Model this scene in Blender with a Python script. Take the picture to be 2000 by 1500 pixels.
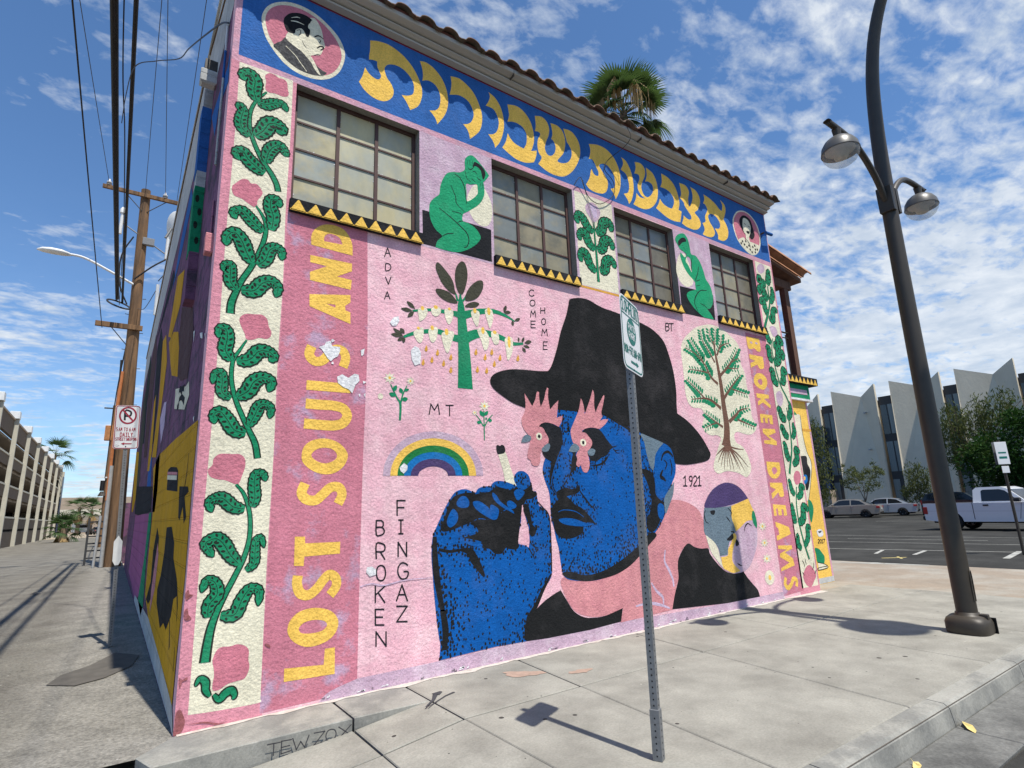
import bpy, bmesh, math, random
import numpy as np
from mathutils import Vector, Matrix, noise as mnoise
from mathutils.geometry import tessellate_polygon
random.seed(7); rng = np.random.default_rng(11)
SC = bpy.context.scene
for o in list(bpy.data.objects): bpy.data.objects.remove(o)

# ------------------------------------------------------------------ camera, sky, sun, exposure
cam = bpy.data.objects.new('camera', bpy.data.cameras.new('camera')); SC.collection.objects.link(cam)
RX, UP, FW = Vector((.81968, -.57146, -.03785)), Vector((-.09587, -.20207, .97467)), Vector((.56464, .79529, .22038))
cam.matrix_world = Matrix(((RX.x, UP.x, -FW.x, -.5435), (RX.y, UP.y, -FW.y, -5.4648), (RX.z, UP.z, -FW.z, 1.6), (0, 0, 0, 1)))
cam.data.sensor_width = 36; cam.data.lens = 19.585; cam.data.clip_start = .05; cam.data.clip_end = 20000
SC.camera = cam
SUN = Vector((.15, -1.37, 3.2)).normalized()
world = bpy.data.worlds.new('World'); SC.world = world; world.use_nodes = True
def build_world():
    nt = world.node_tree; N = nt.nodes; N.clear(); Lk = nt.links.new
    out = N.new('ShaderNodeOutputWorld'); bg = N.new('ShaderNodeBackground'); Lk(bg.outputs[0], out.inputs[0]); bg.inputs[1].default_value = .1
    sky = N.new('ShaderNodeTexSky'); sky.sky_type = 'NISHITA'; sky.sun_disc = False; sky.sun_elevation = math.asin(SUN.z); sky.sun_rotation = math.atan2(SUN.x, SUN.y)
    sky.air_density = 1.0; sky.dust_density = .3; sky.ozone_density = 2.5; sky.altitude = 600
    geo = N.new('ShaderNodeNewGeometry'); sep = N.new('ShaderNodeSeparateXYZ')
    inv = N.new('ShaderNodeVectorMath'); inv.operation = 'SCALE'; inv.inputs['Scale'].default_value = -1; Lk(geo.outputs['Incoming'], inv.inputs[0]); Lk(inv.outputs[0], sep.inputs[0])
    def m(op, a, b=None, c=None, clamp=False):
        n = N.new('ShaderNodeMath'); n.operation = op; n.use_clamp = clamp
        for i, v in enumerate((a, b, c)):
            if v is None: continue
            if isinstance(v, (int, float)): n.inputs[i].default_value = v
            else: Lk(v, n.inputs[i])
        return n.outputs[0]
    den = m('ADD', m('MAXIMUM', sep.outputs[2], 0.0), .14)
    comb = N.new('ShaderNodeCombineXYZ'); Lk(m('DIVIDE', sep.outputs[0], den), comb.inputs[0]); Lk(m('DIVIDE', sep.outputs[1], den), comb.inputs[1])
    def nz(scale, det, rough, dist=0.0, off=(0, 0, 0), sc=(1, 1, 1), rot=0):
        mp = N.new('ShaderNodeMapping'); mp.inputs['Location'].default_value = off; mp.inputs['Scale'].default_value = sc; mp.inputs['Rotation'].default_value = (0, 0, rot); Lk(comb.outputs[0], mp.inputs[0])
        t = N.new('ShaderNodeTexNoise'); t.inputs['Scale'].default_value = scale; t.inputs['Detail'].default_value = det; t.inputs['Roughness'].default_value = rough; t.inputs['Distortion'].default_value = dist
        Lk(mp.outputs[0], t.inputs['Vector']); return t.outputs[0]
    big = nz(1.1, 3, .5, off=CLOUD_OFF); mid = nz(4.2, 8, .62, .25, off=(3.1, 1.7, 0), sc=(1, 1.5, 1), rot=.5); fine = nz(15, 8, .58, .3, off=(.4, 8, 0), sc=(1, 1.5, 1), rot=.7)
    # more cloud towards +X (right of the picture) and low down
    side = m('MULTIPLY_ADD', sep.outputs[0], .17, 0)
    low = m('MULTIPLY', m('SUBTRACT', 1.0, m('MULTIPLY', sep.outputs[2], 2.2), clamp=True), .16)
    s = m('ADD', m('ADD', m('MULTIPLY', big, .75), m('MULTIPLY', mid, .65)), m('ADD', m('MULTIPLY', fine, .52), m('ADD', side, low)))
    fac = m('MULTIPLY', m('SUBTRACT', s, .975), 4.6, clamp=True)
    fac = m('MULTIPLY', m('POWER', fac, 1.1), .9)
    veil = m('MULTIPLY', m('POWER', m('SUBTRACT', 1.0, m('MAXIMUM', sep.outputs[2], 0.0), clamp=True), 6.0), .45)
    fac = m('MAXIMUM', fac, veil)
    tint = N.new('ShaderNodeMixRGB'); tint.blend_type = 'MULTIPLY'; tint.inputs[0].default_value = 1; Lk(sky.outputs[0], tint.inputs[1]); tint.inputs[2].default_value = (.78, 1.02, 1.2, 1)
    mix = N.new('ShaderNodeMixRGB'); Lk(fac, mix.inputs[0]); Lk(tint.outputs[0], mix.inputs[1]); cl = N.new('ShaderNodeMixRGB'); Lk(m('MULTIPLY', m('SUBTRACT', nz(7, 6, .6, .2, off=(5, 2, 0)), .38), 3.2, clamp=True), cl.inputs[0]); cl.inputs[1].default_value = (4.3, 4.9, 5.7, 1); cl.inputs[2].default_value = (6.3, 6.6, 6.9, 1); Lk(cl.outputs[0], mix.inputs[2])
    Lk(mix.outputs[0], bg.inputs[0])
CLOUD_OFF = (0.6, .2, 0)
build_world()
sun = bpy.data.objects.new('sun', bpy.data.lights.new('sun', 'SUN')); SC.collection.objects.link(sun)
sun.data.energy = 4.2; sun.data.angle = math.radians(.53); sun.data.color = (1, .94, .845); sun.rotation_euler = SUN.to_track_quat('Z', 'Y').to_euler()
sun.location = (0, 0, 60)
vs = SC.view_settings; vs.view_transform = 'Standard'; vs.look = 'None'; vs.gamma = 1; vs.exposure = .5; vs.use_curve_mapping = False

# ------------------------------------------------------------------ materials
def lin(c): return tuple(((v / 255) / 12.92 if v <= 10 else ((v / 255 + .055) / 1.055) ** 2.4) for v in c)
MATS = {}
def material(name, rgb, rough=.8, var=.12, vscale=3.0, bump=0.0, bscale=30, bdist=.01, metal=0.0, spec=.3, rgb2=None, mixscale=4, mixlo=.45, mixhi=.6, fine=0.0, alpha=None, stretch=(1, 1, 1), trans=0, extra=None, srgb=True):
    m = bpy.data.materials.new(name); m.use_nodes = True; nt = m.node_tree; N = nt.nodes; Lk = nt.links.new; b = N['Principled BSDF']
    c = lin(rgb) if srgb else rgb
    b.inputs['Roughness'].default_value = rough; b.inputs['Metallic'].default_value = metal; b.inputs['Specular IOR Level'].default_value = spec; b.inputs['Transmission Weight'].default_value = trans
    geo = N.new('ShaderNodeNewGeometry'); mp = N.new('ShaderNodeMapping'); mp.inputs['Scale'].default_value = stretch; Lk(geo.outputs['Position'], mp.inputs[0])
    def nz(s, d=5, r=.6, raw=False):
        t = N.new('ShaderNodeTexNoise'); t.inputs['Scale'].default_value = s; t.inputs['Detail'].default_value = d; t.inputs['Roughness'].default_value = r; Lk((geo.outputs['Position'] if raw else mp.outputs[0]), t.inputs['Vector']); return t.outputs[0]
    base = N.new('ShaderNodeRGB'); base.outputs[0].default_value = (*c, 1); col = base.outputs[0]
    if rgb2:
        c2 = lin(rgb2) if srgb else rgb2
        r = N.new('ShaderNodeMapRange'); Lk(nz(mixscale, 6, .65), r.inputs[0]); r.inputs[1].default_value = mixlo; r.inputs[2].default_value = mixhi
        mx = N.new('ShaderNodeMixRGB'); Lk(r.outputs[0], mx.inputs[0]); Lk(col, mx.inputs[1]); mx.inputs[2].default_value = (*c2, 1); col = mx.outputs[0]
    if extra: col = extra(N, Lk, col, geo, nz)
    if var:
        r = N.new('ShaderNodeMapRange'); Lk(nz(vscale, 6, .65), r.inputs[0]); r.inputs[1].default_value = .3; r.inputs[2].default_value = .7; r.inputs[3].default_value = 1 - var; r.inputs[4].default_value = 1 + var
        mx = N.new('ShaderNodeMixRGB'); mx.blend_type = 'MULTIPLY'; mx.inputs[0].default_value = 1; Lk(col, mx.inputs[1]); Lk(r.outputs[0], mx.inputs[2]); col = mx.outputs[0]
    Lk(col, b.inputs['Base Color'])
    if bump:
        h = nz(bscale, 4, .6)
        if fine:
            a = N.new('ShaderNodeMath'); a.operation = 'MULTIPLY_ADD'; Lk(nz(bscale * .22, 3, .5), a.inputs[0]); a.inputs[1].default_value = fine; Lk(h, a.inputs[2]); h = a.outputs[0]
        bp = N.new('ShaderNodeBump'); bp.inputs['Strength'].default_value = bump; bp.inputs['Distance'].default_value = bdist; Lk(h, bp.inputs['Height']); Lk(bp.outputs[0], b.inputs['Normal'])
    MATS[name] = m; return m
def weather(N, Lk, col, geo, nz):
    # sun fading in broad patches, roller streaks and grime in the pits of the stucco
    def mul(col, fac_, lo, hi, a=.35, b=.65, tint=None):
        r = N.new('ShaderNodeMapRange'); Lk(fac_, r.inputs[0]); r.inputs[1].default_value = a; r.inputs[2].default_value = b; r.inputs[3].default_value = lo; r.inputs[4].default_value = hi
        mx = N.new('ShaderNodeMixRGB'); mx.blend_type = 'MULTIPLY'; mx.inputs[0].default_value = 1; Lk(col, mx.inputs[1]); Lk(r.outputs[0], mx.inputs[2]); return mx.outputs[0]
    col = mul(col, nz(.7, 4, .6), .9, 1.07); col = mul(col, nz(48, 3, .7), .86, 1.08, .36, .6)
    mp = N.new('ShaderNodeMapping'); mp.inputs['Scale'].default_value = (9, 9, .9); Lk(geo.outputs['Position'], mp.inputs[0]); t = N.new('ShaderNodeTexNoise'); t.inputs['Scale'].default_value = 1; t.inputs['Detail'].default_value = 4; Lk(mp.outputs[0], t.inputs['Vector']); col = mul(col, t.outputs[0], .94, 1.05)
    f = N.new('ShaderNodeMapRange'); Lk(nz(1.6, 6, .7), f.inputs[0]); f.inputs[1].default_value = .5; f.inputs[2].default_value = .75; f.inputs[4].default_value = .05
    mx = N.new('ShaderNodeMixRGB'); Lk(f.outputs[0], mx.inputs[0]); Lk(col, mx.inputs[1]); mx.inputs[2].default_value = (.62, .55, .56, 1); return mx.outputs[0]
def paint(name, rgb, rgb2=None, lo=.5, hi=.66, mixscale=2.2, var=.07, k=.9):
    c = tuple(v * k for v in lin(rgb)); c2 = tuple(v * k for v in lin(rgb2)) if rgb2 else None
    return material(name, c, .88, var, 5, .42, 30, .026, rgb2=c2, mixscale=mixscale, mixlo=lo, mixhi=hi, fine=.9, srgb=False, spec=.12, extra=weather)
paint('pink', (238, 184, 196), (243, 200, 207), .42, .6, 3); paint('rose', (210, 128, 144)); paint('rosemix', (208, 130, 147), (194, 160, 184), .54, .64, 2.6)
paint('cornerpink', (222, 150, 165)); paint('lilac', (202, 172, 192), (216, 194, 208), .45, .65, 4); paint('palelilac', (206, 186, 210)); paint('pinkline', (218, 164, 180), (206, 166, 184), .45, .6, 3)
paint('cream', (236, 230, 204)); paint('yellow', (250, 204, 98)); paint('ochre', (226, 168, 74)); paint('blue', (14, 90, 166)); paint('blueband', (52, 106, 176)); paint('sky', (30, 120, 190))
paint('green', (32, 140, 98)); paint('green2', (38, 128, 70)); paint('green3', (38, 160, 112)); paint('leafdark', (40, 50, 42)); paint('olive', (74, 74, 62)); paint('ink', (36, 38, 42)); paint('black', (34, 35, 36)); paint('charcoal', (72, 72, 74), (98, 98, 98), .48, .6, 30)
paint('gray', (112, 130, 142)); paint('purple', (82, 68, 112)); paint('salmon', (218, 148, 152), (208, 138, 145), .45, .6, 6); paint('brown', (120, 88, 74)); paint('brown2', (92, 66, 66)); paint('plaster', (238, 238, 238), (200, 198, 200), .5, .7, 20)
paint('mustard', (214, 160, 30)); paint('magenta', (168, 96, 140)); paint('palegray', (196, 198, 196), (168, 170, 168), .5, .7, 3); paint('plum', (128, 88, 116), (84, 72, 84), .47, .6, 2.2)
paint('maroon', (122, 44, 66)); paint('worn', (168, 104, 108), (140, 86, 84), .45, .6, 20); paint('worn2', (120, 108, 116)); paint('reveal', (150, 148, 140))

# ------------------------------------------------------------------ mesh helpers
def put(o, parent=None):
    SC.collection.objects.link(o)
    if parent is not None: o.parent = parent
    return o
def tag(o, label=None, cat=None, group=None, kind=None):
    if label: o['label'] = label
    if cat: o['category'] = cat
    if group: o['group'] = group
    if kind: o['kind'] = kind
    return o
def empty(name, loc=(0, 0, 0), rz=0):
    o = bpy.data.objects.new(name, None); o.empty_display_size = .2; o.location = loc; o.rotation_euler = (0, 0, rz); return put(o)
class MB:
    def __init__(s): s.v = []; s.f = []; s.m = []; s.mats = []; s.smooth = set()
    def mi(s, mat):
        if mat not in s.mats: s.mats.append(mat)
        return s.mats.index(mat)
    def add(s, vs, fs, mat, smooth=False):
        b = len(s.v); k = s.mi(mat); s.v += [tuple(v) for v in vs]
        for f in fs:
            if smooth: s.smooth.add(len(s.f))
            s.f.append(tuple(b + i for i in f)); s.m.append(k)
    def box(s, x0, x1, y0, y1, z0, z1, mat, ch=0.0, top=None):
        if ch:
            c = ch; V = []
            for (z, i) in ((z0, c), (z0 + c, 0), (z1 - c, 0), (z1, c)):
                V += [(x0 + i, y0 + i, z), (x1 - i, y0 + i, z), (x1 - i, y1 - i, z), (x0 + i, y1 - i, z)]
            F = [(3, 2, 1, 0), (12, 13, 14, 15)]
            for r in range(3):
                for k in range(4): F.append((r * 4 + k, r * 4 + (k + 1) % 4, r * 4 + 4 + (k + 1) % 4, r * 4 + 4 + k))
            s.add(V, F, mat)
        else:
            V = [(x0, y0, z0), (x1, y0, z0), (x1, y1, z0), (x0, y1, z0), (x0, y0, z1), (x1, y0, z1), (x1, y1, z1), (x0, y1, z1)]
            s.add(V, [(3, 2, 1, 0), (4, 5, 6, 7), (0, 1, 5, 4), (1, 2, 6, 5), (2, 3, 7, 6), (3, 0, 4, 7)], mat)
        return s
    def tube(s, pts, rad, mat, n=10, cap=True, smooth=True):
        pts = [Vector(p) for p in pts]; k = len(pts)
        rad = [rad] * k if isinstance(rad, (int, float)) else list(rad)
        T = [(pts[min(i + 1, k - 1)] - pts[max(i - 1, 0)]).normalized() for i in range(k)]
        a = Vector((0, 0, 1)) if abs(T[0].z) < .9 else Vector((1, 0, 0)); U = (a - T[0] * a.dot(T[0])).normalized(); V = []
        for i in range(k):
            U = (U - T[i] * U.dot(T[i])).normalized(); W = T[i].cross(U)
            for j in range(n):
                t = 2 * math.pi * j / n; V.append(pts[i] + (U * math.cos(t) + W * math.sin(t)) * rad[i])
        F = [(i * n + j, i * n + (j + 1) % n, (i + 1) * n + (j + 1) % n, (i + 1) * n + j) for i in range(k - 1) for j in range(n)]
        s.add(V, F, mat, smooth)
        if cap: s.add(V[:n], [tuple(range(n - 1, -1, -1))], mat); s.add(V[-n:], [tuple(range(n))], mat)
        return s
    def lathe(s, prof, mat, c=(0, 0, 0), n=24, smooth=True):
        V = []; 
        for r, z in prof:
            for j in range(n):
                t = 2 * math.pi * j / n; V.append((c[0] + r * math.cos(t), c[1] + r * math.sin(t), c[2] + z))
        F = [(i * n + j, i * n + (j + 1) % n, (i + 1) * n + (j + 1) % n, (i + 1) * n + j) for i in range(len(prof) - 1) for j in range(n)]
        s.add(V, F, mat, smooth); return s
    def prism(s, poly, axis, a0, a1, mat):
        # poly in the two other axes, extruded along axis
        def P(p, a):
            if axis == 'x': return (a, p[0], p[1])
            if axis == 'y': return (p[0], a, p[1])
            return (p[0], p[1], a)
        n = len(poly); V = [P(p, a0) for p in poly] + [P(p, a1) for p in poly]
        tri = tessellate_polygon([[Vector((p[0], p[1], 0)) for p in poly]])
        F = [tuple(t) for t in tri] + [tuple(i + n for i in reversed(t)) for t in tri] + [(i, (i + 1) % n, (i + 1) % n + n, i + n) for i in range(n)]
        s.add(V, F, mat); return s
    def build(s, name, parent=None, recalc=True, bevel=0):
        me = bpy.data.meshes.new(name); me.from_pydata(s.v, [], s.f)
        for mt in s.mats: me.materials.append(MATS[mt])
        me.polygons.foreach_set('material_index', s.m)
        if s.smooth:
            fl = [i in s.smooth for i in range(len(s.f))]; me.polygons.foreach_set('use_smooth', fl)
        if recalc:
            bm = bmesh.new(); bm.from_mesh(me); bmesh.ops.recalc_face_normals(bm, faces=bm.faces)
            if bevel: bmesh.ops.remove_doubles(bm, verts=bm.verts, dist=1e-5); bmesh.ops.bevel(bm, geom=[e for e in bm.edges if e.is_manifold and e.calc_face_angle(0) > .6], offset=bevel, segments=2, affect='EDGES', clamp_overlap=True)
            bm.to_mesh(me); bm.free()
        me.update(); return put(bpy.data.objects.new(name, me), parent)
def copy_tree(o, loc=None, parent=None):
    c = o.copy(); put(c)
    if parent is not None: c.parent = parent
    if loc is not None: c.location = loc
    for ch in list(o.children): copy_tree(ch, None, c)
    return c
def crom(pts, closed=False, n=5):
    out = []; k = len(pts)
    if k < 3: return list(pts)
    rg = range(k if closed else k - 1)
    for i in rg:
        if closed: p0, p1, p2, p3 = pts[i - 1], pts[i], pts[(i + 1) % k], pts[(i + 2) % k]
        else: p0, p1, p2, p3 = pts[max(i - 1, 0)], pts[i], pts[i + 1], pts[min(i + 2, k - 1)]
        for j in range(n):
            t = j / n; t2, t3 = t * t, t * t * t
            out.append(tuple(.5 * (2 * b + (c - a) * t + (2 * a - 5 * b + 4 * c - d) * t2 + (3 * b - a - 3 * c + d) * t3) for a, b, c, d in zip(p0, p1, p2, p3)))
    if not closed: out.append(tuple(pts[-1]))
    return out
def pline(st):
    P, K = [], []
    for t in st.split():
        K.append(t.endswith('c')); t = t.rstrip('c'); a, b = t.split(','); P.append((float(a), float(b)))
    return P, K
def closed_curve(st, n=4):
    P, K = pline(st)
    if not any(K): return crom(P, True, n)
    i0 = K.index(True); P = P[i0:] + P[:i0]; K = K[i0:] + K[:i0]; P.append(P[0]); K.append(True); out = []; seg = [P[0]]
    for p, c in zip(P[1:], K[1:]):
        seg.append(p)
        if c:
            out += (crom(seg, False, n) if len(seg) > 2 else seg)[:-1]; seg = [p]
    return out
STROKES = {'A': [[(0, 1), (.5, 0), (1, 1)], [(.2, .62), (.8, .62)]], 'B': [[(0, 0), (0, 1), (.7, 1), (1, .85), (1, .65), (.7, .48), (0, .48)], [(.7, .48), (.9, .35), (.9, .12), (.65, 0), (0, 0)]], 'C': [[(1, .15), (.7, 0), (.3, 0), (0, .3), (0, .7), (.3, 1), (.75, 1), (1, .85)]], 'D': [[(0, 0), (0, 1), (.6, 1), (1, .75), (1, .3), (.6, 0), (0, 0)]], 'E': [[(1, 0), (0, 0), (0, 1), (1, 1)], [(0, .5), (.85, .5)]], 'F': [[(1, 0), (0, 0), (0, 1)], [(0, .48), (.85, .48)]], 'G': [[(1, .15), (.7, 0), (.3, 0), (0, .3), (0, .7), (.3, 1), (.75, 1), (1, .8), (1, .55), (.55, .55)]], 'H': [[(0, 0), (0, 1)], [(1, 0), (1, 1)], [(0, .5), (1, .5)]], 'I': [[(.5, 0), (.5, 1)], [(.1, 0), (.9, 0)], [(.1, 1), (.9, 1)]], 'K': [[(0, 0), (0, 1)], [(1, 0), (0, .55)], [(.3, .4), (1, 1)]], 'L': [[(0, 0), (0, 1), (1, 1)]], 'M': [[(0, 1), (.15, 0), (.5, .6), (.85, 0), (1, 1)]], 'N': [[(0, 1), (0, 0), (1, 1), (1, 0)]], 'O': [[(.5, 0), (.15, .12), (0, .5), (.15, .88), (.5, 1), (.85, .88), (1, .5), (.85, .12), (.5, 0)]], 'P': [[(0, 1), (0, 0), (.7, 0), (1, .15), (1, .4), (.7, .55), (0, .55)]], 'R': [[(0, 1), (0, 0), (.7, 0), (1, .13), (1, .38), (.7, .52), (0, .52)], [(.45, .52), (1, 1)]], 'S': [[(1, .12), (.7, 0), (.3, 0), (0, .15), (0, .35), (.3, .47), (.7, .53), (1, .65), (1, .85), (.7, 1), (.3, 1), (0, .88)]], 'T': [[(0, 0), (1, 0)], [(.5, 0), (.5, 1)]], 'U': [[(0, 0), (0, .8), (.25, 1), (.75, 1), (1, .8), (1, 0)]], 'V': [[(0, 0), (.5, 1), (1, 0)]], 'W': [[(0, 0), (.25, 1), (.5, .4), (.75, 1), (1, 0)]], 'X': [[(0, 0), (1, 1)], [(1, 0), (0, 1)]], 'Y': [[(0, 0), (.5, .5), (1, 0)], [(.5, .5), (.5, 1)]], 'Z': [[(0, 0), (1, 0), (0, 1), (1, 1)]],
 '0': [[(.5, 0), (.1, .2), (.1, .8), (.5, 1), (.9, .8), (.9, .2), (.5, 0)]], '1': [[(.1, .2), (.5, 0), (.5, 1)], [(.1, 1), (.9, 1)]], '2': [[(.05, .2), (.3, 0), (.7, 0), (.95, .2), (.9, .42), (.05, 1), (1, 1)]], '5': [[(.9, 0), (.15, 0), (.1, .45), (.6, .4), (.95, .6), (.9, .9), (.5, 1), (.05, .9)]], '6': [[(.85, .05), (.4, .1), (.1, .5), (.1, .85), (.5, 1), (.9, .85), (.9, .6), (.5, .48), (.1, .65)]], '7': [[(0, 0), (1, 0), (.35, 1)]], '8': [[(.5, .47), (.15, .3), (.2, .08), (.5, 0), (.8, .08), (.85, .3), (.5, .47), (.05, .7), (.15, .95), (.5, 1), (.85, .95), (.95, .7), (.5, .47)]], '9': [[(.9, .4), (.5, .52), (.1, .38), (.1, .12), (.5, 0), (.9, .12), (.9, .5), (.6, 1), (.2, 1)]], '-': [[(.15, .5), (.85, .5)]], ' ': []}
class Paint(MB):
    """flat paint: 2-D shapes on a plane; fr maps (a, b, layer) to a point"""
    def __init__(s, fr): super().__init__(); s.k = 0; s.fr = lambda x, z, l: fr(x, z, l + .016 * (s.k % 25)); s.blk = None; s.blue = None
    def add(s, *q): s.k += 1; super().add(*q)
    def poly(s, loops, lay, mat):
        L = [[Vector((a, b, 0)) for a, b in lp] for lp in loops]; flat = [p for lp in loops for p in lp]
        tri = tessellate_polygon(L)
        s.add([s.fr(a, b, lay) for a, b in flat], [tuple(t) for t in tri], mat)
        if s.blk is not None and mat == 'black': s.blk.append(loops[0])
        if mat == 'blue' and s.blue is None: s.blue = loops
    def ribbon(s, pts, ws, lay, mat):
        k = len(pts); L, R = [], []
        for i in range(k):
            a, b = pts[max(i - 1, 0)], pts[min(i + 1, k - 1)]; dx, dy = b[0] - a[0], b[1] - a[1]; l = math.hypot(dx, dy) or 1; t = i / (k - 1) * (len(ws) - 1); j = min(int(t), len(ws) - 2) if len(ws) > 1 else 0
            w = (ws[j] + (ws[j + 1] - ws[j]) * (t - j)) / 2 if len(ws) > 1 else ws[0] / 2
            L.append((pts[i][0] - dy / l * w, pts[i][1] + dx / l * w)); R.append((pts[i][0] + dy / l * w, pts[i][1] - dx / l * w))
        s.add([s.fr(a, b, lay) for a, b in L + R], [(i, i + 1, k + i + 1, k + i) for i in range(k - 1)], mat)
        if s.blk is not None and mat == 'black': s.blk.append(L + R[::-1])
    def rect(s, x0, x1, z0, z1, lay, mat): s.add([s.fr(x0, z0, lay), s.fr(x1, z0, lay), s.fr(x1, z1, lay), s.fr(x0, z1, lay)], [(0, 1, 2, 3)], mat)
    def ell(s, x, z, rx, rz, lay, mat, rot=0, n=16):
        c, d = math.cos(rot), math.sin(rot); P = []
        for j in range(n):
            t = 2 * math.pi * j / n; a, b = rx * math.cos(t), rz * math.sin(t); P.append(s.fr(x + a * c - b * d, z + a * d + b * c, lay))
        s.add(P, [tuple(range(n))], mat)
    def text(s, ch, quad, w, lay, mat):
        TL, TR, BL, BR = quad
        for st in STROKES[ch]:
            P = []
            for u, v in st:
                a = [(TL[i] * (1 - u) + TR[i] * u) * (1 - v) + (BL[i] * (1 - u) + BR[i] * u) * v for i in (0, 1)]; P.append(tuple(a))
            curved = len(P) > 5
            if curved: s.ribbon(crom(P, False, 3), [w, w], lay, mat)
            else:
                for a, b in zip(P, P[1:]):
                    l = math.hypot(b[0] - a[0], b[1] - a[1]) or 1; e = w * .4 / l
                    s.ribbon([(a[0] - (b[0] - a[0]) * e, a[1] - (b[1] - a[1]) * e), (b[0] + (b[0] - a[0]) * e, b[1] + (b[1] - a[1]) * e)], [w, w * .96], lay, mat)
    def line(s, txt, x, z, h, wd, gap, w, lay, mat, ux=(1, 0)):
        for ch in txt:
            if ch != ' ': s.text(ch, ((x, z), (x + wd, z), (x, z - h), (x + wd, z - h)), w, lay, mat)
            x += (wd + gap) * (.6 if ch == ' ' else 1)
    def leaf(s, pts, hw, plain, lay=5):
        hw *= .87
        P = crom(pts, False, 6); k = len(P); ks = [0, .1, .28, .48, .66, .82, .93, 1]; vs_ = [.36, .8, 1, .9, .68, .6, .44, .02]
        if plain: vs_ = [.3, .6, .9, 1, .85, .62, .4, .02]
        def prof(t): return float(np.interp(t, ks, vs_))
        def strip(grow, scal, lay, mat, sm=1.0):
            L, R = [], []
            for i in range(k):
                a, b = P[max(i - 1, 0)], P[min(i + 1, k - 1)]; dx, dy = b[0] - a[0], b[1] - a[1]; l = math.hypot(dx, dy) or 1; t = i / (k - 1)
                w = prof(t) * hw * sm + grow + (scal * hw * (i % 2) if 0 < i < k - 2 else 0)
                L.append((P[i][0] - dy / l * w, P[i][1] + dx / l * w)); R.append((P[i][0] + dy / l * w, P[i][1] - dx / l * w))
            V = L + P + R
            s.add([s.fr(a, b, lay) for a, b in V], [(i, i + 1, k + i + 1, k + i) for i in range(k - 1)] + [(k + i, k + i + 1, 2 * k + i + 1, 2 * k + i) for i in range(k - 1)], mat)
        g = max(.007, hw * .115); strip(g, 0 if plain else .12, lay, 'leafdark'); strip(-g * .35, 0 if plain else .09, lay + .5, 'green', .93)
        if plain: return
        s.ribbon(P[1:-3], [hw * .09, hw * .1, hw * .05], lay + 1, 'leafdark')
        i = 3
        while i < k - 4:
            a, b = P[i - 1], P[i + 1]; dx, dy = b[0] - a[0], b[1] - a[1]; l = math.hypot(dx, dy) or 1; w = prof(i / (k - 1)) * hw
            for sd in (-1, 1):
                q = (P[i][0] - sd * dy / l * w * .54, P[i][1] + sd * dx / l * w * .54); an = math.atan2(dy, dx) + sd * .9
                s.ell(q[0], q[1], w * .33, w * .19, lay + 1, 'leafdark', an, 8)
            i += 3
            if w < hw * .45: i += 1
    def stipple(s, which):
        lo = np.array(s.blue[0]); mn, mx = lo.min(0), lo.max(0); sp = .036 if which == 'hand' else .033
        gx, gy = np.meshgrid(np.arange(mn[0], mx[0], sp), np.arange(mn[1], mx[1], sp)); Q = np.stack([gx.ravel(), gy.ravel()], 1) + rng.uniform(-.45, .45, (gx.size, 2)) * sp
        def inside(Q, poly):
            P = np.array(poly); r = np.zeros(len(Q), bool); j = len(P) - 1
            for i in range(len(P)):
                a, b = P[i], P[j]; c = ((a[1] > Q[:, 1]) != (b[1] > Q[:, 1])); x = (b[0] - a[0]) * (Q[:, 1] - a[1]) / (b[1] - a[1] + 1e-12) + a[0]; r ^= c & (Q[:, 0] < x); j = i
            return r
        def dist(Q, poly):
            P = np.array(poly); d = np.full(len(Q), 9.); 
            for i in range(len(P)):
                a, b = P[i - 1], P[i]; ab = b - a; t = np.clip(((Q - a) @ ab) / (ab @ ab + 1e-12), 0, 1); d = np.minimum(d, np.hypot(*(Q - a - t[:, None] * ab).T))
            return d
        ok = inside(Q, s.blue[0])
        for h in s.blue[1:]: ok &= ~inside(Q, h)
        edge = dist(Q, s.blue[0])
        prob = np.zeros(len(Q)); inb = np.zeros(len(Q), bool)
        for i, b in enumerate(s.blk):
            d = dist(Q, b); inb |= inside(Q, b); L = .05
            if which == 'face' and i in (3, 4): prob = np.maximum(prob, .85 * np.exp(-d / .2))
            if which == 'hand' and i == 3: L = .16
            prob = np.maximum(prob, .95 * np.exp(-d / L))
        if which == 'hand': z = (Q[:, 1] - mn[1]) / (mx[1] - mn[1]); prob = np.maximum(prob, np.where(z < .55, .15, .015)); prob = np.maximum(prob, .7 * np.exp(-(Q[:, 1] - mn[1]) / .12)); prob = np.maximum(prob, .7 * np.exp(-edge / .05) * (Q[:, 1] > mn[1] + .9))
        else: prob = np.maximum(prob, .85 * np.exp(-edge / .025))
        nn = np.array([mnoise.noise(Vector((q[0] * 4, q[1] * 4, 3.3))) for q in Q]); prob = prob * (1 + .5 * nn)
        ok &= ~inb & (rng.random(len(Q)) < prob) & (edge > .004)
        for q, p in zip(Q[ok], prob[ok]):
            r = .0095 + .007 * min(p, 1) + .003 * random.random(); s.ell(q[0], q[1], r * .8, r * 1.15, 5.3, 'black', random.uniform(-.5, .5), 6)
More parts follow.
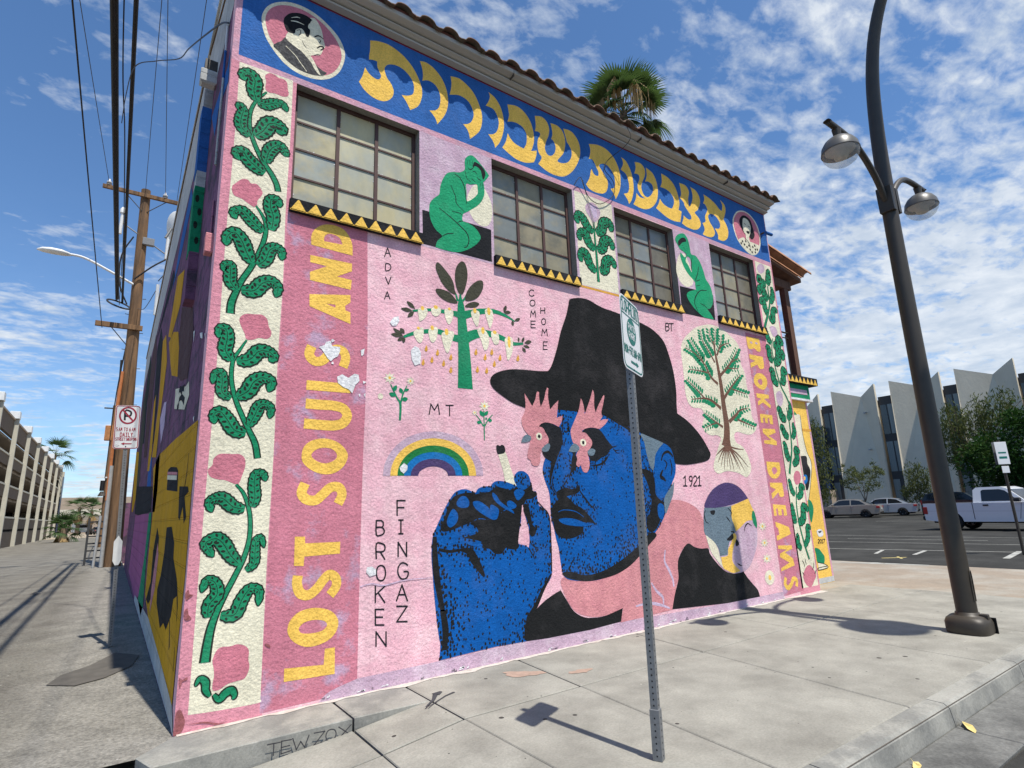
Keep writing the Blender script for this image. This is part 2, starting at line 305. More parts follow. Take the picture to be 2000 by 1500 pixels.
def art(spec, fr, parent, scale_w=1):
    for name, label, ops in spec:
        p = Paint(fr); todo = []
        for op in ops:
            k = op[0]
            if k == 'P': p.poly([closed_curve(x) for x in op[3:]], op[2], op[1])
            elif k == 'R': p.ribbon(crom(pline(op[3])[0], False, 5), list(op[4:]) if len(op) > 5 else [op[4]] * 2, op[2], op[1])
            elif k == 'E': (x, z), = pline(op[3])[0]; p.ell(x, z, op[4], op[5], op[2], op[1])
            elif k == 'V': p.leaf(pline(op[1])[0], op[2], op[3])
            elif k == 'T': p.text(op[1], pline(op[2])[0], op[3], 3, 'ink')
            elif k == 'F':
                (a, b) = pline(op[3])[0]; l = math.hypot(b[0] - a[0], b[1] - a[1]); p.ell((a[0] + b[0]) / 2, (a[1] + b[1]) / 2, l / 2, l * .25, op[2], op[1], math.atan2(b[1] - a[1], b[0] - a[0]), 8)
            elif k == 'B': todo.append(op[1])
            elif k == 'K': p.blk = (p.blk or []) if op[1] == 'start' else p.blk; p.keep = p.blk; p.blk = p.blk if op[1] == 'start' else None
        if todo: p.blk = p.keep; p.stipple(todo[0])
        o = p.build(name, parent, recalc=False); tag(o, label)
# ------ mural drawings, in metres on their wall
WALL_ART=[
('painted_letter',None,[('P', 'yellow', 2, '1.444,7.164c 1.553,7.207 1.684,7.224 1.819,7.189 1.929,7.124 2.027,7.021 2.097,6.888 2.128,6.767 2.117,6.644 2.068,6.519 1.966,6.423c 1.945,6.465 1.911,6.523 1.854,6.587c 1.931,6.612 1.999,6.664 2.017,6.747 2.006,6.831 1.957,6.905 1.875,6.962 1.78,6.975 1.687,6.944 1.642,6.892 1.63,6.835 1.663,6.742 1.716,6.681 1.75,6.595 1.731,6.5 1.667,6.422 1.591,6.388 1.49,6.392 1.389,6.444 1.32,6.526c 1.36,6.626 1.389,6.757c 1.421,6.712 1.472,6.673 1.535,6.66 1.573,6.685 1.586,6.734 1.559,6.793 1.539,6.841 1.535,6.912c 1.48,6.906 1.434,6.887c 1.435,6.948 1.444,7.025 1.445,7.099')]),
('painted_letter',None,[('P', 'yellow', 2, '2.097,7.196c 2.183,7.22 2.3,7.184 2.402,7.094 2.468,6.97 2.496,6.828 2.487,6.686 2.44,6.545 2.336,6.374c 2.322,6.428 2.287,6.48 2.227,6.531c 2.309,6.567 2.361,6.631 2.384,6.732 2.377,6.836 2.334,6.923 2.269,6.961 2.197,6.958 2.132,6.92c 2.14,7.015 2.126,7.115')]),
('painted_letter',None,[('P', 'yellow', 2, '2.539,7.183c 2.663,7.21 2.772,7.174 2.881,7.096 2.958,6.971 3.01,6.818 3.006,6.658 2.953,6.511 2.815,6.352c 2.801,6.419 2.772,6.484 2.714,6.534c 2.789,6.568 2.845,6.63 2.88,6.731 2.866,6.819 2.813,6.906 2.735,6.943 2.642,6.943 2.52,6.892c 2.541,6.987 2.55,7.086')]),
('painted_letter',None,[('P', 'yellow', 2, '3.13,7.209c 3.229,7.172 3.311,7.077 3.357,6.949 3.371,6.792 3.344,6.636 3.287,6.486 3.208,6.369c 3.194,6.426 3.155,6.489 3.102,6.54c 3.174,6.565 3.243,6.635 3.281,6.755 3.276,6.85 3.229,6.944 3.172,6.976 3.076,6.971c 3.125,7.06 3.15,7.153')]),
('painted_letter',None,[('P', 'yellow', 2, '3.443,7.151c 3.595,7.193 3.719,7.162 3.824,7.063 3.88,6.917 3.889,6.752 3.854,6.622 3.822,6.553c 3.929,6.598c 3.91,6.495 3.867,6.389c 3.729,6.331 3.57,6.322 3.435,6.367 3.327,6.422c 3.391,6.542 3.428,6.686c 3.48,6.609 3.565,6.561 3.696,6.543c 3.746,6.647 3.757,6.784 3.705,6.879 3.617,6.91 3.528,6.906 3.431,6.869c 3.462,6.977 3.457,7.058')]),
('painted_letter',None,[('P', 'yellow', 2, '3.927,7.172c 4.052,7.21 4.145,7.166 4.186,7.064 4.166,6.938 4.11,6.809 4.083,6.693 4.12,6.612 4.192,6.611 4.262,6.686 4.289,6.792 4.258,6.877 4.212,6.902c 4.242,6.989 4.236,7.085 4.218,7.171c 4.341,7.182 4.437,7.133 4.484,7.02 4.481,6.888 4.432,6.739 4.31,6.576 4.395,6.565 4.511,6.621 4.587,6.731 4.603,6.836 4.571,6.911 4.52,6.968c 4.509,7.019 4.466,7.178c 4.619,7.195 4.729,7.116 4.78,7.002 4.776,6.845 4.704,6.665 4.588,6.494 4.428,6.358 4.255,6.315 4.09,6.33 3.943,6.392c 3.994,6.472 4.009,6.529 3.966,6.576 3.945,6.682 3.961,6.793 4.009,6.897 3.976,6.926 3.912,6.911c 3.934,7.015')]),
('painted_letter',None,[('P', 'yellow', 2, '4.98,7.113c 5.148,7.166 5.316,7.172 5.452,7.119 5.556,7.018 5.625,6.856 5.627,6.672 5.584,6.498 5.478,6.313c 5.457,6.378 5.382,6.466c 5.472,6.518 5.496,6.606 5.482,6.738 5.394,6.844 5.285,6.874 5.168,6.809 5.216,6.736 5.29,6.649 5.335,6.552 5.292,6.403 5.202,6.326 5.064,6.297 4.932,6.308 4.854,6.369c 4.938,6.506 4.977,6.641 4.999,6.678c 5.04,6.608 5.121,6.602 5.142,6.676 5.095,6.761 5.037,6.852 4.956,6.845c 4.992,6.948 5,7.041')]),
('painted_letter',None,[('P', 'yellow', 2, '5.692,7.143c 5.801,7.107 5.89,6.973 5.928,6.797 5.92,6.607 5.853,6.424 5.781,6.322c 5.747,6.402 5.674,6.477c 5.776,6.526 5.82,6.644 5.807,6.779 5.758,6.868 5.653,6.901c 5.715,7.005 5.723,7.078')]),
('painted_letter',None,[('P', 'yellow', 2, '6.014,7.172c 6.162,7.194 6.247,7.122 6.24,6.999 6.158,6.851 6.118,6.731 6.154,6.624 6.233,6.59 6.332,6.65 6.412,6.767 6.404,6.873 6.313,6.903 6.231,6.88c 6.287,7.015 6.284,7.16c 6.437,7.116 6.524,6.974 6.536,6.783 6.478,6.596 6.344,6.441 6.176,6.35 6.021,6.333 5.883,6.353c 5.951,6.466 5.984,6.586c 6.062,6.536 6.187,6.548c 6.099,6.583 6.033,6.668 6.036,6.763 6.091,6.876 6.079,6.955 5.977,6.944c 6.023,7.067')]),
('painted_letter',None,[('P', 'yellow', 2, '6.676,7.186c 6.857,7.161 6.996,7.07 7.074,6.907 7.092,6.738 7.043,6.599c 7.128,6.595c 7.09,6.465 7.057,6.37c 6.866,6.339 6.671,6.367 6.441,6.454c 6.521,6.561 6.569,6.668c 6.64,6.598 6.767,6.564 6.868,6.571c 6.937,6.69 6.938,6.801 6.865,6.877 6.768,6.908 6.613,6.906c 6.669,7.023')]),
('painted_letter',None,[('P', 'yellow', 2, '7.15,7.164c 7.328,7.167 7.407,7.065 7.354,6.894 7.367,6.759c 7.445,6.859 7.496,6.99 7.495,7.093 7.464,7.186c 7.617,7.158 7.702,7.056 7.698,6.925 7.603,6.767 7.508,6.683 7.611,6.604 7.648,6.5 7.573,6.391 7.436,6.328 7.24,6.323 7.1,6.357c 7.16,6.473 7.17,6.533c 7.269,6.492 7.359,6.506 7.389,6.577 7.313,6.655 7.238,6.732 7.214,6.8 7.119,6.858c 7.166,6.936 7.169,7.064')]),
('painted_letter',None,[('P', 'yellow', 2, '7.841,7.157c 8.008,7.131 8.171,7.071 8.293,6.988 8.362,6.974c 8.403,7.102 8.355,7.203c 8.475,7.137 8.489,7.006 8.383,6.801c 8.465,6.692 8.488,6.565 8.427,6.425 8.281,6.332 8.125,6.329c 8.137,6.43 8.067,6.528c 8.202,6.565 8.25,6.671 8.174,6.78 8.024,6.81 7.904,6.741 7.931,6.619 8.026,6.517 8.046,6.419 7.951,6.324 7.795,6.292 7.667,6.304c 7.745,6.426 7.702,6.536c 7.802,6.595 7.806,6.699 7.899,6.856 7.859,6.948 7.797,6.961c 7.85,7.063')]),
('painted_roundel','round painted portrait of a dark haired man in profile',[('P', 'cream', 2, '.25,6.786 .263,6.912 .314,7.022 .404,7.114 .529,7.181 .672,7.202 .82,7.175 .962,7.099 1.071,7.002 1.135,6.88 1.148,6.761 1.108,6.588 1.03,6.455 .919,6.364 .786,6.318 .634,6.318 .504,6.371 .385,6.48 .295,6.615'),
('P', 'rose', 3, '.287,6.806 .299,6.913 .346,7.007 .426,7.084 .531,7.134 .663,7.155 .81,7.127 .928,7.066 1.025,6.977 1.087,6.87 1.109,6.755 1.078,6.614 1.006,6.49 .906,6.409 .795,6.369 .654,6.366 .523,6.42 .413,6.521 .329,6.646'),
('P', 'charcoal', 4, '.382,6.53 .41,6.584 .46,6.637 .498,6.71 .531,6.688 .576,6.645 .675,6.616 .753,6.589 .799,6.545 .846,6.501 .903,6.475 .949,6.463 .906,6.409 .795,6.369 .654,6.366 .523,6.42 .436,6.493'),
('P', 'cream', 5, '.499,6.697 .526,6.792 .597,6.898 .661,6.947 .733,7.083 .8,7.107 .86,7.029 .886,6.945 .898,6.882 .92,6.797 .899,6.758 .894,6.728 .868,6.66 .796,6.624 .759,6.591c .784,6.51c .676,6.603 .576,6.645'),
('P', 'ink', 6, '.467,6.907 .485,6.971 .536,7.041 .621,7.089 .698,7.099 .755,7.082 .808,7.042c .741,7.019 .725,6.954 .75,6.927 .737,6.838 .71,6.83 .686,6.878 .652,6.901 .599,6.858 .585,6.797 .516,6.786 .482,6.835'),
('P', 'cream', 7, '.746,7.035 .794,7.118c .808,7.049 .77,7.01'),
('R', 'ink', 7, '.798,6.863 .842,6.905 .9,6.89', 0.0112, 0.0174, 0.0075),
('R', 'ink', 7, '.844,6.86 .867,6.852 .856,6.819', 0.0062, 0.0099),
('R', 'ink', 7, '.831,6.734 .869,6.777 .904,6.775 .871,6.724', 0.01, 0.0199, 0.01),
('R', 'cream', 7, '.541,6.941 .605,6.964 .682,6.965', 0.0072, 0.0145, 0.006),
('R', 'cream', 7, '.544,6.984 .602,7.024 .635,7.028', 0.0048, 0.0109, 0.0048),
('R', 'ink', 7, '.605,6.848 .642,6.875 .649,6.831 .629,6.8', 0.006, 0.0072, 0.006),
('R', 'ink', 7, '.669,6.747 .693,6.706 .722,6.674', 0.0036, 0.006, 0.0036),
('R', 'ink', 7, '.797,6.617 .84,6.653 .874,6.663', 0.0037, 0.0074, 0.0037),
('R', 'cream', 7, '.504,6.594 .603,6.526 .66,6.462 .734,6.379', 0.0083, 0.0095, 0.0083),
('P', 'cream', 7, '.752,6.608c .793,6.568 .835,6.495 .886,6.402c .855,6.408 .791,6.487')]),
('painted_roundel','round painted portrait of a woman in a spotted blouse',[('P', 'cream', 2, '8.675,6.818 8.736,6.971 8.895,7.128 9.126,7.202 9.339,7.176 9.512,7.056 9.6,6.855 9.577,6.624 9.446,6.397 9.265,6.284 9.092,6.282 8.899,6.367 8.759,6.492 8.691,6.661'),
('P', 'rose', 3, '8.708,6.816 8.767,6.961 8.912,7.105 9.124,7.174 9.319,7.147 9.481,7.036 9.557,6.843 9.537,6.627 9.415,6.414 9.25,6.31 9.089,6.308 8.912,6.39 8.783,6.506 8.721,6.667'),
('P', 'cream', 4, '8.791,6.487 8.991,6.594 9.059,6.517 9.197,6.553 9.373,6.557 9.511,6.537 9.394,6.362 9.233,6.295 9.062,6.301 8.902,6.382'),
('P', 'ink', 5, '8.912,6.913 9.006,7.05 9.148,7.105 9.311,7.055 9.365,6.902 9.394,6.743 9.278,6.623 9.177,6.657 9.052,6.678 8.965,6.763'),
('P', 'cream', 6, '9.065,7.026 9.217,7.028 9.287,6.908 9.244,6.758 9.17,6.628 9.193,6.538 9.059,6.517 9.072,6.67 9.02,6.724 9.007,6.857'),
('P', 'ink', 7, '9.115,6.764 9.227,6.781 9.192,6.721 9.131,6.721'),
('R', 'ink', 7, '9.062,6.914 9.124,6.904', 0.0143, 0.0143),
('R', 'ink', 7, '9.187,6.894 9.26,6.887', 0.0144, 0.0144),
('R', 'ink', 7, '9.033,6.591 9.144,6.512 9.187,6.414', 0.0106, 0.0212, 0.0106),
('E', 'ink', 7, '8.927,6.496', 0.0232, 0.0234),
('E', 'ink', 7, '8.979,6.442', 0.0233, 0.0234),
('E', 'ink', 7, '9.056,6.407', 0.0234, 0.0235),
('E', 'ink', 7, '9.157,6.379', 0.0237, 0.0236),
('E', 'ink', 7, '9.263,6.46', 0.024, 0.0238),
('E', 'ink', 7, '9.342,6.426', 0.0242, 0.0239),
('E', 'ink', 7, '9.213,6.339', 0.0238, 0.0236),
('E', 'ink', 7, '9.131,6.454', 0.0237, 0.0236),
('E', 'ink', 7, '9.339,6.507', 0.0242, 0.024),
('E', 'ink', 7, '9.413,6.443', 0.0244, 0.024),
('E', 'ink', 7, '8.873,6.441', 0.023, 0.0233),
('E', 'ink', 7, '9.04,6.525', 0.0235, 0.0236),
('E', 'ink', 7, '9.327,6.362', 0.0241, 0.0238)]),
('painted_vine',None,[('R', 'leafdark', 4, '.348,5.941 .253,5.788 .209,5.636 .214,5.471 .262,5.313 .348,5.146 .443,5.017 .497,4.919 .516,4.843', 0.0198, 0.0368, 0.0453, 0.0481, 0.0509, 0.0566, 0.0622, 0.0651, 0.0679),
('R', 'green', 5, '.348,5.941 .253,5.788 .209,5.636 .214,5.471 .262,5.313 .348,5.146 .443,5.017 .497,4.919 .516,4.843', 0.0125, 0.0232, 0.0285, 0.0303, 0.0321, 0.0356, 0.0392, 0.041, 0.0427),
('V', '.258,5.796 .226,5.91 .23,6.023 .177,6.085 .116,6.049 .14,5.981', 0.0842, 0),
('V', '.268,5.788 .351,5.789 .429,5.841 .509,5.864 .559,5.792', 0.0677, 0),
('V', '.216,5.36 .14,5.441 .13,5.531 .143,5.631 .111,5.677 .091,5.627', 0.0684, 0),
('V', '.267,5.386 .34,5.474 .393,5.58 .472,5.601 .524,5.561 .461,5.511', 0.0942, 0),
('V', '.38,5.006 .297,5.046 .217,5.11 .167,5.172 .113,5.14 .15,5.068', 0.0829, 0),
('V', '.388,5.126 .402,5.237 .446,5.325 .514,5.363 .562,5.308 .565,5.261', 0.0767, 0)]),
('painted_vine',None,[('R', 'leafdark', 4, '.322,4.623 .383,4.541 .421,4.451 .423,4.33 .386,4.157 .315,3.968 .243,3.816 .199,3.683 .171,3.576 .169,3.475', 0.0184, 0.0342, 0.0447, 0.0526, 0.0579, 0.0605, 0.0631, 0.0684, 0.0763, 0.0789),
('R', 'green', 5, '.322,4.623 .383,4.541 .421,4.451 .423,4.33 .386,4.157 .315,3.968 .243,3.816 .199,3.683 .171,3.576 .169,3.475', 0.0116, 0.0215, 0.0281, 0.0331, 0.0364, 0.0381, 0.0397, 0.043, 0.048, 0.0497),
('V', '.402,4.363 .324,4.424 .255,4.492 .198,4.536 .128,4.498 .159,4.431', 0.0702, 0),
('V', '.476,4.4 .487,4.549 .453,4.652 .458,4.733 .516,4.74 .545,4.668', 0.0767, 0),
('V', '.321,4.012 .26,4.125 .218,4.221 .151,4.289 .093,4.231 .09,4.135', 0.0819, 0),
('V', '.372,4.002 .437,4.072 .469,4.177 .524,4.224 .583,4.195 .588,4.102', 0.0739, 0),
('V', '.206,3.715 .149,3.785 .143,3.876 .138,3.948 .091,3.937 .091,3.87', 0.0638, 0),
('V', '.245,3.723 .356,3.735 .424,3.823 .505,3.861 .569,3.81 .551,3.705', 0.0812, 0)]),
('painted_vine',None,[('R', 'leafdark', 4, '.323,3.239 .269,3.133 .224,3.039 .215,2.922 .226,2.808 .265,2.67 .324,2.533 .392,2.396 .451,2.277 .48,2.144', 0.0168, 0.0312, 0.0408, 0.0432, 0.0456, 0.048, 0.0504, 0.0552, 0.0624, 0.0648),
('R', 'green', 5, '.323,3.239 .269,3.133 .224,3.039 .215,2.922 .226,2.808 .265,2.67 .324,2.533 .392,2.396 .451,2.277 .48,2.144', 0.0106, 0.0197, 0.0257, 0.0272, 0.0287, 0.0302, 0.0318, 0.0348, 0.0393, 0.0408),
('V', '.208,3.027 .151,3.117 .16,3.225 .146,3.312 .095,3.313 .089,3.224', 0.0701, 0),
('V', '.25,3.023 .361,3.056 .435,3.145 .526,3.147 .569,3.102 .521,3.061', 0.076, 0),
('V', '.227,2.676 .153,2.726 .146,2.819 .132,2.903 .084,2.888 .07,2.793', 0.0561, 0),
('V', '.276,2.689 .362,2.754 .408,2.846 .485,2.893 .559,2.861 .538,2.76', 0.08, 0),
('V', '.369,2.367 .275,2.39 .211,2.479 .149,2.549 .102,2.518 .112,2.437', 0.0717, 0),
('V', '.39,2.433 .435,2.54 .466,2.619 .517,2.642 .568,2.607 .56,2.51', 0.0635, 0)]),
('painted_vine',None,[('R', 'leafdark', 4, '.318,1.911 .385,1.831 .435,1.697 .455,1.564 .452,1.425 .419,1.282 .357,1.136 .295,1.003 .242,.872 .206,.75 .189,.619 .18,.49', 0.0242, 0.0352, 0.0418, 0.044, 0.0462, 0.0506, 0.0528, 0.055, 0.0594, 0.0726, 0.0814, 0.088),
('R', 'green', 5, '.318,1.911 .385,1.831 .435,1.697 .455,1.564 .452,1.425 .419,1.282 .357,1.136 .295,1.003 .242,.872 .206,.75 .189,.619 .18,.49', 0.0152, 0.0222, 0.0263, 0.0277, 0.0291, 0.0319, 0.0332, 0.0346, 0.0374, 0.0457, 0.0513, 0.0554),
('V', '.402,1.698 .31,1.718 .225,1.79 .162,1.791 .121,1.757 .147,1.676', 0.0639, 0),
('V', '.459,1.714 .479,1.794 .465,1.902 .476,2.001 .536,2.002 .561,1.937', 0.0575, 0),
('V', '.386,1.234 .313,1.315 .251,1.412 .193,1.458 .119,1.429 .138,1.378 .185,1.308', 0.0671, 0),
('V', '.442,1.179 .504,1.233 .507,1.327 .51,1.422 .55,1.446 .581,1.356', 0.0463, 0),
('V', '.177,.832 .178,.927 .233,1.009 .211,1.101 .149,1.123 .114,1.031', 0.0606, 0),
('V', '.268,.836 .377,.83 .425,.939 .484,1.023 .559,.999 .558,.873', 0.064, 0)]),
('painted_sprig',None,[('V', '.236,.23 .203,.281 .195,.343 .153,.374 .124,.323', 0.0343, 1),
('V', '.261,.24 .305,.193 .347,.23 .392,.244 .418,.201 .4,.174', 0.0377, 1)]),
('painted_rose',None,[('P', 'rose', 3, '.322,6.129 .36,6.179 .411,6.184 .453,6.166 .514,6.17 .542,6.138 .551,6.072 .564,6.014 .545,5.974 .494,5.958 .433,5.961 .363,5.948 .331,5.983 .336,6.061')]),
('painted_rose',None,[('P', 'rose', 3, '.126,4.806 .177,4.868 .231,4.881 .261,4.851 .317,4.859 .358,4.815 .374,4.775 .353,4.723 .332,4.682 .33,4.637 .304,4.606 .256,4.625 .19,4.66 .125,4.673 .1,4.72 .101,4.77')]),
('painted_rose',None,[('P', 'rose', 3, '.253,3.449 .299,3.492 .37,3.5 .442,3.507 .49,3.469 .507,3.4 .533,3.352 .526,3.3 .491,3.274 .428,3.275 .367,3.246 .318,3.249 .302,3.296 .257,3.389')]),
('painted_rose',None,[('P', 'rose', 3, '.126,2.132 .167,2.173 .231,2.179 .272,2.176 .33,2.177 .374,2.141 .383,2.073 .366,2.001 .338,1.916 .297,1.92 .231,1.947 .166,1.956 .109,1.982 .09,2.035 .122,2.079')]),
('painted_rose',None,[('P', 'rose', 3, '.257,.562 .293,.588 .362,.584 .416,.592 .472,.571 .506,.53 .507,.458 .518,.408 .509,.354 .48,.313 .426,.307 .358,.297 .3,.266 .255,.271 .248,.318 .255,.377 .247,.44 .235,.496')]),
('painted_vine',None,[('R', 'leafdark', 4, '9.598,5.708 9.591,5.523 9.589,5.364 9.471,5.117 9.316,4.87 9.272,4.764', 0.0321, 0.0401, 0.0481, 0.0561, 0.0721, 0.0801),
('R', 'green', 5, '9.598,5.708 9.591,5.523 9.589,5.364 9.471,5.117 9.316,4.87 9.272,4.764', 0.0202, 0.0252, 0.0303, 0.0353, 0.0454, 0.0504),
('V', '9.546,5.732 9.382,5.754 9.328,5.845 9.261,5.717', 0.101, 0),
('V', '9.587,5.74 9.661,5.883 9.698,6.031 9.746,5.99', 0.0967, 0),
('V', '9.541,5.4 9.451,5.495 9.4,5.599 9.269,5.594 9.293,5.464', 0.1074, 0),
('V', '9.606,5.356 9.727,5.527 9.735,5.667 9.707,5.65', 0.0824, 0),
('V', '9.459,5.07 9.395,5.193 9.363,5.366 9.265,5.347 9.282,5.261', 0.0861, 0),
('V', '9.498,5.077 9.594,5.004 9.662,5.196 9.769,5.238 9.754,5.179', 0.0936, 0)]),
('painted_vine',None,[('R', 'leafdark', 4, '9.495,4.613 9.418,4.385 9.433,4.15 9.459,3.961 9.54,3.694 9.676,3.496 9.752,3.354', 0.0232, 0.0309, 0.0348, 0.0386, 0.0425, 0.0463, 0.0541),
('R', 'green', 5, '9.495,4.613 9.418,4.385 9.433,4.15 9.459,3.961 9.54,3.694 9.676,3.496 9.752,3.354', 0.0146, 0.0195, 0.0219, 0.0243, 0.0267, 0.0292, 0.034),
('V', '9.433,4.517 9.34,4.59 9.302,4.736 9.269,4.709', 0.0809, 0),
('V', '9.486,4.502 9.631,4.479 9.707,4.622 9.795,4.591 9.774,4.51', 0.1122, 0),
('V', '9.395,4.145 9.303,4.219 9.309,4.391 9.257,4.405 9.252,4.341', 0.0829, 0),
('V', '9.428,4.128 9.575,4.189 9.635,4.349 9.789,4.347 9.733,4.209', 0.1107, 0),
('V', '9.469,3.708 9.339,3.779 9.326,3.946 9.275,3.961 9.261,3.907', 0.0946, 0),
('V', '9.549,3.801 9.66,3.791 9.699,4.01 9.789,3.987 9.767,3.931', 0.0907, 0)]),
('painted_vine',None,[('R', 'leafdark', 4, '9.627,3.279 9.65,3.047 9.629,2.713 9.582,2.459 9.466,2.207 9.399,2.047', 0.0279, 0.0372, 0.0418, 0.0465, 0.0558, 0.0651),
('R', 'green', 5, '9.627,3.279 9.65,3.047 9.629,2.713 9.582,2.459 9.466,2.207 9.399,2.047', 0.0176, 0.0234, 0.0263, 0.0293, 0.0351, 0.041),
('V', '9.561,3.068 9.426,3.085 9.373,3.235 9.303,3.179', 0.0932, 0),
('V', '9.605,3.057 9.734,3.182 9.754,3.341 9.727,3.365', 0.0799, 0),
('V', '9.557,2.71 9.437,2.781 9.378,2.904 9.325,2.826', 0.0847, 0),
('V', '9.673,2.702 9.778,2.822 9.776,2.951 9.818,2.966', 0.0714, 0),
('V', '9.463,2.281 9.405,2.404 9.383,2.578 9.324,2.563', 0.0834, 0),
('V', '9.559,2.209 9.729,2.311 9.732,2.488 9.815,2.478 9.8,2.427', 0.0855, 0)]),
('painted_vine',None,[('R', 'leafdark', 4, '9.565,1.815 9.484,1.526 9.472,1.241 9.502,1.028 9.565,.767 9.64,.552', 0.0264, 0.0352, 0.0396, 0.0441, 0.0485, 0.0529),
('R', 'green', 5, '9.565,1.815 9.484,1.526 9.472,1.241 9.502,1.028 9.565,.767 9.64,.552', 0.0166, 0.0222, 0.025, 0.0277, 0.0305, 0.0333),
('V', '9.478,1.671 9.391,1.768 9.362,1.914 9.323,1.885', 0.0668, 0),
('V', '9.534,1.622 9.694,1.692 9.706,1.814 9.801,1.813 9.792,1.752', 0.0759, 0),
('V', '9.362,1.175 9.334,1.317 9.321,1.483 9.299,1.519', 0.0764, 0),
('V', '9.452,1.171 9.639,1.258 9.694,1.449 9.809,1.433 9.797,1.361', 0.0931, 0),
('V', '9.442,.74 9.353,.827 9.37,.965 9.331,.939', 0.0717, 0),
('V', '9.542,.768 9.704,.922 9.73,1.087 9.803,1.096 9.789,1.049', 0.0741, 0)]),
('painted_rose',None,[('P', 'lilac', 3, '9.324,6.062 9.459,6.156 9.567,6.13 9.561,6.023 9.425,5.935 9.32,5.969')]),
('painted_rose',None,[('P', 'lilac', 3, '9.457,4.838 9.581,4.88 9.686,4.841 9.697,4.731 9.562,4.656 9.484,4.721')]),
('painted_rose',None,[('P', 'lilac', 3, '9.348,3.53 9.492,3.584 9.56,3.486 9.501,3.335 9.395,3.286 9.329,3.383')]),
('painted_rose',None,[('P', 'rose', 3, '9.527,2.011 9.622,2.098 9.737,2.086 9.77,1.987 9.703,1.888 9.576,1.852 9.523,1.913')]),
('painted_bush',None,[('P', 'rose', 3, '9.363,.235 9.367,.324 9.488,.427 9.589,.457 9.653,.44 9.746,.359 9.787,.262 9.691,.18 9.573,.096 9.464,.117 9.391,.176'),
('R', 'leafdark', 4, '9.4,.548 9.44,.499 9.452,.43', 0.0128, 0.0191, 0.0096),
('R', 'leafdark', 4, '9.499,.575 9.501,.517 9.514,.471', 0.0128, 0.0192, 0.0096),
('R', 'leafdark', 4, '9.761,.485 9.753,.427 9.686,.364', 0.0131, 0.0196, 0.0098),
('R', 'leafdark', 4, '9.815,.352 9.764,.311 9.739,.29', 0.013, 0.0195, 0.0098),
('R', 'leafdark', 4, '9.354,.359 9.37,.335 9.404,.298', 0.0126, 0.0189, 0.0095)]),
('painted_vine',None,[('R', 'leafdark', 4, '4.959,5.779 4.952,5.515 4.96,5.23 4.96,4.808', 0.0305, 0.0349, 0.0436, 0.0567),
('R', 'green', 5, '4.959,5.779 4.952,5.515 4.96,5.23 4.96,4.808', 0.0192, 0.022, 0.0275, 0.0357),
('V', '4.933,5.596 4.814,5.665 4.736,5.772 4.651,5.805 4.61,5.729 4.656,5.663', 0.0875, 0),
('V', '4.932,5.309 4.825,5.395 4.766,5.522 4.679,5.527 4.639,5.46 4.677,5.399', 0.0866, 0),
('V', '4.925,4.954 4.811,5.053 4.754,5.194 4.669,5.215 4.628,5.135 4.664,5.054', 0.0853, 0),
('V', '4.988,5.604 5.104,5.673 5.154,5.805 5.272,5.853 5.322,5.792 5.285,5.707', 0.1001, 0),
('V', '4.987,5.323 5.093,5.378 5.141,5.492 5.24,5.547 5.307,5.477 5.281,5.404', 0.0989, 0),
('V', '5,4.999 5.113,5.039 5.144,5.16 5.243,5.227 5.312,5.171 5.286,5.107', 0.0978, 0)]),
('painted_rose',None,[('P', 'lilac', 3, '4.809,5.998 4.887,6.074 4.98,6.095 5.067,6.047 5.112,5.971 5.068,5.869 5.006,5.792 4.939,5.758 4.898,5.805 4.818,5.898'),
('P', 'palelilac', 4, '4.9,6.011 4.976,6.049 5.033,5.977 5.033,5.889 4.974,5.842 4.935,5.904')]),
('painted_letter',None,[('P', 'yellow', 3, '.8,.335c 1.139,.308c 1.145,.44c 1.236,.438c 1.241,.214c .801,.229c')]),
('painted_letter',None,[('P', 'yellow', 3, '.812,.664 .836,.728 .913,.787 1.047,.801 1.188,.757 1.257,.672 1.25,.585 1.187,.515 1.078,.48 .97,.484 .871,.538 .821,.604', '.91,.65 .961,.69 1.051,.698 1.135,.675 1.156,.633 1.11,.596 1.01,.589 .929,.605')]),
('painted_letter',None,[('R', 'yellow', 3, '.881,1.095 .875,1.026 .906,.944 .979,.918 1.05,.963 1.112,1.038 1.167,1.078 1.226,1.036 1.228,.963 1.174,.896', 0.0875, 0.0875)]),
('painted_letter',None,[('P', 'yellow', 3, '.838,1.438c .928,1.433c .932,1.373c 1.257,1.367c 1.258,1.259c .93,1.256c .927,1.173c .841,1.183c')]),
('painted_letter',None,[('R', 'yellow', 3, '.909,1.918 .88,1.833 .924,1.771 1.009,1.76 1.074,1.811 1.15,1.878 1.229,1.877 1.261,1.808 1.224,1.721', 0.0913, 0.0913)]),
('painted_letter',None,[('P', 'yellow', 3, '.865,2.176 .884,2.263 .958,2.325 1.084,2.348 1.206,2.314 1.29,2.236 1.307,2.166 1.264,2.075 1.175,2.014 1.067,2.004 .96,2.042 .882,2.109', '.954,2.183 1,2.238 1.078,2.258 1.158,2.242 1.199,2.193 1.181,2.143 1.093,2.107 1.004,2.13')]),
('painted_letter',None,[('R', 'yellow', 3, '.881,2.68 1.013,2.678 1.143,2.679 1.247,2.656 1.29,2.586 1.251,2.511 1.16,2.48 1.02,2.479 .873,2.484', 0.099, 0.099)]),
('painted_letter',None,[('P', 'yellow', 3, '.881,2.912c 1.208,2.915c 1.222,2.97c 1.322,2.97c 1.315,2.819c .88,2.816c')]),
('painted_letter',None,[('R', 'yellow', 3, '.916,3.263 .894,3.175 .946,3.113 1.026,3.129 1.085,3.2 1.155,3.263 1.229,3.252 1.258,3.179 1.234,3.084', 0.0943, 0.0943)]),
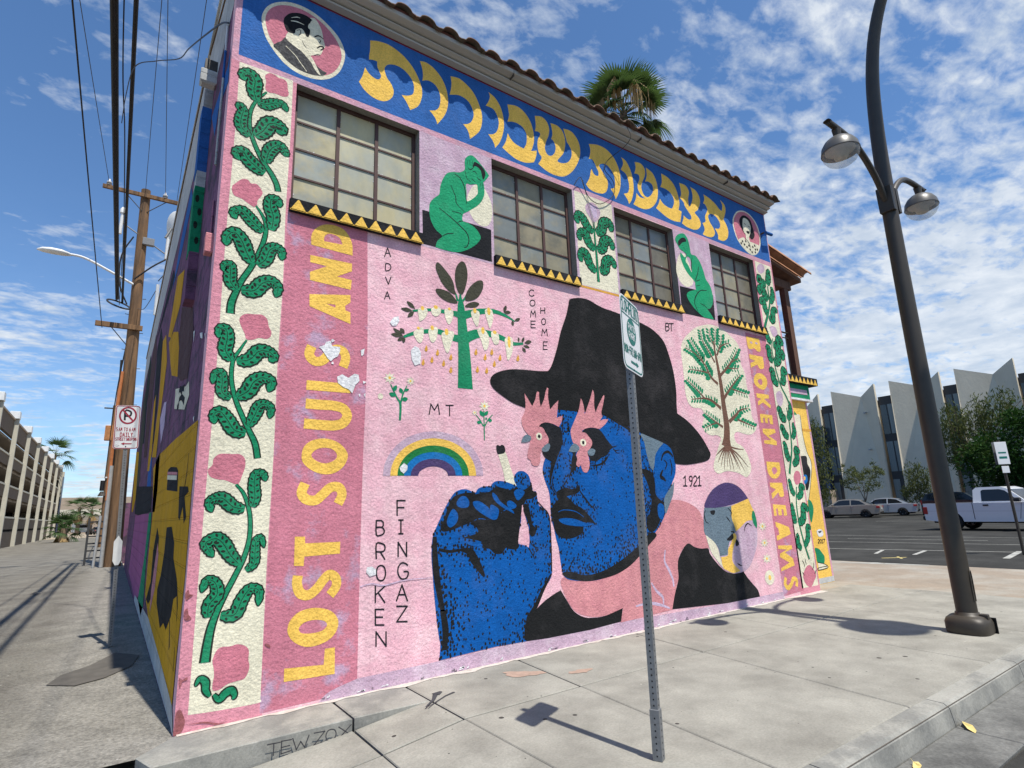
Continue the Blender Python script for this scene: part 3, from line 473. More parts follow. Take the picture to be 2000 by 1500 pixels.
('painted_letter',None,[('P', 'yellow', 3, '.87,3.804c 1.289,3.876c 1.292,3.793c 1.238,3.748c 1.24,3.698c 1.294,3.683c 1.298,3.556c .876,3.676c', '1.035,3.733c 1.136,3.707c 1.135,3.74c')]),
('painted_letter',None,[('P', 'yellow', 3, '.861,4.23c 1.297,4.236c 1.299,4.148c 1.141,4.054c 1.299,4.048c 1.291,3.936c .87,3.956c .864,4.044c 1.036,4.146c .864,4.151c')]),
('painted_letter',None,[('P', 'yellow', 3, '.867,4.346c .863,4.437 .886,4.513 .951,4.584 1.025,4.619 1.112,4.629 1.201,4.605 1.258,4.543 1.294,4.456 1.301,4.329c', '.995,4.419c .998,4.473 1.039,4.516 1.104,4.519 1.16,4.492 1.189,4.429c')]),
('painted_letter',None,[('P', 'yellow', 3, '8.604,4.523c 9.025,4.54c 9.025,4.318 8.923,4.28 8.818,4.325 8.731,4.301 8.621,4.311'),
('E', 'lilac', 4, '8.744,4.426', 0.0409, 0.0208),
('E', 'lilac', 4, '8.91,4.436', 0.0416, 0.021)]),
('painted_letter',None,[('P', 'yellow', 3, '8.625,4.19c 9.063,4.194c 9.067,4.047 9.031,3.969 8.91,3.947 8.845,4.021c 8.621,3.933c 8.629,4.024c 8.794,4.082c 8.623,4.109c')]),
('painted_letter',None,[('P', 'yellow', 3, '8.665,3.733 8.77,3.839 8.955,3.859 9.085,3.776 9.073,3.659 8.949,3.561 8.789,3.575 8.675,3.639', '8.79,3.717 8.897,3.757 8.934,3.703 8.886,3.641 8.809,3.662')]),
('painted_letter',None,[('P', 'yellow', 3, '8.683,3.471c 9.078,3.477c 9.078,3.41c 8.906,3.386c 9.097,3.288c 9.08,3.22c 8.857,3.316c 8.695,3.248c 8.697,3.322c 8.823,3.38c 8.682,3.396c')]),
('painted_letter',None,[('P', 'yellow', 3, '8.708,3.101c 9.1,3.099c 9.09,2.929c 8.992,2.933c 8.984,3.035c 8.934,3.032c 8.927,2.939c 8.847,2.943c 8.837,3.035c 8.788,3.032c 8.781,2.94c 8.702,2.944c')]),
('painted_letter',None,[('P', 'yellow', 3, '8.724,2.836c 9.119,2.847c 9.136,2.782c 8.888,2.716c 9.129,2.624c 9.11,2.55c 8.724,2.573c 8.721,2.627c 8.951,2.641c 8.722,2.763c')]),
('painted_letter',None,[('P', 'yellow', 3, '8.705,2.256c 9.114,2.246c 9.107,2.082 8.977,1.974 8.805,1.974 8.703,2.079', '8.843,2.128 8.952,2.164 9.008,2.093 8.884,2.033')]),
('painted_letter',None,[('P', 'yellow', 3, '8.72,1.892c 9.109,1.89c 9.116,1.7 9.081,1.649 8.98,1.651 8.944,1.726c 8.735,1.614c 8.724,1.706c 8.882,1.774c 8.724,1.822c')]),
('painted_letter',None,[('P', 'yellow', 3, '8.721,1.527c 9.116,1.5c 9.126,1.325c 9.024,1.324c 9.023,1.433c 8.967,1.435c 8.962,1.335c 8.854,1.335c 8.854,1.45c 8.799,1.451c 8.798,1.332c 8.715,1.335c')]),
('painted_letter',None,[('P', 'yellow', 3, '8.723,1.237c 9.125,1.128c 9.159,1.011c 8.705,.924c 8.705,1.002c 8.793,1.02c 8.786,1.122c 8.724,1.158c')]),
('painted_letter',None,[('P', 'yellow', 3, '8.706,.846c 9.129,.823c 9.134,.762c 8.885,.723c 9.113,.605c 9.134,.491c 8.701,.429c 8.715,.482c 8.988,.548c 8.72,.657c 8.734,.712c 8.96,.762c 8.7,.791c')]),
('painted_letter',None,[('R', 'yellow', 3, '8.811,.321 8.761,.228 8.838,.155 8.959,.208 9.03,.278 9.13,.246 9.103,.15', 0.0787, 0.0787)]),
('painted_letter',None,[('T', 'A', '1.66,4.513 1.733,4.531 1.662,4.408 1.734,4.425', 0.011)]),
('painted_letter',None,[('T', 'D', '1.675,4.325 1.735,4.339 1.676,4.245 1.736,4.259', 0.0109)]),
('painted_letter',None,[('T', 'V', '1.677,4.166 1.741,4.18 1.678,4.082 1.741,4.095', 0.0108)]),
('painted_letter',None,[('T', 'A', '1.667,3.991 1.73,4.004 1.668,3.906 1.731,3.918', 0.0107)]),
('painted_letter',None,[('T', 'C', '3.673,4.418 3.753,4.435 3.668,4.335 3.749,4.351', 0.0125)]),
('painted_letter',None,[('T', 'O', '3.677,4.28 3.762,4.296 3.672,4.196 3.757,4.212', 0.0125)]),
('painted_letter',None,[('T', 'M', '3.677,4.13 3.765,4.146 3.672,4.045 3.76,4.06', 0.0124)]),
('painted_letter',None,[('T', 'E', '3.677,3.989 3.75,4.002 3.672,3.897 3.745,3.909', 0.0123)]),
('painted_letter',None,[('T', 'H', '3.851,4.205 3.921,4.218 3.846,4.125 3.916,4.137', 0.0127)]),
('painted_letter',None,[('T', 'O', '3.855,4.052 3.925,4.064 3.85,3.969 3.919,3.98', 0.0126)]),
('painted_letter',None,[('T', 'M', '3.849,3.905 3.945,3.92 3.844,3.815 3.939,3.829', 0.0125)]),
('painted_letter',None,[('T', 'E', '3.864,3.734 3.933,3.744 3.857,3.629 3.926,3.639', 0.0124)]),
('painted_letter',None,[('T', 'M', '2.205,2.776 2.331,2.786 2.204,2.662 2.33,2.67', 0.0132)]),
('painted_letter',None,[('T', 'T', '2.413,2.777 2.505,2.784 2.411,2.66 2.503,2.666', 0.0136)]),
('painted_letter',None,[('T', 'B', '6.381,4.407 6.463,4.421 6.362,4.282 6.444,4.295', 0.0182)]),
('painted_letter',None,[('T', 'T', '6.468,4.415 6.571,4.432 6.449,4.29 6.551,4.306', 0.0184)]),
('painted_letter',None,[('T', '1', '6.421,1.997 6.517,1.998 6.398,1.854 6.493,1.853', 0.0209)]),
('painted_letter',None,[('T', '9', '6.556,1.998 6.638,1.998 6.532,1.856 6.614,1.855', 0.0212)]),
('painted_letter',None,[('T', '2', '6.658,1.998 6.747,1.998 6.633,1.855 6.722,1.854', 0.0214)]),
('painted_letter',None,[('T', '1', '6.762,1.998 6.857,1.999 6.737,1.854 6.831,1.854', 0.0217)]),
('painted_letter',None,[('T', 'F', '1.833,1.739 1.921,1.737 1.835,1.593 1.921,1.59', 0.0161)]),
('painted_letter',None,[('T', 'I', '1.848,1.544 1.905,1.542 1.849,1.409 1.905,1.406', 0.016)]),
('painted_letter',None,[('T', 'N', '1.848,1.324 1.94,1.318 1.849,1.189 1.94,1.182', 0.0158)]),
('painted_letter',None,[('T', 'G', '1.849,1.122 1.955,1.114 1.851,.976 1.956,.965', 0.0156)]),
('painted_letter',None,[('T', 'A', '1.834,.917 1.95,.905 1.835,.77 1.951,.757', 0.0154)]),
('painted_letter',None,[('T', 'Z', '1.839,.717 1.948,.704 1.84,.575 1.948,.561', 0.0152)]),
('painted_letter',None,[('T', 'B', '1.614,1.549 1.694,1.545 1.616,1.411 1.696,1.407', 0.0154)]),
('painted_letter',None,[('T', 'R', '1.617,1.325 1.705,1.32 1.62,1.18 1.707,1.173', 0.0152)]),
('painted_letter',None,[('T', 'O', '1.621,1.122 1.716,1.114 1.623,.978 1.718,.969', 0.0151)]),
('painted_letter',None,[('T', 'K', '1.614,.927 1.71,.917 1.616,.78 1.712,.768', 0.0149)]),
('painted_letter',None,[('T', 'E', '1.617,.716 1.703,.706 1.62,.575 1.705,.563', 0.0147)]),
('painted_letter',None,[('T', 'N', '1.628,.512 1.729,.498 1.63,.385 1.731,.369', 0.0145)]),
('painted_scarf','rose pink painted scarf below the blue face',[('P', 'salmon', 2, '3.938,.733 3.982,.782 4.102,.759 4.351,.735 4.64,.738 4.94,.805 5.299,.971 5.501,1.125 5.701,1.286 6.03,1.594 6.106,1.65 6.289,1.646 6.515,1.589 6.693,1.494 6.769,1.37 6.832,1.172 6.839,1.008 6.835,.919c 6.643,.94 6.505,.971 6.396,1.021 6.299,.999 6.141,.868 6.093,.705 6.082,.568 6.007,.439 5.937,.272 5.89,.178c 4.885,.15c 4.95,.314c 4.699,.272 4.437,.276 4.191,.349 4.054,.471 3.97,.625'),
('R', 'palelilac', 3, '5.86,.972 5.827,.823 5.896,.708 5.961,.566 5.968,.47', 0.0205, 0.0444, 0.0239),
('R', 'palelilac', 3, '5.518,.569 5.605,.455 5.717,.364 5.724,.27', 0.0198, 0.0429, 0.0231),
('R', 'palelilac', 3, '5.186,.31 5.444,.317 5.681,.263 5.841,.204', 0.0196, 0.0426, 0.0229)]),
('painted_coat','black painted coat shoulder under the round couple painting',[('P', 'black', 3, '6.824,.927 6.848,.859 6.93,.764 7.059,.65 7.196,.564 7.345,.524 7.504,.521 7.641,.524c 7.729,.424 7.844,.321 7.961,.217 7.999,.112c 7.131,.116c 5.891,.184c 5.975,.375 6.082,.568 6.093,.732 6.139,.854 6.299,.999 6.396,1.024 6.505,.971 6.642,.937')]),
('painted_coat','black painted coat collar left of the scarf',[('P', 'black', 3, '3.931,.644c 3.985,.566 4.113,.391 4.27,.298 4.436,.269 4.631,.266 4.943,.318c 4.895,.162c 4.36,.14c 3.703,.144c 3.392,.158c 3.421,.355 3.546,.469 3.692,.556 3.831,.612')]),
('painted_face','blue stippled painted face of the man in the hat',[('P', 'blue', 4, '4.051,2.844 3.901,2.504 3.81,2.244 3.763,2.142 3.749,2.053 3.774,1.941 3.816,1.842 3.835,1.767 3.843,1.65 3.841,1.497 3.879,1.362 3.903,1.24 3.935,1.13 3.95,.997 3.971,.854 4.014,.779 4.109,.74 4.306,.709 4.477,.698 4.655,.711 4.841,.75 5.035,.803 5.304,.931 5.493,1.065 5.691,1.218 5.891,1.405 5.996,1.595 6.142,1.885 6.234,2.035 6.276,2.224 6.264,2.377 6.15,2.465 5.989,2.536 5.564,2.652 5.066,2.807 4.598,2.954'),
('B', 'face'),
('P', 'gray', 5.9, '5.568,2.6 5.791,2.558 6.04,2.5 5.948,2.413 5.844,2.306 5.803,2.172 5.764,2.076c 5.701,2.141 5.651,2.33 5.627,2.477'),
('P', 'gray', 5.9, '6.195,1.915c 6.171,1.803 6.127,1.701 6.031,1.572 5.944,1.467 5.931,1.603 5.961,1.704 6.086,1.819'),
('K', 'start'),
('P', 'black', 5, '4.108,2.447 4.068,2.367 3.999,2.235 3.94,2.106 3.906,1.979 3.899,1.878 3.942,1.79 3.916,1.766 3.858,1.879 3.849,1.979 3.874,2.105 3.923,2.221 3.997,2.326 4.054,2.419'),
('P', 'black', 5, '3.846,1.582 3.9,1.654 3.986,1.714 4.088,1.744 4.169,1.698 4.249,1.633 4.349,1.592 4.448,1.512 4.529,1.432 4.552,1.39 4.438,1.41 4.364,1.363 4.34,1.289 4.216,1.24 4.081,1.227 3.953,1.261 3.893,1.325 3.868,1.435 3.85,1.521'),
('P', 'black', 5, '3.941,1.778 3.977,1.815 4.096,1.849 4.197,1.831 4.284,1.847 4.331,1.882 4.337,1.817 4.278,1.773 4.19,1.755 4.122,1.743 4.052,1.711 3.969,1.709'),
('P', 'black', 5, '5.491,2.081 5.599,2.096 5.741,2.039 5.775,1.894 5.775,1.736 5.882,1.648 5.94,1.618 5.881,1.49 5.796,1.352 5.685,1.246 5.568,1.238 5.523,1.364 5.614,1.499 5.669,1.667 5.63,1.852 5.564,1.995'),
('P', 'black', 5, '3.97,.837 4.013,.789 4.101,.753 4.348,.703 4.61,.707 4.886,.741 5.133,.82 5.345,.938 5.567,1.079 5.713,1.182 5.587,1.223 5.363,1.083 5.05,.932 4.758,.829 4.529,.782 4.312,.781 4.108,.84'),
('P', 'black', 5, '5.088,3.006 4.973,2.866 5.221,2.751 5.454,2.617 5.574,2.564 5.503,2.502 5.311,2.64 5.059,2.742 4.833,2.828 4.497,2.862 4.051,2.844 4.038,2.897'),
('P', 'black', 5, '4.344,2.349 4.302,2.268 4.331,2.19 4.287,2.084 4.194,2.018 4.102,1.928 4.065,1.877 4.138,1.953 4.198,2.057 4.225,2.188 4.269,2.294'),
('R', 'black', 5, '4.333,1.811 4.397,1.732 4.494,1.627 4.569,1.573', 0.0152, 0.0273, 0.0091),
('R', 'black', 5, '4.54,2.126 4.727,2.149 4.837,2.212 4.895,2.276', 0.0097, 0.0357, 0.0081),
('R', 'black', 5, '4.197,2.705 4.2,2.638 4.22,2.559 4.208,2.625', 0.0092, 0.0246, 0.0123),
('R', 'black', 5, '4.115,2.768 4.115,2.66 4.099,2.553', 0.0122, 0.0213, 0.0122),
('K', 'end'),
('P', 'blue', 6, '3.959,1.462 4.068,1.478 4.234,1.457 4.368,1.413 4.507,1.384 4.399,1.362 4.194,1.377 4.029,1.41'),
('P', 'blue', 6, '5.798,1.593 5.855,1.613 5.916,1.575 5.91,1.461 5.834,1.393 5.787,1.437 5.777,1.522'),
('R', 'blue', 6, '3.958,1.554 4.042,1.576 4.175,1.566 4.275,1.537 4.374,1.477', 0.0058, 0.0117, 0.0073),
('R', 'blue', 6, '4.104,2.395 4.007,2.235 3.93,2.08 3.878,1.928 3.896,1.828 3.941,1.771', 0.0057, 0.0129, 0.0057),
('P', 'blue', 6, '6.023,2.461 6.14,2.48 6.224,2.422 6.273,2.285 6.256,2.072 6.177,1.937 6.039,1.805 5.957,1.704 5.866,1.684 5.797,1.736 5.775,1.894 5.793,2.098 5.836,2.246 5.922,2.382'),
('R', 'black', 7, '5.954,2.219 6.013,2.317 6.122,2.355 6.207,2.307 6.207,2.276', 0.0187, 0.0449, 0.0187),
('R', 'black', 7, '6.152,2.252 6.178,2.117 6.136,1.997', 0.0149, 0.0261, 0.0112),
('R', 'black', 7, '5.968,2.085 5.911,1.996 5.972,1.96 6.012,1.923', 0.0254, 0.0617, 0.0181),
('R', 'black', 7, '6.013,2.235 6.072,2.176 6.013,2.085', 0.0111, 0.0259, 0.0111),
('R', 'black', 6, '4.991,2.39 5.031,2.398 5.072,2.411', 0.0167, 0.0134, 0.005),
('R', 'black', 6, '4.989,2.369 5.035,2.342 5.116,2.356', 0.0167, 0.0133, 0.005),
('R', 'black', 6, '5.015,2.342 5.061,2.312 5.121,2.314', 0.0167, 0.0134, 0.005)]),
('painted_bird','pink rooster head painted over the nearer eye',[('P', 'ink', 7, '3.711,2.605c 3.787,2.653 3.886,2.658 4.002,2.628 4.076,2.592 4.098,2.5 4.077,2.381 4.028,2.288 3.963,2.196 3.879,2.181 3.8,2.218 3.756,2.293 3.835,2.385 3.826,2.488 3.781,2.564'),
('P', 'salmon', 8, '3.518,3.014c 3.563,2.953 3.629,2.856c 3.683,2.949 3.713,3.045 3.749,3.048c 3.748,2.955 3.764,2.857c 3.823,2.961 3.854,3.057 3.884,3.121c 3.905,3.109c 3.892,2.993 3.915,2.835c 3.988,2.907 4.06,2.967c 4.046,2.884 4.018,2.735c 4.115,2.768c 4.101,2.7 4.043,2.617c 3.953,2.651 3.854,2.665 3.77,2.648 3.716,2.606c 3.783,2.59 3.816,2.54 3.858,2.477 3.863,2.425 3.834,2.372 3.767,2.332 3.749,2.306 3.722,2.254 3.717,2.179 3.682,2.122 3.626,2.115 3.58,2.139 3.567,2.182 3.522,2.212 3.535,2.3 3.562,2.363 3.573,2.427 3.553,2.489 3.494,2.55 3.459,2.624 3.463,2.7 3.505,2.767 3.526,2.859'),
('P', 'gray', 9, '3.432,2.396c 3.466,2.46 3.522,2.494 3.584,2.478 3.581,2.427 3.501,2.399'),
('P', 'gray', 9, '3.75,2.331 3.819,2.385 3.869,2.399 3.883,2.361 3.846,2.302 3.78,2.291 3.752,2.306'),
('E', 'cream', 9, '3.715,2.481', 0.0471, 0.0476),
('E', 'ink', 10, '3.716,2.481', 0.0211, 0.0232)]),
('painted_bird','pink rooster head painted over the farther eye',[('P', 'ink', 7, '4.435,2.569c 4.512,2.621 4.643,2.634 4.754,2.619 4.825,2.559 4.893,2.478 4.997,2.386c 4.917,2.339 4.873,2.282 4.754,2.238 4.675,2.196 4.564,2.194 4.533,2.247 4.51,2.3 4.585,2.411 4.573,2.479 4.524,2.546'),
('P', 'salmon', 8, '4.456,3.027c 4.48,2.987 4.501,2.904 4.507,2.814c 4.567,2.923 4.635,3.056 4.684,3.167c 4.706,3.105 4.691,2.946 4.71,2.849c 4.768,2.952 4.88,3.105c 4.898,3.092 4.856,2.959 4.816,2.856 4.834,2.807c 4.775,2.733c 4.846,2.765 4.94,2.771c 4.878,2.703 4.765,2.626c 4.662,2.638 4.55,2.632 4.455,2.597 4.438,2.569c 4.506,2.559 4.549,2.519 4.599,2.467 4.603,2.412 4.561,2.356 4.51,2.3 4.53,2.22 4.532,2.14 4.508,2.073 4.469,2.039 4.408,2.058 4.379,2.137c 4.341,2.111 4.3,2.143 4.324,2.216 4.311,2.269 4.362,2.35 4.279,2.414 4.249,2.48 4.239,2.573 4.281,2.656 4.342,2.755 4.406,2.87'),
('P', 'gray', 9, '4.179,2.305c 4.241,2.386 4.296,2.415 4.364,2.377 4.37,2.337 4.305,2.302'),
('P', 'gray', 9, '4.512,2.314 4.57,2.356 4.643,2.345 4.65,2.318 4.617,2.269 4.552,2.261 4.518,2.287'),
('E', 'cream', 9, '4.446,2.431', 0.0546, 0.049),
('E', 'ink', 10, '4.446,2.431', 0.0218, 0.0245)]),
('painted_hat','wide brimmed black painted hat',[('P', 'black', 6.7, '4.373,4.421 4.495,4.467 4.641,4.488 4.763,4.477 4.884,4.441 5.033,4.41 5.188,4.398 5.292,4.387 5.478,4.365 5.668,4.336 5.833,4.306 6.029,4.255 6.194,4.166 6.3,4.066 6.367,3.908 6.428,3.707 6.457,3.503 6.462,3.299 6.439,3.094 6.432,2.953c 6.632,2.866 6.829,2.735 6.994,2.58 7.111,2.421 7.146,2.341 7.081,2.259 6.896,2.212 6.547,2.171 6.338,2.174 6.252,2.186c 6.22,2.357 6.146,2.44 6.011,2.493 5.795,2.551 5.508,2.631 5.283,2.711 4.966,2.801 4.729,2.848 4.381,2.842 4.051,2.844 3.737,2.838 3.516,2.831c 3.344,2.874 3.177,2.955 3.051,3.039 3.014,3.122 3.057,3.198 3.171,3.258 3.345,3.303 3.562,3.319 3.746,3.326 3.915,3.342c 3.986,3.436 4.09,3.678 4.174,3.924 4.283,4.161 4.343,4.34')]),
('painted_hand','blue stippled painted hand raised to the face',[('P', 'blue', 4, '2.236,1.359 2.279,1.451 2.329,1.544 2.379,1.638 2.443,1.734 2.508,1.81 2.586,1.842 2.664,1.842 2.73,1.818 2.777,1.806c 2.812,1.851 2.894,1.874 2.977,1.873c 3.021,1.919 3.093,1.936 3.193,1.924 3.294,1.894 3.345,1.876c 3.311,1.942 3.322,2.002 3.376,2.045 3.452,2.049 3.526,2.003 3.553,1.929 3.579,1.844 3.577,1.813 3.631,1.807 3.643,1.746 3.661,1.648 3.721,1.61 3.788,1.547 3.816,1.486 3.824,1.376 3.82,1.197 3.816,1.02 3.812,.856 3.776,.778 3.678,.685 3.596,.582 3.529,.467 3.497,.427 3.421,.355 3.392,.158c 2.997,.167c 2.567,.155c 2.299,.145c 2.315,.286 2.301,.361 2.274,.548 2.247,.799 2.233,.989 2.22,1.181', '3.416,1.655 3.384,1.608 3.394,1.502 3.366,1.387 3.338,1.273 3.328,1.222c 3.364,1.208 3.451,1.185 3.48,1.161c 3.498,1.217 3.502,1.298 3.497,1.334 3.493,1.404 3.467,1.476 3.448,1.547 3.438,1.642'),
('B', 'hand'),
('K', 'start'),
('P', 'black', 5, '2.43,1.68 2.494,1.766 2.598,1.798 2.703,1.807 2.783,1.789 2.892,1.816 2.99,1.832 3.062,1.872 3.161,1.848 3.277,1.829 3.338,1.87 3.395,1.822 3.487,1.845 3.566,1.893 3.578,1.82 3.631,1.801 3.636,1.758 3.557,1.723 3.48,1.713 3.447,1.666 3.409,1.655 3.355,1.621 3.18,1.614 3.078,1.549 2.978,1.501 2.816,1.525 2.708,1.485 2.578,1.447 2.451,1.41 2.352,1.405 2.328,1.459 2.378,1.542'),
('P', 'black', 5, '2.601,1.327c 2.784,1.366 2.773,1.427 2.695,1.474 2.815,1.514 2.978,1.507 3.179,1.603 3.356,1.633 3.409,1.655 3.386,1.502 3.337,1.25 3.348,1.192 3.303,1.155 3.203,1.168 3.161,1.182 3.103,1.125 3.006,1.132 2.94,1.186 2.846,1.203 2.835,1.27'),
('P', 'black', 5, '3.454,1.665 3.428,1.595 3.468,1.499 3.508,1.403 3.497,1.334 3.532,1.285 3.586,1.305 3.605,1.375 3.555,1.425 3.531,1.544 3.506,1.64'),
('R', 'black', 5, '2.26,1.357 2.259,1.191 2.275,.985 2.309,.78 2.343,.626 2.348,.6 2.376,.411 2.358,.231', 0.0435, 0.0653, 0.0761, 0.0653, 0.0544, 0.0653, 0.0761, 0.0544),
('R', 'black', 5, '2.325,1.218 2.447,1.193 2.573,1.2 2.688,1.171 2.737,1.092 2.813,.979 2.863,.899', 0.0353, 0.0306, 0.0283, 0.0825, 0.106, 0.0707, 0.0236),
('R', 'black', 5, '3.513,1.216 3.57,1.166 3.623,1.151', 0.008, 0.0159, 0.008),
('R', 'black', 5, '3.48,1.161 3.521,1.1 3.569,1.021', 0.0184, 0.0158, 0.0053),
('R', 'black', 5, '3.647,1.685 3.721,1.616 3.812,1.504 3.82,1.197 3.807,.868', 0.0111, 0.0139, 0.0167, 0.0167, 0.0195),
('R', 'black', 5, '3.804,.845 3.662,.676 3.563,.53 3.484,.44 3.441,.394 3.398,.264 3.389,.172', 0.0202, 0.0455, 0.0556, 0.0631, 0.0631, 0.0505, 0.0379),
('R', 'black', 5, '3.414,1.894 3.432,1.954 3.494,1.972', 0.0081, 0.0163, 0.0068),
('K', 'end'),
('P', 'blue', 6, '2.74,1.706 2.821,1.71 2.915,1.656 2.962,1.615c 2.97,1.666 3.025,1.653 3.08,1.606 3.055,1.515 2.992,1.501 2.911,1.538 2.818,1.592 2.752,1.649'),
('P', 'blue', 6, '2.532,1.711 2.584,1.765 2.649,1.763 2.688,1.707 2.673,1.652 2.595,1.643 2.537,1.666'),
('P', 'blue', 6, '3.003,1.803 3.058,1.768 3.098,1.709 3.181,1.649 3.266,1.6 3.293,1.558 3.222,1.59 3.124,1.639 3.041,1.699 3.001,1.757'),
('P', 'blue', 6, '3.198,1.695 3.256,1.706 3.327,1.657 3.311,1.622 3.237,1.613 3.203,1.648'),
('P', 'blue', 6, '3.305,1.811 3.366,1.84 3.455,1.809 3.421,1.75 3.352,1.709 3.31,1.763'),
('P', 'blue', 6, '3.041,1.896 3.134,1.901 3.249,1.877 3.277,1.841 3.19,1.848 3.09,1.866'),
('P', 'blue', 6, '2.825,1.834 2.894,1.856 2.977,1.856 2.962,1.815 2.851,1.811'),
('P', 'blue', 6, '2.415,1.54 2.479,1.635 2.542,1.579 2.528,1.493 2.451,1.442 2.408,1.476'),
('P', 'blue', 6, '2.577,1.404 2.655,1.443 2.746,1.406 2.758,1.373 2.653,1.357 2.576,1.361'),
('P', 'blue', 6, '2.651,1.281 2.768,1.268 2.847,1.236 2.767,1.225 2.676,1.247')]),
('painted_cigarette',None,[('P', 'cream', 3, '3.097,2.239c 3.194,2.284c 3.221,2.23 3.273,2.074 3.353,1.872c 3.179,1.93c 3.155,2.061'),
('P', 'ink', 4, '3.072,2.335 3.095,2.354 3.123,2.342 3.153,2.359 3.189,2.339 3.201,2.29 3.178,2.259 3.119,2.246 3.084,2.257')]),
('painted_roundel','round painting of a grey face kissing a lilac face',[('P', 'lilac', 4, '6.794,1.369 6.851,1.55 6.983,1.717 7.188,1.84 7.44,1.899 7.656,1.877 7.837,1.802 8.005,1.651 8.113,1.483 8.169,1.283 8.153,1.087 8.09,.881 7.964,.715 7.821,.586 7.641,.524 7.449,.514 7.32,.531 7.129,.615 6.98,.761 6.878,.886 6.813,1.069'),
('P', 'purple', 5, '6.847,1.527 6.921,1.656 7.072,1.778 7.272,1.863 7.467,1.899 7.682,1.869 7.862,1.785 8.016,1.637c 7.703,1.575 7.42,1.534 7.099,1.512'),
('P', 'gray', 5, '6.833,1.52c 7.099,1.512c 7.528,1.531c 7.502,1.342 7.537,1.246 7.568,1.134 7.494,1.107 7.464,1.03 7.375,.989 7.317,.901 7.283,.797c 7.088,.797c 7.071,.903 6.978,1.014 6.787,1.13 6.783,1.31'),
('P', 'yellow', 5, '7.528,1.531c 8.016,1.637c 8.098,1.483 8.131,1.432 8.054,1.353 8.068,1.287c 7.892,1.278 7.704,1.19 7.568,1.134c 7.537,1.246 7.502,1.342'),
('P', 'yellow', 6, '7.494,1.107 7.558,1.088 7.558,1.025 7.449,.892 7.397,.774 7.401,.667 7.562,.539c 7.371,.526 7.225,.577 7.132,.629 7.111,.78c 7.281,.79 7.314,.886 7.412,.972'),
('P', 'cream', 5, '6.798,1.122c 6.978,1.014 7.058,.904 7.085,.782 7.142,.614c 7.002,.744 6.878,.886'),
('P', 'green', 6, '8.087,1.434c 8.141,1.416 8.176,1.25 8.153,1.153c 8.082,1.221 8.05,1.337'),
('P', 'ink', 7, '7.303,1.025 7.378,1.066 7.466,1.105 7.489,1.06 7.463,1.023 7.392,1.004'),
('P', 'ink', 7, '7.521,.98c 7.556,1.017 7.612,.959 7.59,.922 7.522,.918'),
('P', 'ink', 7, '6.975,1.47 7.091,1.474 7.059,1.413 6.992,1.423'),
('R', 'ink', 7, '7.36,1.371 7.405,1.33 7.449,1.281', 0.0082, 0.0225, 0.0082),
('R', 'ink', 7, '7.427,1.503 7.508,1.437 7.482,1.374', 0.0083, 0.0228, 0.0083),
('R', 'ink', 7, '7.801,1.122 7.82,1.185 7.913,1.242 8.018,1.196', 0.0086, 0.0235, 0.0086),
('R', 'ink', 7, '6.865,1.488 6.817,1.429 6.835,1.322 6.904,1.289', 0.0077, 0.0213, 0.0077),
('R', 'ink', 7, '7.506,.658 7.555,.631 7.618,.611', 0.0081, 0.0222, 0.0081),
('R', 'ink', 7, '7.433,1.141 7.499,1.13 7.515,1.105', 0.0082, 0.0225, 0.0082)]),
('painted_rainbow',None,[('P', 'purple', 3, '2.524,1.994c 2.517,2.035 2.497,2.074 2.464,2.109 2.42,2.137 2.367,2.159 2.309,2.171 2.248,2.174 2.188,2.169 2.132,2.155 2.081,2.132 2.04,2.103 2.009,2.069 1.99,2.032 1.983,1.992c 2.072,1.992c 2.076,2.014 2.088,2.034 2.11,2.053 2.138,2.068 2.17,2.081 2.208,2.089 2.247,2.092 2.287,2.09 2.325,2.083 2.359,2.071 2.388,2.055 2.411,2.037 2.423,2.016 2.428,1.993c'),
('P', 'sky', 3, '2.608,1.994c 2.6,2.052 2.574,2.107 2.531,2.155 2.473,2.196 2.404,2.225 2.327,2.242 2.249,2.247 2.171,2.238 2.097,2.217 2.032,2.186 1.979,2.145 1.94,2.098 1.916,2.046 1.908,1.992c 1.983,1.992c 1.99,2.032 2.009,2.069 2.04,2.103 2.081,2.132 2.132,2.155 2.188,2.169 2.248,2.174 2.309,2.171 2.367,2.159 2.42,2.137 2.464,2.109 2.497,2.074 2.517,2.035 2.524,1.994c'),
('P', 'green2', 3, '2.694,1.994c 2.684,2.069 2.651,2.14 2.598,2.203 2.526,2.255 2.441,2.293 2.347,2.314 2.249,2.319 2.153,2.308 2.063,2.281 1.985,2.241 1.92,2.188 1.873,2.127 1.843,2.061 1.834,1.992c 1.908,1.992c 1.916,2.046 1.94,2.098 1.979,2.145 2.032,2.186 2.097,2.217 2.171,2.238 2.249,2.247 2.327,2.242 2.404,2.225 2.473,2.196 2.531,2.155 2.574,2.107 2.6,2.052 2.608,1.994c'),
('P', 'yellow', 3, '2.789,1.994c 2.776,2.088 2.737,2.176 2.671,2.256 2.585,2.319 2.481,2.366 2.367,2.392 2.25,2.398 2.135,2.383 2.028,2.349 1.933,2.298 1.857,2.234 1.8,2.158 1.766,2.076 1.755,1.991c 1.834,1.992c 1.843,2.061 1.873,2.127 1.92,2.188 1.985,2.241 2.063,2.281 2.153,2.308 2.249,2.319 2.347,2.314 2.441,2.293 2.526,2.255 2.598,2.203 2.651,2.14 2.684,2.069 2.694,1.994c'),
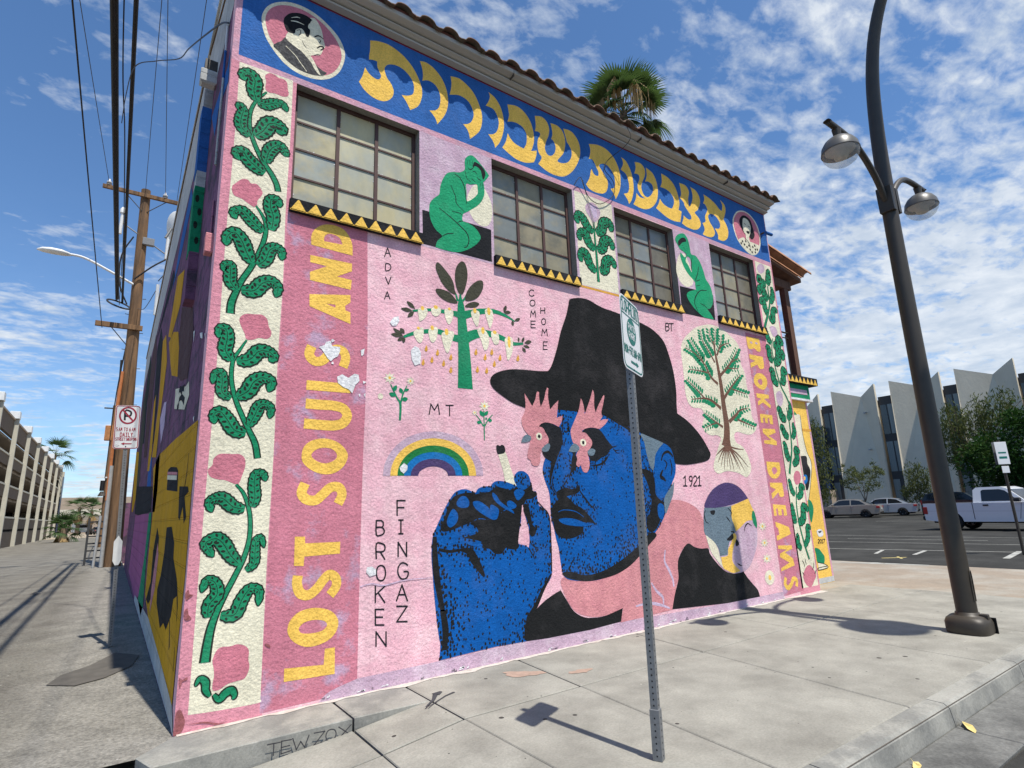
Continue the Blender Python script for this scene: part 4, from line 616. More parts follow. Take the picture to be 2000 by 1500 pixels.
('P', 'lilac', 3, '2.884,1.995c 2.871,2.106 2.823,2.213 2.747,2.307 2.645,2.384 2.522,2.438 2.388,2.468 2.25,2.474 2.116,2.456 1.991,2.415 1.882,2.354 1.794,2.277 1.729,2.188 1.689,2.091 1.677,1.991c 1.755,1.991c 1.766,2.076 1.8,2.158 1.857,2.234 1.933,2.298 2.028,2.349 2.135,2.383 2.25,2.398 2.367,2.392 2.481,2.366 2.585,2.319 2.671,2.256 2.737,2.176 2.776,2.088 2.789,1.994c')]),
('painted_flower',None,[('R', 'green', 3, '1.858,2.573 1.863,2.745 1.827,2.809 1.774,2.905 1.75,2.958', 0.0228, 0.0274, 0.0183, 0.0137, 0.0114),
('R', 'green', 3, '1.863,2.745 1.891,2.859 1.939,2.96', 0.0208, 0.0162, 0.0092),
('P', 'green', 4, '1.78,2.877c 1.819,2.905 1.817,2.951 1.777,2.923'),
('P', 'green', 4, '1.806,2.829c 1.781,2.867 1.734,2.859 1.758,2.821'),
('P', 'green', 4, '1.886,2.864c 1.89,2.906 1.853,2.925 1.849,2.883'),
('P', 'green', 4, '1.9,2.896c 1.937,2.894 1.963,2.922 1.926,2.924'),
('P', 'green', 4, '1.876,2.796c 1.918,2.782 1.948,2.816 1.906,2.83'),
('P', 'cream', 4, '1.808,3.032 1.773,3.013 1.787,2.982 1.753,2.992 1.739,2.957 1.723,2.989 1.69,2.972 1.703,3.006 1.669,3.017 1.703,3.035 1.689,3.066 1.722,3.056 1.737,3.092 1.752,3.06 1.786,3.077 1.772,3.043'),
('E', 'yellow', 5, '1.738,3.024', 0.0154, 0.0168),
('P', 'cream', 4, '2.032,3.018 2.005,3.005 2.016,2.981 1.989,2.989 1.978,2.962 1.968,2.986 1.941,2.974 1.952,3 1.925,3.007 1.952,3.02 1.941,3.044 1.967,3.037 1.978,3.063 1.989,3.039 2.016,3.052 2.005,3.026'),
('E', 'yellow', 5, '1.978,3.013', 0.0118, 0.0126),
('E', 'cream', 4, '1.638,2.815', 0.0295, 0.0328)]),
('painted_flower',None,[('R', 'green', 3, '2.911,2.401 2.913,2.545 2.915,2.751', 0.0131, 0.0157, 0.0104),
('R', 'green', 3, '2.902,2.568 2.848,2.65 2.801,2.695', 0.0156, 0.013, 0.0078),
('R', 'green', 3, '2.923,2.57 2.969,2.645 3.036,2.711', 0.0159, 0.0132, 0.0079),
('P', 'green', 4, '2.913,2.678c 2.91,2.728 2.858,2.747 2.861,2.698'),
('P', 'green', 4, '2.917,2.691c 2.963,2.707 2.972,2.749 2.926,2.733'),
('P', 'green', 4, '2.875,2.603c 2.849,2.627 2.813,2.612 2.838,2.588'),
('P', 'green', 4, '2.968,2.639c 2.996,2.62 3.026,2.642 2.998,2.661'),
('P', 'green', 4, '2.947,2.644c 2.958,2.661 2.941,2.674 2.93,2.656'),
('P', 'cream', 4, '3.003,2.813 2.964,2.795 2.978,2.763 2.94,2.774 2.922,2.74 2.906,2.772 2.867,2.755 2.884,2.79 2.846,2.801 2.884,2.819 2.87,2.851 2.908,2.84 2.926,2.875 2.942,2.843 2.981,2.86 2.964,2.825'),
('E', 'yellow', 5, '2.924,2.807', 0.0174, 0.0169),
('P', 'cream', 4, '2.83,2.721 2.808,2.713 2.816,2.695 2.796,2.701 2.787,2.682 2.779,2.7 2.758,2.691 2.767,2.71 2.746,2.716 2.767,2.724 2.759,2.742 2.78,2.736 2.789,2.755 2.797,2.737 2.818,2.746 2.809,2.727'),
('E', 'yellow', 5, '2.788,2.718', 0.0092, 0.0091)]),
('painted_flower',None,[('P', 'cream', 4, '8.449,1.171 8.382,1.158 8.399,1.117 8.34,1.137 8.304,1.099 8.287,1.139 8.221,1.126 8.257,1.164 8.199,1.183 8.265,1.196 8.247,1.237 8.306,1.218 8.342,1.256 8.359,1.215 8.426,1.229 8.39,1.191'),
('E', 'yellow', 5, '8.323,1.177', 0.0276, 0.0201)]),
('painted_flower',None,[('P', 'cream', 4, '8.438,.907 8.375,.895 8.389,.855 8.334,.875 8.301,.838 8.286,.878 8.224,.866 8.257,.903 8.202,.922 8.264,.935 8.25,.975 8.305,.955 8.338,.992 8.352,.952 8.416,.965 8.383,.927'),
('E', 'yellow', 5, '8.319,.915', 0.0261, 0.0198)]),
('painted_flower',None,[('P', 'cream', 4, '8.46,.653 8.39,.641 8.406,.597 8.343,.62 8.306,.581 8.29,.624 8.219,.612 8.255,.651 8.195,.673 8.263,.686 8.247,.729 8.31,.706 8.347,.746 8.363,.702 8.436,.715 8.399,.675'),
('E', 'yellow', 5, '8.326,.663', 0.0292, 0.0212)]),
('painted_flower',None,[('E', 'cream', 4, '8.334,.367', 0.136, 0.1147),
('E', 'yellow', 5, '8.339,.366', 0.0412, 0.0415)]),
('painted_tree','green painted tree dripping cream and yellow drops',[('R', 'green', 3, '2.67,2.994 2.665,3.357 2.65,3.67 2.635,3.924 2.63,4.026 2.625,4.13 2.632,4.276', 0.2025, 0.1687, 0.135, 0.1053, 0.0837, 0.027, 0.0067),
('R', 'green', 3, '2.627,3.883 2.53,3.892 2.38,3.891 2.208,3.879 2.004,3.829', 0.0913, 0.0652, 0.0469, 0.0339, 0.0235),
('R', 'green', 3, '2.621,3.589 2.484,3.594 2.337,3.634 2.168,3.613 2.017,3.566 1.894,3.505', 0.1, 0.075, 0.0625, 0.05, 0.0425, 0.0275),
('R', 'green', 3, '2.669,3.891 2.77,3.935 2.917,3.987 3.098,4.019 3.266,3.995 3.422,3.939', 0.1006, 0.0862, 0.0718, 0.0575, 0.0402, 0.0144),
('R', 'green', 3, '2.663,3.595 2.835,3.685 3.027,3.715 3.207,3.689 3.376,3.64 3.536,3.663', 0.129, 0.1089, 0.0803, 0.0659, 0.0487, 0.0258),
('R', 'green', 3, '2.588,4.057 2.562,4.143 2.521,4.213', 0.0324, 0.0216, 0.0054),
('R', 'green', 3, '2.659,4.071 2.703,4.145 2.719,4.201', 0.0275, 0.0165, 0.0055),
('P', 'olive', 4, '2.305,4.479 2.346,4.489 2.441,4.406 2.523,4.305 2.549,4.193 2.562,4.137 2.479,4.153 2.384,4.237 2.331,4.329 2.298,4.412'),
('P', 'olive', 4, '2.648,4.584 2.705,4.56 2.732,4.444 2.714,4.307 2.661,4.163 2.604,4.165 2.564,4.262 2.555,4.392 2.582,4.504'),
('P', 'olive', 4, '2.899,4.389 2.951,4.384 2.948,4.288 2.878,4.166 2.789,4.102 2.695,4.084 2.704,4.172 2.764,4.277 2.839,4.353'),
('P', 'olive', 4, '2.296,4.148 2.356,4.164 2.465,4.15 2.547,4.088 2.581,4.028 2.477,4.017 2.382,4.044 2.315,4.094'),
('P', 'olive', 4, '2.89,4.082 2.845,4.027 2.757,4.004 2.686,4.004 2.73,4.052 2.817,4.092'),
('P', 'olive', 4, '2.035,3.856c 2,3.914 1.931,3.93 1.966,3.871'),
('P', 'olive', 4, '2.004,3.826c 1.938,3.854 1.861,3.832 1.927,3.803'),
('P', 'olive', 4, '2.023,3.827c 1.964,3.8 1.942,3.742 2,3.768'),
('P', 'olive', 4, '1.894,3.505c 1.849,3.567 1.773,3.587 1.818,3.525'),
('P', 'olive', 4, '1.882,3.515c 1.818,3.542 1.748,3.516 1.811,3.489'),
('P', 'olive', 4, '1.894,3.499c 1.848,3.495 1.824,3.453 1.87,3.457'),
('P', 'olive', 4, '1.9,3.506c 1.876,3.468 1.894,3.435 1.918,3.472'),
('P', 'olive', 4, '1.906,3.543c 1.901,3.59 1.854,3.6 1.86,3.552'),
('P', 'olive', 4, '3.252,4.033c 3.296,4.08 3.291,4.132 3.247,4.086'),
('P', 'olive', 4, '3.252,4.033c 3.303,4.017 3.36,4.05 3.309,4.067'),
('P', 'olive', 4, '3.414,3.945c 3.469,3.95 3.502,3.994 3.447,3.989'),
('P', 'olive', 4, '3.374,3.945c 3.361,3.903 3.39,3.877 3.403,3.919'),
('P', 'olive', 4, '3.465,3.673c 3.481,3.707 3.464,3.734 3.448,3.701'),
('P', 'olive', 4, '3.518,3.674c 3.553,3.708 3.549,3.748 3.513,3.714'),
('P', 'olive', 4, '3.553,3.672c 3.616,3.664 3.67,3.71 3.606,3.718'),
('P', 'olive', 4, '3.535,3.636c 3.576,3.609 3.635,3.622 3.594,3.649'),
('P', 'olive', 4, '3.518,3.613c 3.52,3.567 3.566,3.549 3.564,3.595'),
('P', 'cream', 5, '2.067,3.847 2.092,3.876 2.169,3.89 2.189,3.844 2.156,3.77 2.092,3.719 2.079,3.763'),
('P', 'cream', 5, '2.234,3.89 2.287,3.931 2.354,3.924 2.353,3.861 2.3,3.814 2.247,3.83'),
('P', 'cream', 5, '2.414,3.922 2.517,3.928 2.515,3.826 2.466,3.742 2.42,3.809'),
('P', 'cream', 5, '2.771,3.961 2.88,3.98 2.884,3.876 2.852,3.779 2.796,3.848'),
('P', 'cream', 5, '2.969,4.01 3.068,4.034 3.087,3.923 3.037,3.785 3.002,3.869'),
('P', 'cream', 5, '2.017,3.584 2.13,3.65 2.13,3.517 2.092,3.463 2.042,3.503'),
('P', 'cream', 5, '2.207,3.65 2.312,3.679 2.297,3.541 2.245,3.491 2.206,3.552'),
('P', 'cream', 5, '2.371,3.626 2.526,3.663 2.496,3.521 2.441,3.39 2.389,3.481'),
('P', 'cream', 5, '2.851,3.74 2.94,3.767 3.018,3.674 2.999,3.541 2.946,3.495 2.905,3.605'),
('P', 'cream', 5, '3.058,3.746 3.155,3.735 3.158,3.616 3.097,3.591 3.055,3.666'),
('P', 'cream', 5, '3.253,3.683 3.363,3.712 3.363,3.538 3.287,3.406 3.263,3.551'),
('E', 'yellow', 6, '2.124,3.882', 0.0209, 0.0272),
('E', 'yellow', 6, '2.294,3.926', 0.027, 0.0227),
('E', 'yellow', 6, '2.472,3.935', 0.0195, 0.0179),
('E', 'yellow', 6, '2.822,3.977', 0.0238, 0.0344),
('E', 'yellow', 6, '3.025,4.006', 0.0246, 0.0511),
('E', 'yellow', 6, '2.073,3.635', 0.0179, 0.0169),
('E', 'yellow', 6, '2.246,3.666', 0.0212, 0.0295),
('E', 'yellow', 6, '2.431,3.646', 0.0246, 0.04),
('E', 'yellow', 6, '2.931,3.742', 0.0239, 0.0446),
('E', 'yellow', 6, '3.103,3.746', 0.0277, 0.024),
('E', 'yellow', 6, '3.314,3.651', 0.0238, 0.078),
('P', 'ochre', 4, '2.174,3.454c 2.189,3.401 2.17,3.372 2.15,3.393'),
('P', 'ochre', 4, '2.316,3.425c 2.331,3.372 2.311,3.342 2.29,3.364'),
('P', 'ochre', 4, '2.488,3.393c 2.503,3.339 2.482,3.309 2.461,3.331'),
('P', 'ochre', 4, '2.244,3.331c 2.259,3.278 2.239,3.249 2.219,3.271'),
('P', 'ochre', 4, '2.135,3.288c 2.15,3.235 2.131,3.207 2.111,3.228'),
('P', 'ochre', 4, '2.393,3.308c 2.408,3.254 2.388,3.225 2.368,3.247'),
('P', 'ochre', 4, '2.485,3.24c 2.501,3.186 2.48,3.157 2.459,3.179'),
('P', 'ochre', 4, '2.83,3.502c 2.846,3.446 2.824,3.415 2.801,3.437'),
('P', 'ochre', 4, '2.959,3.456c 2.975,3.398 2.952,3.367 2.929,3.39'),
('P', 'ochre', 4, '3.058,3.533c 3.073,3.476 3.05,3.444 3.027,3.467'),
('P', 'ochre', 4, '3.176,3.477c 3.192,3.419 3.168,3.388 3.144,3.411'),
('P', 'ochre', 4, '3.09,3.388c 3.105,3.331 3.082,3.3 3.059,3.323'),
('P', 'ochre', 4, '2.846,3.289c 2.861,3.232 2.839,3.202 2.817,3.225'),
('P', 'ochre', 4, '2.976,3.291c 2.991,3.234 2.968,3.204 2.946,3.227'),
('P', 'ochre', 4, '3.448,3.507c 3.464,3.447 3.439,3.415 3.415,3.438')]),
('painted_tree','brown painted tree with green leaflets on a cream patch',[('P', 'cream', 3, '7.457,4.56 7.631,4.58 7.86,4.56 8.08,4.472 8.272,4.368 8.35,4.226 8.315,3.995 8.4,3.817 8.412,3.595 8.437,3.431 8.458,3.248 8.443,3.047 8.524,2.925 8.53,2.817 8.368,2.72 8.184,2.711 7.954,2.744 7.853,2.679 7.886,2.56 8.047,2.497 8.143,2.396 8.202,2.259 8.223,2.156 8.17,2.053 8.051,1.984 7.942,2.018 7.807,2.059 7.532,2.082 7.307,2.04 7.198,2.096 7.203,2.192 7.282,2.324 7.395,2.492 7.474,2.612 7.373,2.658 7.21,2.651 7.063,2.71 7.032,2.823 7.109,2.961 7.037,3.073 6.844,3.076 6.729,3.149 6.683,3.327 6.691,3.528 6.692,3.763 6.69,3.984 6.757,4.166 6.955,4.336 7.164,4.467'),
('R', 'brown', 5, '7.598,2.474 7.633,2.618 7.673,2.842 7.658,3.187 7.654,3.521 7.624,3.875 7.597,4.106 7.589,4.287', 0.2719, 0.1677, 0.1496, 0.1178, 0.0952, 0.068, 0.0453, 0.0204),
('R', 'brown', 5, '7.567,2.802 7.413,2.862 7.264,2.937 7.118,3.012', 0.0471, 0.03, 0.0171, 0.0086),
('R', 'brown', 5, '7.413,2.862 7.242,2.818 7.099,2.761', 0.0255, 0.017, 0.0085),
('R', 'brown', 5, '7.573,3.112 7.372,3.217 7.162,3.251 6.815,3.206', 0.0644, 0.0472, 0.03, 0.0086),
('R', 'brown', 5, '7.162,3.251 6.975,3.387 6.743,3.533', 0.0339, 0.0212, 0.0085),
('R', 'brown', 5, '7.571,3.531 7.396,3.636 7.268,3.832 7.028,3.995 6.804,4.06', 0.0575, 0.0442, 0.031, 0.0221, 0.0088),
('R', 'brown', 5, '7.325,3.698 7.111,3.709 6.848,3.705', 0.0304, 0.0174, 0.0087),
('R', 'brown', 5, '7.558,3.903 7.424,4.083 7.288,4.243 7.268,4.439', 0.0405, 0.027, 0.018, 0.009),
('R', 'brown', 5, '7.268,3.832 7.159,3.977 6.936,4.227', 0.0264, 0.0176, 0.0088),
('R', 'brown', 5, '7.641,4.039 7.793,4.225 8.048,4.317', 0.0423, 0.0282, 0.0094),
('R', 'brown', 5, '7.722,4.16 7.812,4.32 7.835,4.435', 0.0236, 0.0165, 0.0095),
('R', 'brown', 5, '7.608,4.162 7.644,4.35 7.685,4.486', 0.0233, 0.0163, 0.0093),
('R', 'brown', 5, '7.579,4.231 7.505,4.366 7.515,4.496', 0.0207, 0.0161, 0.0092),
('R', 'brown', 5, '7.657,3.681 7.894,3.852 8.112,4.045 8.274,4.235', 0.0577, 0.0433, 0.024, 0.0096),
('R', 'brown', 5, '7.892,3.843 8.073,3.858 8.227,3.872', 0.0238, 0.0167, 0.0095),
('R', 'brown', 5, '8.034,3.961 8.168,4.024 8.284,4.066', 0.0241, 0.0169, 0.0097),
('R', 'brown', 5, '7.694,3.295 7.941,3.513 8.265,3.765', 0.0604, 0.0372, 0.0116),
('R', 'brown', 5, '7.963,3.479 8.166,3.452 8.374,3.425', 0.0284, 0.0189, 0.0095),
('R', 'brown', 5, '7.756,2.899 7.987,3.035 8.093,3.113 8.349,3.177', 0.0697, 0.0511, 0.0325, 0.0116),
('R', 'brown', 5, '8,2.957 8.285,2.894 8.491,2.851', 0.0375, 0.0211, 0.0094),
('F', 'green', 4, '7.457,2.83 7.313,2.791'),
('F', 'green', 4, '7.481,2.85 7.494,2.941'),
('F', 'green', 4, '7.4,2.852 7.265,2.815'),
('F', 'green', 4, '7.423,2.872 7.435,2.958'),
('F', 'green', 4, '7.347,2.879 7.219,2.852'),
('F', 'green', 4, '7.373,2.898 7.398,2.979'),
('F', 'green', 4, '7.296,2.905 7.177,2.88'),
('F', 'green', 4, '7.322,2.924 7.345,3'),
('F', 'green', 4, '7.245,2.931 7.135,2.907'),
('F', 'green', 4, '7.271,2.95 7.292,3.02'),
('F', 'green', 4, '7.194,2.957 7.093,2.935'),
('F', 'green', 4, '7.22,2.976 7.24,3.041'),
('F', 'green', 4, '7.144,2.983 7.051,2.962'),
('F', 'green', 4, '7.169,3.001 7.187,3.061'),
('F', 'green', 4, '7.377,2.841 7.336,2.781'),
('F', 'green', 4, '7.369,2.862 7.296,2.893'),
('F', 'green', 4, '7.304,2.823 7.264,2.763'),
('F', 'green', 4, '7.296,2.843 7.224,2.875'),
('F', 'green', 4, '7.236,2.804 7.217,2.743'),
('F', 'green', 4, '7.221,2.822 7.137,2.841'),
('F', 'green', 4, '7.169,2.778 7.15,2.717'),
('F', 'green', 4, '7.155,2.795 7.071,2.814'),
('F', 'green', 4, '7.103,2.751 7.085,2.691'),
('F', 'green', 4, '7.089,2.769 7.006,2.788'),
('F', 'green', 4, '7.44,3.164 7.292,3.132'),
('F', 'green', 4, '7.467,3.183 7.5,3.278'),
('F', 'green', 4, '7.389,3.191 7.248,3.16'),
('F', 'green', 4, '7.416,3.21 7.448,3.3'),
('F', 'green', 4, '7.338,3.21 7.217,3.154'),
('F', 'green', 4, '7.354,3.232 7.335,3.312'),
('F', 'green', 4, '7.271,3.221 7.157,3.168'),
('F', 'green', 4, '7.288,3.243 7.269,3.319'),
('F', 'green', 4, '7.205,3.232 7.097,3.181'),
('F', 'green', 4, '7.221,3.254 7.204,3.326'),
('F', 'green', 4, '7.145,3.238 7.075,3.171'),
('F', 'green', 4, '7.147,3.26 7.083,3.31'),
('F', 'green', 4, '7.072,3.228 7.006,3.165'),
('F', 'green', 4, '7.074,3.251 7.014,3.298'),
('F', 'green', 4, '7,3.219 6.938,3.16'),
('F', 'green', 4, '7.001,3.241 6.945,3.285'),
('F', 'green', 4, '6.928,3.21 6.871,3.154'),
('F', 'green', 4, '6.929,3.232 6.877,3.273'),
('F', 'green', 4, '6.857,3.201 6.804,3.148'),
('F', 'green', 4, '6.858,3.222 6.81,3.261'),
('F', 'green', 4, '7.067,3.301 6.925,3.28'),
('F', 'green', 4, '7.096,3.319 7.144,3.412'),
('F', 'green', 4, '7.025,3.332 6.89,3.311'),
('F', 'green', 4, '7.054,3.349 7.099,3.437'),
('F', 'green', 4, '6.984,3.362 6.857,3.342'),
('F', 'green', 4, '7.012,3.379 7.055,3.463'),
('F', 'green', 4, '6.941,3.391 6.822,3.368'),
('F', 'green', 4, '6.968,3.409 7.001,3.488'),
('F', 'green', 4, '6.896,3.419 6.785,3.397'),
('F', 'green', 4, '6.923,3.437 6.954,3.511'),
('F', 'green', 4, '6.852,3.447 6.748,3.426'),
('F', 'green', 4, '6.879,3.465 6.908,3.535'),
('F', 'green', 4, '6.808,3.475 6.711,3.455'),
('F', 'green', 4, '6.834,3.493 6.861,3.558'),
('F', 'green', 4, '6.764,3.502 6.674,3.484'),
('F', 'green', 4, '6.79,3.521 6.815,3.581'),
('F', 'green', 4, '7.393,3.619 7.244,3.588'),
('F', 'green', 4, '7.422,3.638 7.465,3.736'),
('F', 'green', 4, '7.359,3.659 7.219,3.658'),
('F', 'green', 4, '7.394,3.673 7.478,3.763'),
('F', 'green', 4, '7.333,3.698 7.198,3.697'),
('F', 'green', 4, '7.368,3.712 7.45,3.8'),
('F', 'green', 4, '7.308,3.738 7.176,3.736'),
('F', 'green', 4, '7.342,3.752 7.421,3.838'),
('F', 'green', 4, '7.282,3.777 7.155,3.775'),
('F', 'green', 4, '7.316,3.791 7.393,3.875'),
('F', 'green', 4, '7.256,3.817 7.133,3.815'),
('F', 'green', 4, '7.291,3.831 7.365,3.912'),
('F', 'green', 4, '7.219,3.846 7.095,3.822'),
('F', 'green', 4, '7.248,3.865 7.289,3.947'),
('F', 'green', 4, '7.175,3.876 7.056,3.852'),
('F', 'green', 4, '7.204,3.895 7.243,3.974'),
('F', 'green', 4, '7.132,3.905 7.017,3.883'),
('F', 'green', 4, '7.161,3.924 7.198,4.001'),
('F', 'green', 4, '7.088,3.935 6.978,3.913'),
('F', 'green', 4, '7.117,3.954 7.153,4.028'),
('F', 'green', 4, '7.045,3.964 6.939,3.943'),
('F', 'green', 4, '7.074,3.983 7.108,4.055'),
('F', 'green', 4, '7.001,3.989 6.904,3.95'),
('F', 'green', 4, '7.023,4.011 7.027,4.077'),
('F', 'green', 4, '6.944,4.005 6.851,3.969'),
('F', 'green', 4, '6.965,4.028 6.969,4.091'),
('F', 'green', 4, '6.886,4.022 6.798,3.987'),
('F', 'green', 4, '6.908,4.044 6.911,4.105'),
('F', 'green', 4, '6.829,4.039 6.745,4.005'),
('F', 'green', 4, '6.851,4.061 6.854,4.119'),
('F', 'green', 4, '7.22,3.692 7.138,3.642'),
('F', 'green', 4, '7.233,3.715 7.207,3.771'),
('F', 'green', 4, '7.15,3.695 7.069,3.646'),
('F', 'green', 4, '7.163,3.719 7.138,3.774'),
('F', 'green', 4, '7.082,3.697 7.007,3.644'),
('F', 'green', 4, '7.091,3.721 7.057,3.772'),
('F', 'green', 4, '7.011,3.696 6.937,3.644'),
('F', 'green', 4, '7.021,3.719 6.986,3.771'),
('F', 'green', 4, '6.941,3.695 6.867,3.643'),
('F', 'green', 4, '6.95,3.718 6.916,3.769'),
('F', 'green', 4, '6.872,3.694 6.798,3.642'),
('F', 'green', 4, '6.881,3.717 6.847,3.768'),
('F', 'green', 4, '7.468,3.993 7.32,3.986'),
('F', 'green', 4, '7.503,4.009 7.587,4.107'),
('F', 'green', 4, '7.439,4.032 7.297,4.025'),
('F', 'green', 4, '7.474,4.048 7.554,4.142'),
('F', 'green', 4, '7.41,4.071 7.274,4.063'),
('F', 'green', 4, '7.445,4.087 7.522,4.177'),
('F', 'green', 4, '7.379,4.108 7.247,4.097'),
('F', 'green', 4, '7.413,4.125 7.482,4.213'),
('F', 'green', 4, '7.348,4.145 7.222,4.134'),
('F', 'green', 4, '7.381,4.162 7.447,4.246'),
('F', 'green', 4, '7.316,4.182 7.196,4.171'),
('F', 'green', 4, '7.35,4.199 7.413,4.28'),
('F', 'green', 4, '7.285,4.219 7.17,4.209'),
('F', 'green', 4, '7.318,4.236 7.378,4.313'),
('F', 'green', 4, '7.267,4.265 7.173,4.282'),
('F', 'green', 4, '7.304,4.275 7.391,4.339'),
('F', 'green', 4, '7.262,4.312 7.173,4.328'),
('F', 'green', 4, '7.299,4.322 7.382,4.383'),
('F', 'green', 4, '7.257,4.36 7.172,4.374'),
('F', 'green', 4, '7.294,4.369 7.373,4.428'),
('F', 'green', 4, '7.253,4.407 7.172,4.42'),
('F', 'green', 4, '7.289,4.417 7.364,4.472'),
('F', 'green', 4, '7.191,3.905 7.048,3.898'),
('F', 'green', 4, '7.224,3.92 7.304,4.016'),
('F', 'green', 4, '7.162,3.943 7.026,3.936'),
('F', 'green', 4, '7.195,3.958 7.271,4.05'),
('F', 'green', 4, '7.133,3.98 7.002,3.968'),
('F', 'green', 4, '7.165,3.996 7.231,4.084'),
('F', 'green', 4, '7.101,4.016 6.977,4.004'),
('F', 'green', 4, '7.133,4.032 7.195,4.116'),
('F', 'green', 4, '7.069,4.052 6.952,4.041'),
('F', 'green', 4, '7.101,4.068 7.16,4.148'),
('F', 'green', 4, '7.037,4.087 6.927,4.077'),
('F', 'green', 4, '7.069,4.104 7.125,4.179'),
('F', 'green', 4, '7.005,4.123 6.902,4.113'),
('F', 'green', 4, '7.037,4.14 7.089,4.211'),
('F', 'green', 4, '6.974,4.159 6.877,4.149'),
('F', 'green', 4, '7.006,4.176 7.054,4.242'),
('F', 'green', 4, '6.942,4.195 6.852,4.185'),
('F', 'green', 4, '6.974,4.211 7.019,4.274'),
('F', 'green', 4, '7.683,4.112 7.64,4.163'),
('F', 'green', 4, '7.716,4.107 7.823,4.135'),
('F', 'green', 4, '7.724,4.163 7.681,4.214'),
('F', 'green', 4, '7.757,4.158 7.866,4.186'),
('F', 'green', 4, '7.766,4.214 7.723,4.265'),
('F', 'green', 4, '7.799,4.209 7.909,4.238'),
('F', 'green', 4, '7.848,4.257 7.89,4.327'),
('F', 'green', 4, '7.857,4.235 7.94,4.21'),
('F', 'green', 4, '7.929,4.286 7.971,4.357'),
('F', 'green', 4, '7.938,4.264 8.021,4.239'),
('F', 'green', 4, '8.01,4.315 8.052,4.387'),
('F', 'green', 4, '8.019,4.294 8.104,4.268'),
('F', 'green', 4, '7.72,4.188 7.661,4.23'),
('F', 'green', 4, '7.756,4.187 7.862,4.226'),
('F', 'green', 4, '7.749,4.24 7.69,4.282'),
('F', 'green', 4, '7.786,4.24 7.892,4.279'),
('F', 'green', 4, '7.778,4.293 7.719,4.335'),
('F', 'green', 4, '7.815,4.292 7.922,4.332'),
('F', 'green', 4, '7.797,4.342 7.718,4.369'),
('F', 'green', 4, '7.837,4.348 7.934,4.401'),
('F', 'green', 4, '7.808,4.394 7.728,4.421'),
('F', 'green', 4, '7.847,4.4 7.944,4.454'),
('F', 'green', 4, '7.602,4.226 7.524,4.253'),
('F', 'green', 4, '7.64,4.231 7.734,4.283'),
('F', 'green', 4, '7.612,4.276 7.534,4.303'),
('F', 'green', 4, '7.65,4.282 7.744,4.334'),
('F', 'green', 4, '7.621,4.327 7.543,4.354'),
('F', 'green', 4, '7.66,4.333 7.754,4.386'),
('F', 'green', 4, '7.635,4.38 7.562,4.411'),
('F', 'green', 4, '7.673,4.384 7.771,4.434'),
('F', 'green', 4, '7.65,4.432 7.577,4.463'),
('F', 'green', 4, '7.688,4.436 7.787,4.486'),
('F', 'green', 4, '7.666,4.484 7.592,4.515'),
('F', 'green', 4, '7.704,4.488 7.803,4.539'),
('F', 'green', 4, '7.533,4.275 7.434,4.274'),
('F', 'green', 4, '7.569,4.29 7.634,4.356'),
('F', 'green', 4, '7.51,4.317 7.411,4.315'),
('F', 'green', 4, '7.546,4.331 7.612,4.398'),
('F', 'green', 4, '7.487,4.358 7.389,4.357'),
('F', 'green', 4, '7.524,4.373 7.589,4.44'),
('F', 'green', 4, '7.49,4.412 7.408,4.433'),
('F', 'green', 4, '7.528,4.419 7.618,4.476'),
('F', 'green', 4, '7.494,4.462 7.412,4.483'),
('F', 'green', 4, '7.532,4.469 7.622,4.526'),
('F', 'green', 4, '7.779,3.785 7.762,3.877'),
('F', 'green', 4, '7.805,3.772 7.962,3.78'),
('F', 'green', 4, '7.839,3.829 7.823,3.917'),
('F', 'green', 4, '7.865,3.816 8.017,3.824'),
('F', 'green', 4, '7.896,3.872 7.861,3.952'),
('F', 'green', 4, '7.926,3.863 8.075,3.883'),
('F', 'green', 4, '7.95,3.92 7.917,3.996'),
('F', 'green', 4, '7.98,3.91 8.123,3.93'),
('F', 'green', 4, '8.004,3.968 7.972,4.04'),
('F', 'green', 4, '8.034,3.958 8.172,3.977'),
('F', 'green', 4, '8.059,4.016 8.029,4.085'),
('F', 'green', 4, '8.089,4.006 8.221,4.025'),
('F', 'green', 4, '8.108,4.064 8.06,4.121'),
('F', 'green', 4, '8.143,4.058 8.269,4.089'),
('F', 'green', 4, '8.152,4.115 8.106,4.17'),
('F', 'green', 4, '8.187,4.11 8.307,4.14'),
('F', 'green', 4, '8.197,4.167 8.153,4.219'),
('F', 'green', 4, '8.232,4.162 8.345,4.191'),
('F', 'green', 4, '8.242,4.22 8.2,4.268'),
('F', 'green', 4, '8.277,4.215 8.383,4.242'),
('F', 'green', 4, '7.939,3.859 8.018,3.92'),
('F', 'green', 4, '7.932,3.834 7.979,3.784'),
('F', 'green', 4, '8.02,3.866 8.1,3.927'),
('F', 'green', 4, '8.013,3.841 8.061,3.791'),
('F', 'green', 4, '8.102,3.873 8.182,3.935'),
('F', 'green', 4, '8.096,3.848 8.144,3.798'),
('F', 'green', 4, '8.186,3.881 8.266,3.943'),
('F', 'green', 4, '8.179,3.856 8.228,3.806'),
('F', 'green', 4, '8.067,3.989 8.088,4.059'),
('F', 'green', 4, '8.084,3.971 8.182,3.957'),
('F', 'green', 4, '8.144,4.025 8.165,4.095'),
('F', 'green', 4, '8.161,4.007 8.259,3.993'),
('F', 'green', 4, '8.228,4.058 8.267,4.129'),
('F', 'green', 4, '8.239,4.037 8.328,4.013'),
('F', 'green', 4, '7.782,3.391 7.742,3.475'),
('F', 'green', 4, '7.812,3.381 7.971,3.4'),
('F', 'green', 4, '7.834,3.436 7.795,3.517'),
('F', 'green', 4, '7.863,3.426 8.016,3.445'),
('F', 'green', 4, '7.885,3.482 7.848,3.559'),
('F', 'green', 4, '7.915,3.472 8.062,3.49'),
('F', 'green', 4, '7.939,3.528 7.914,3.604'),
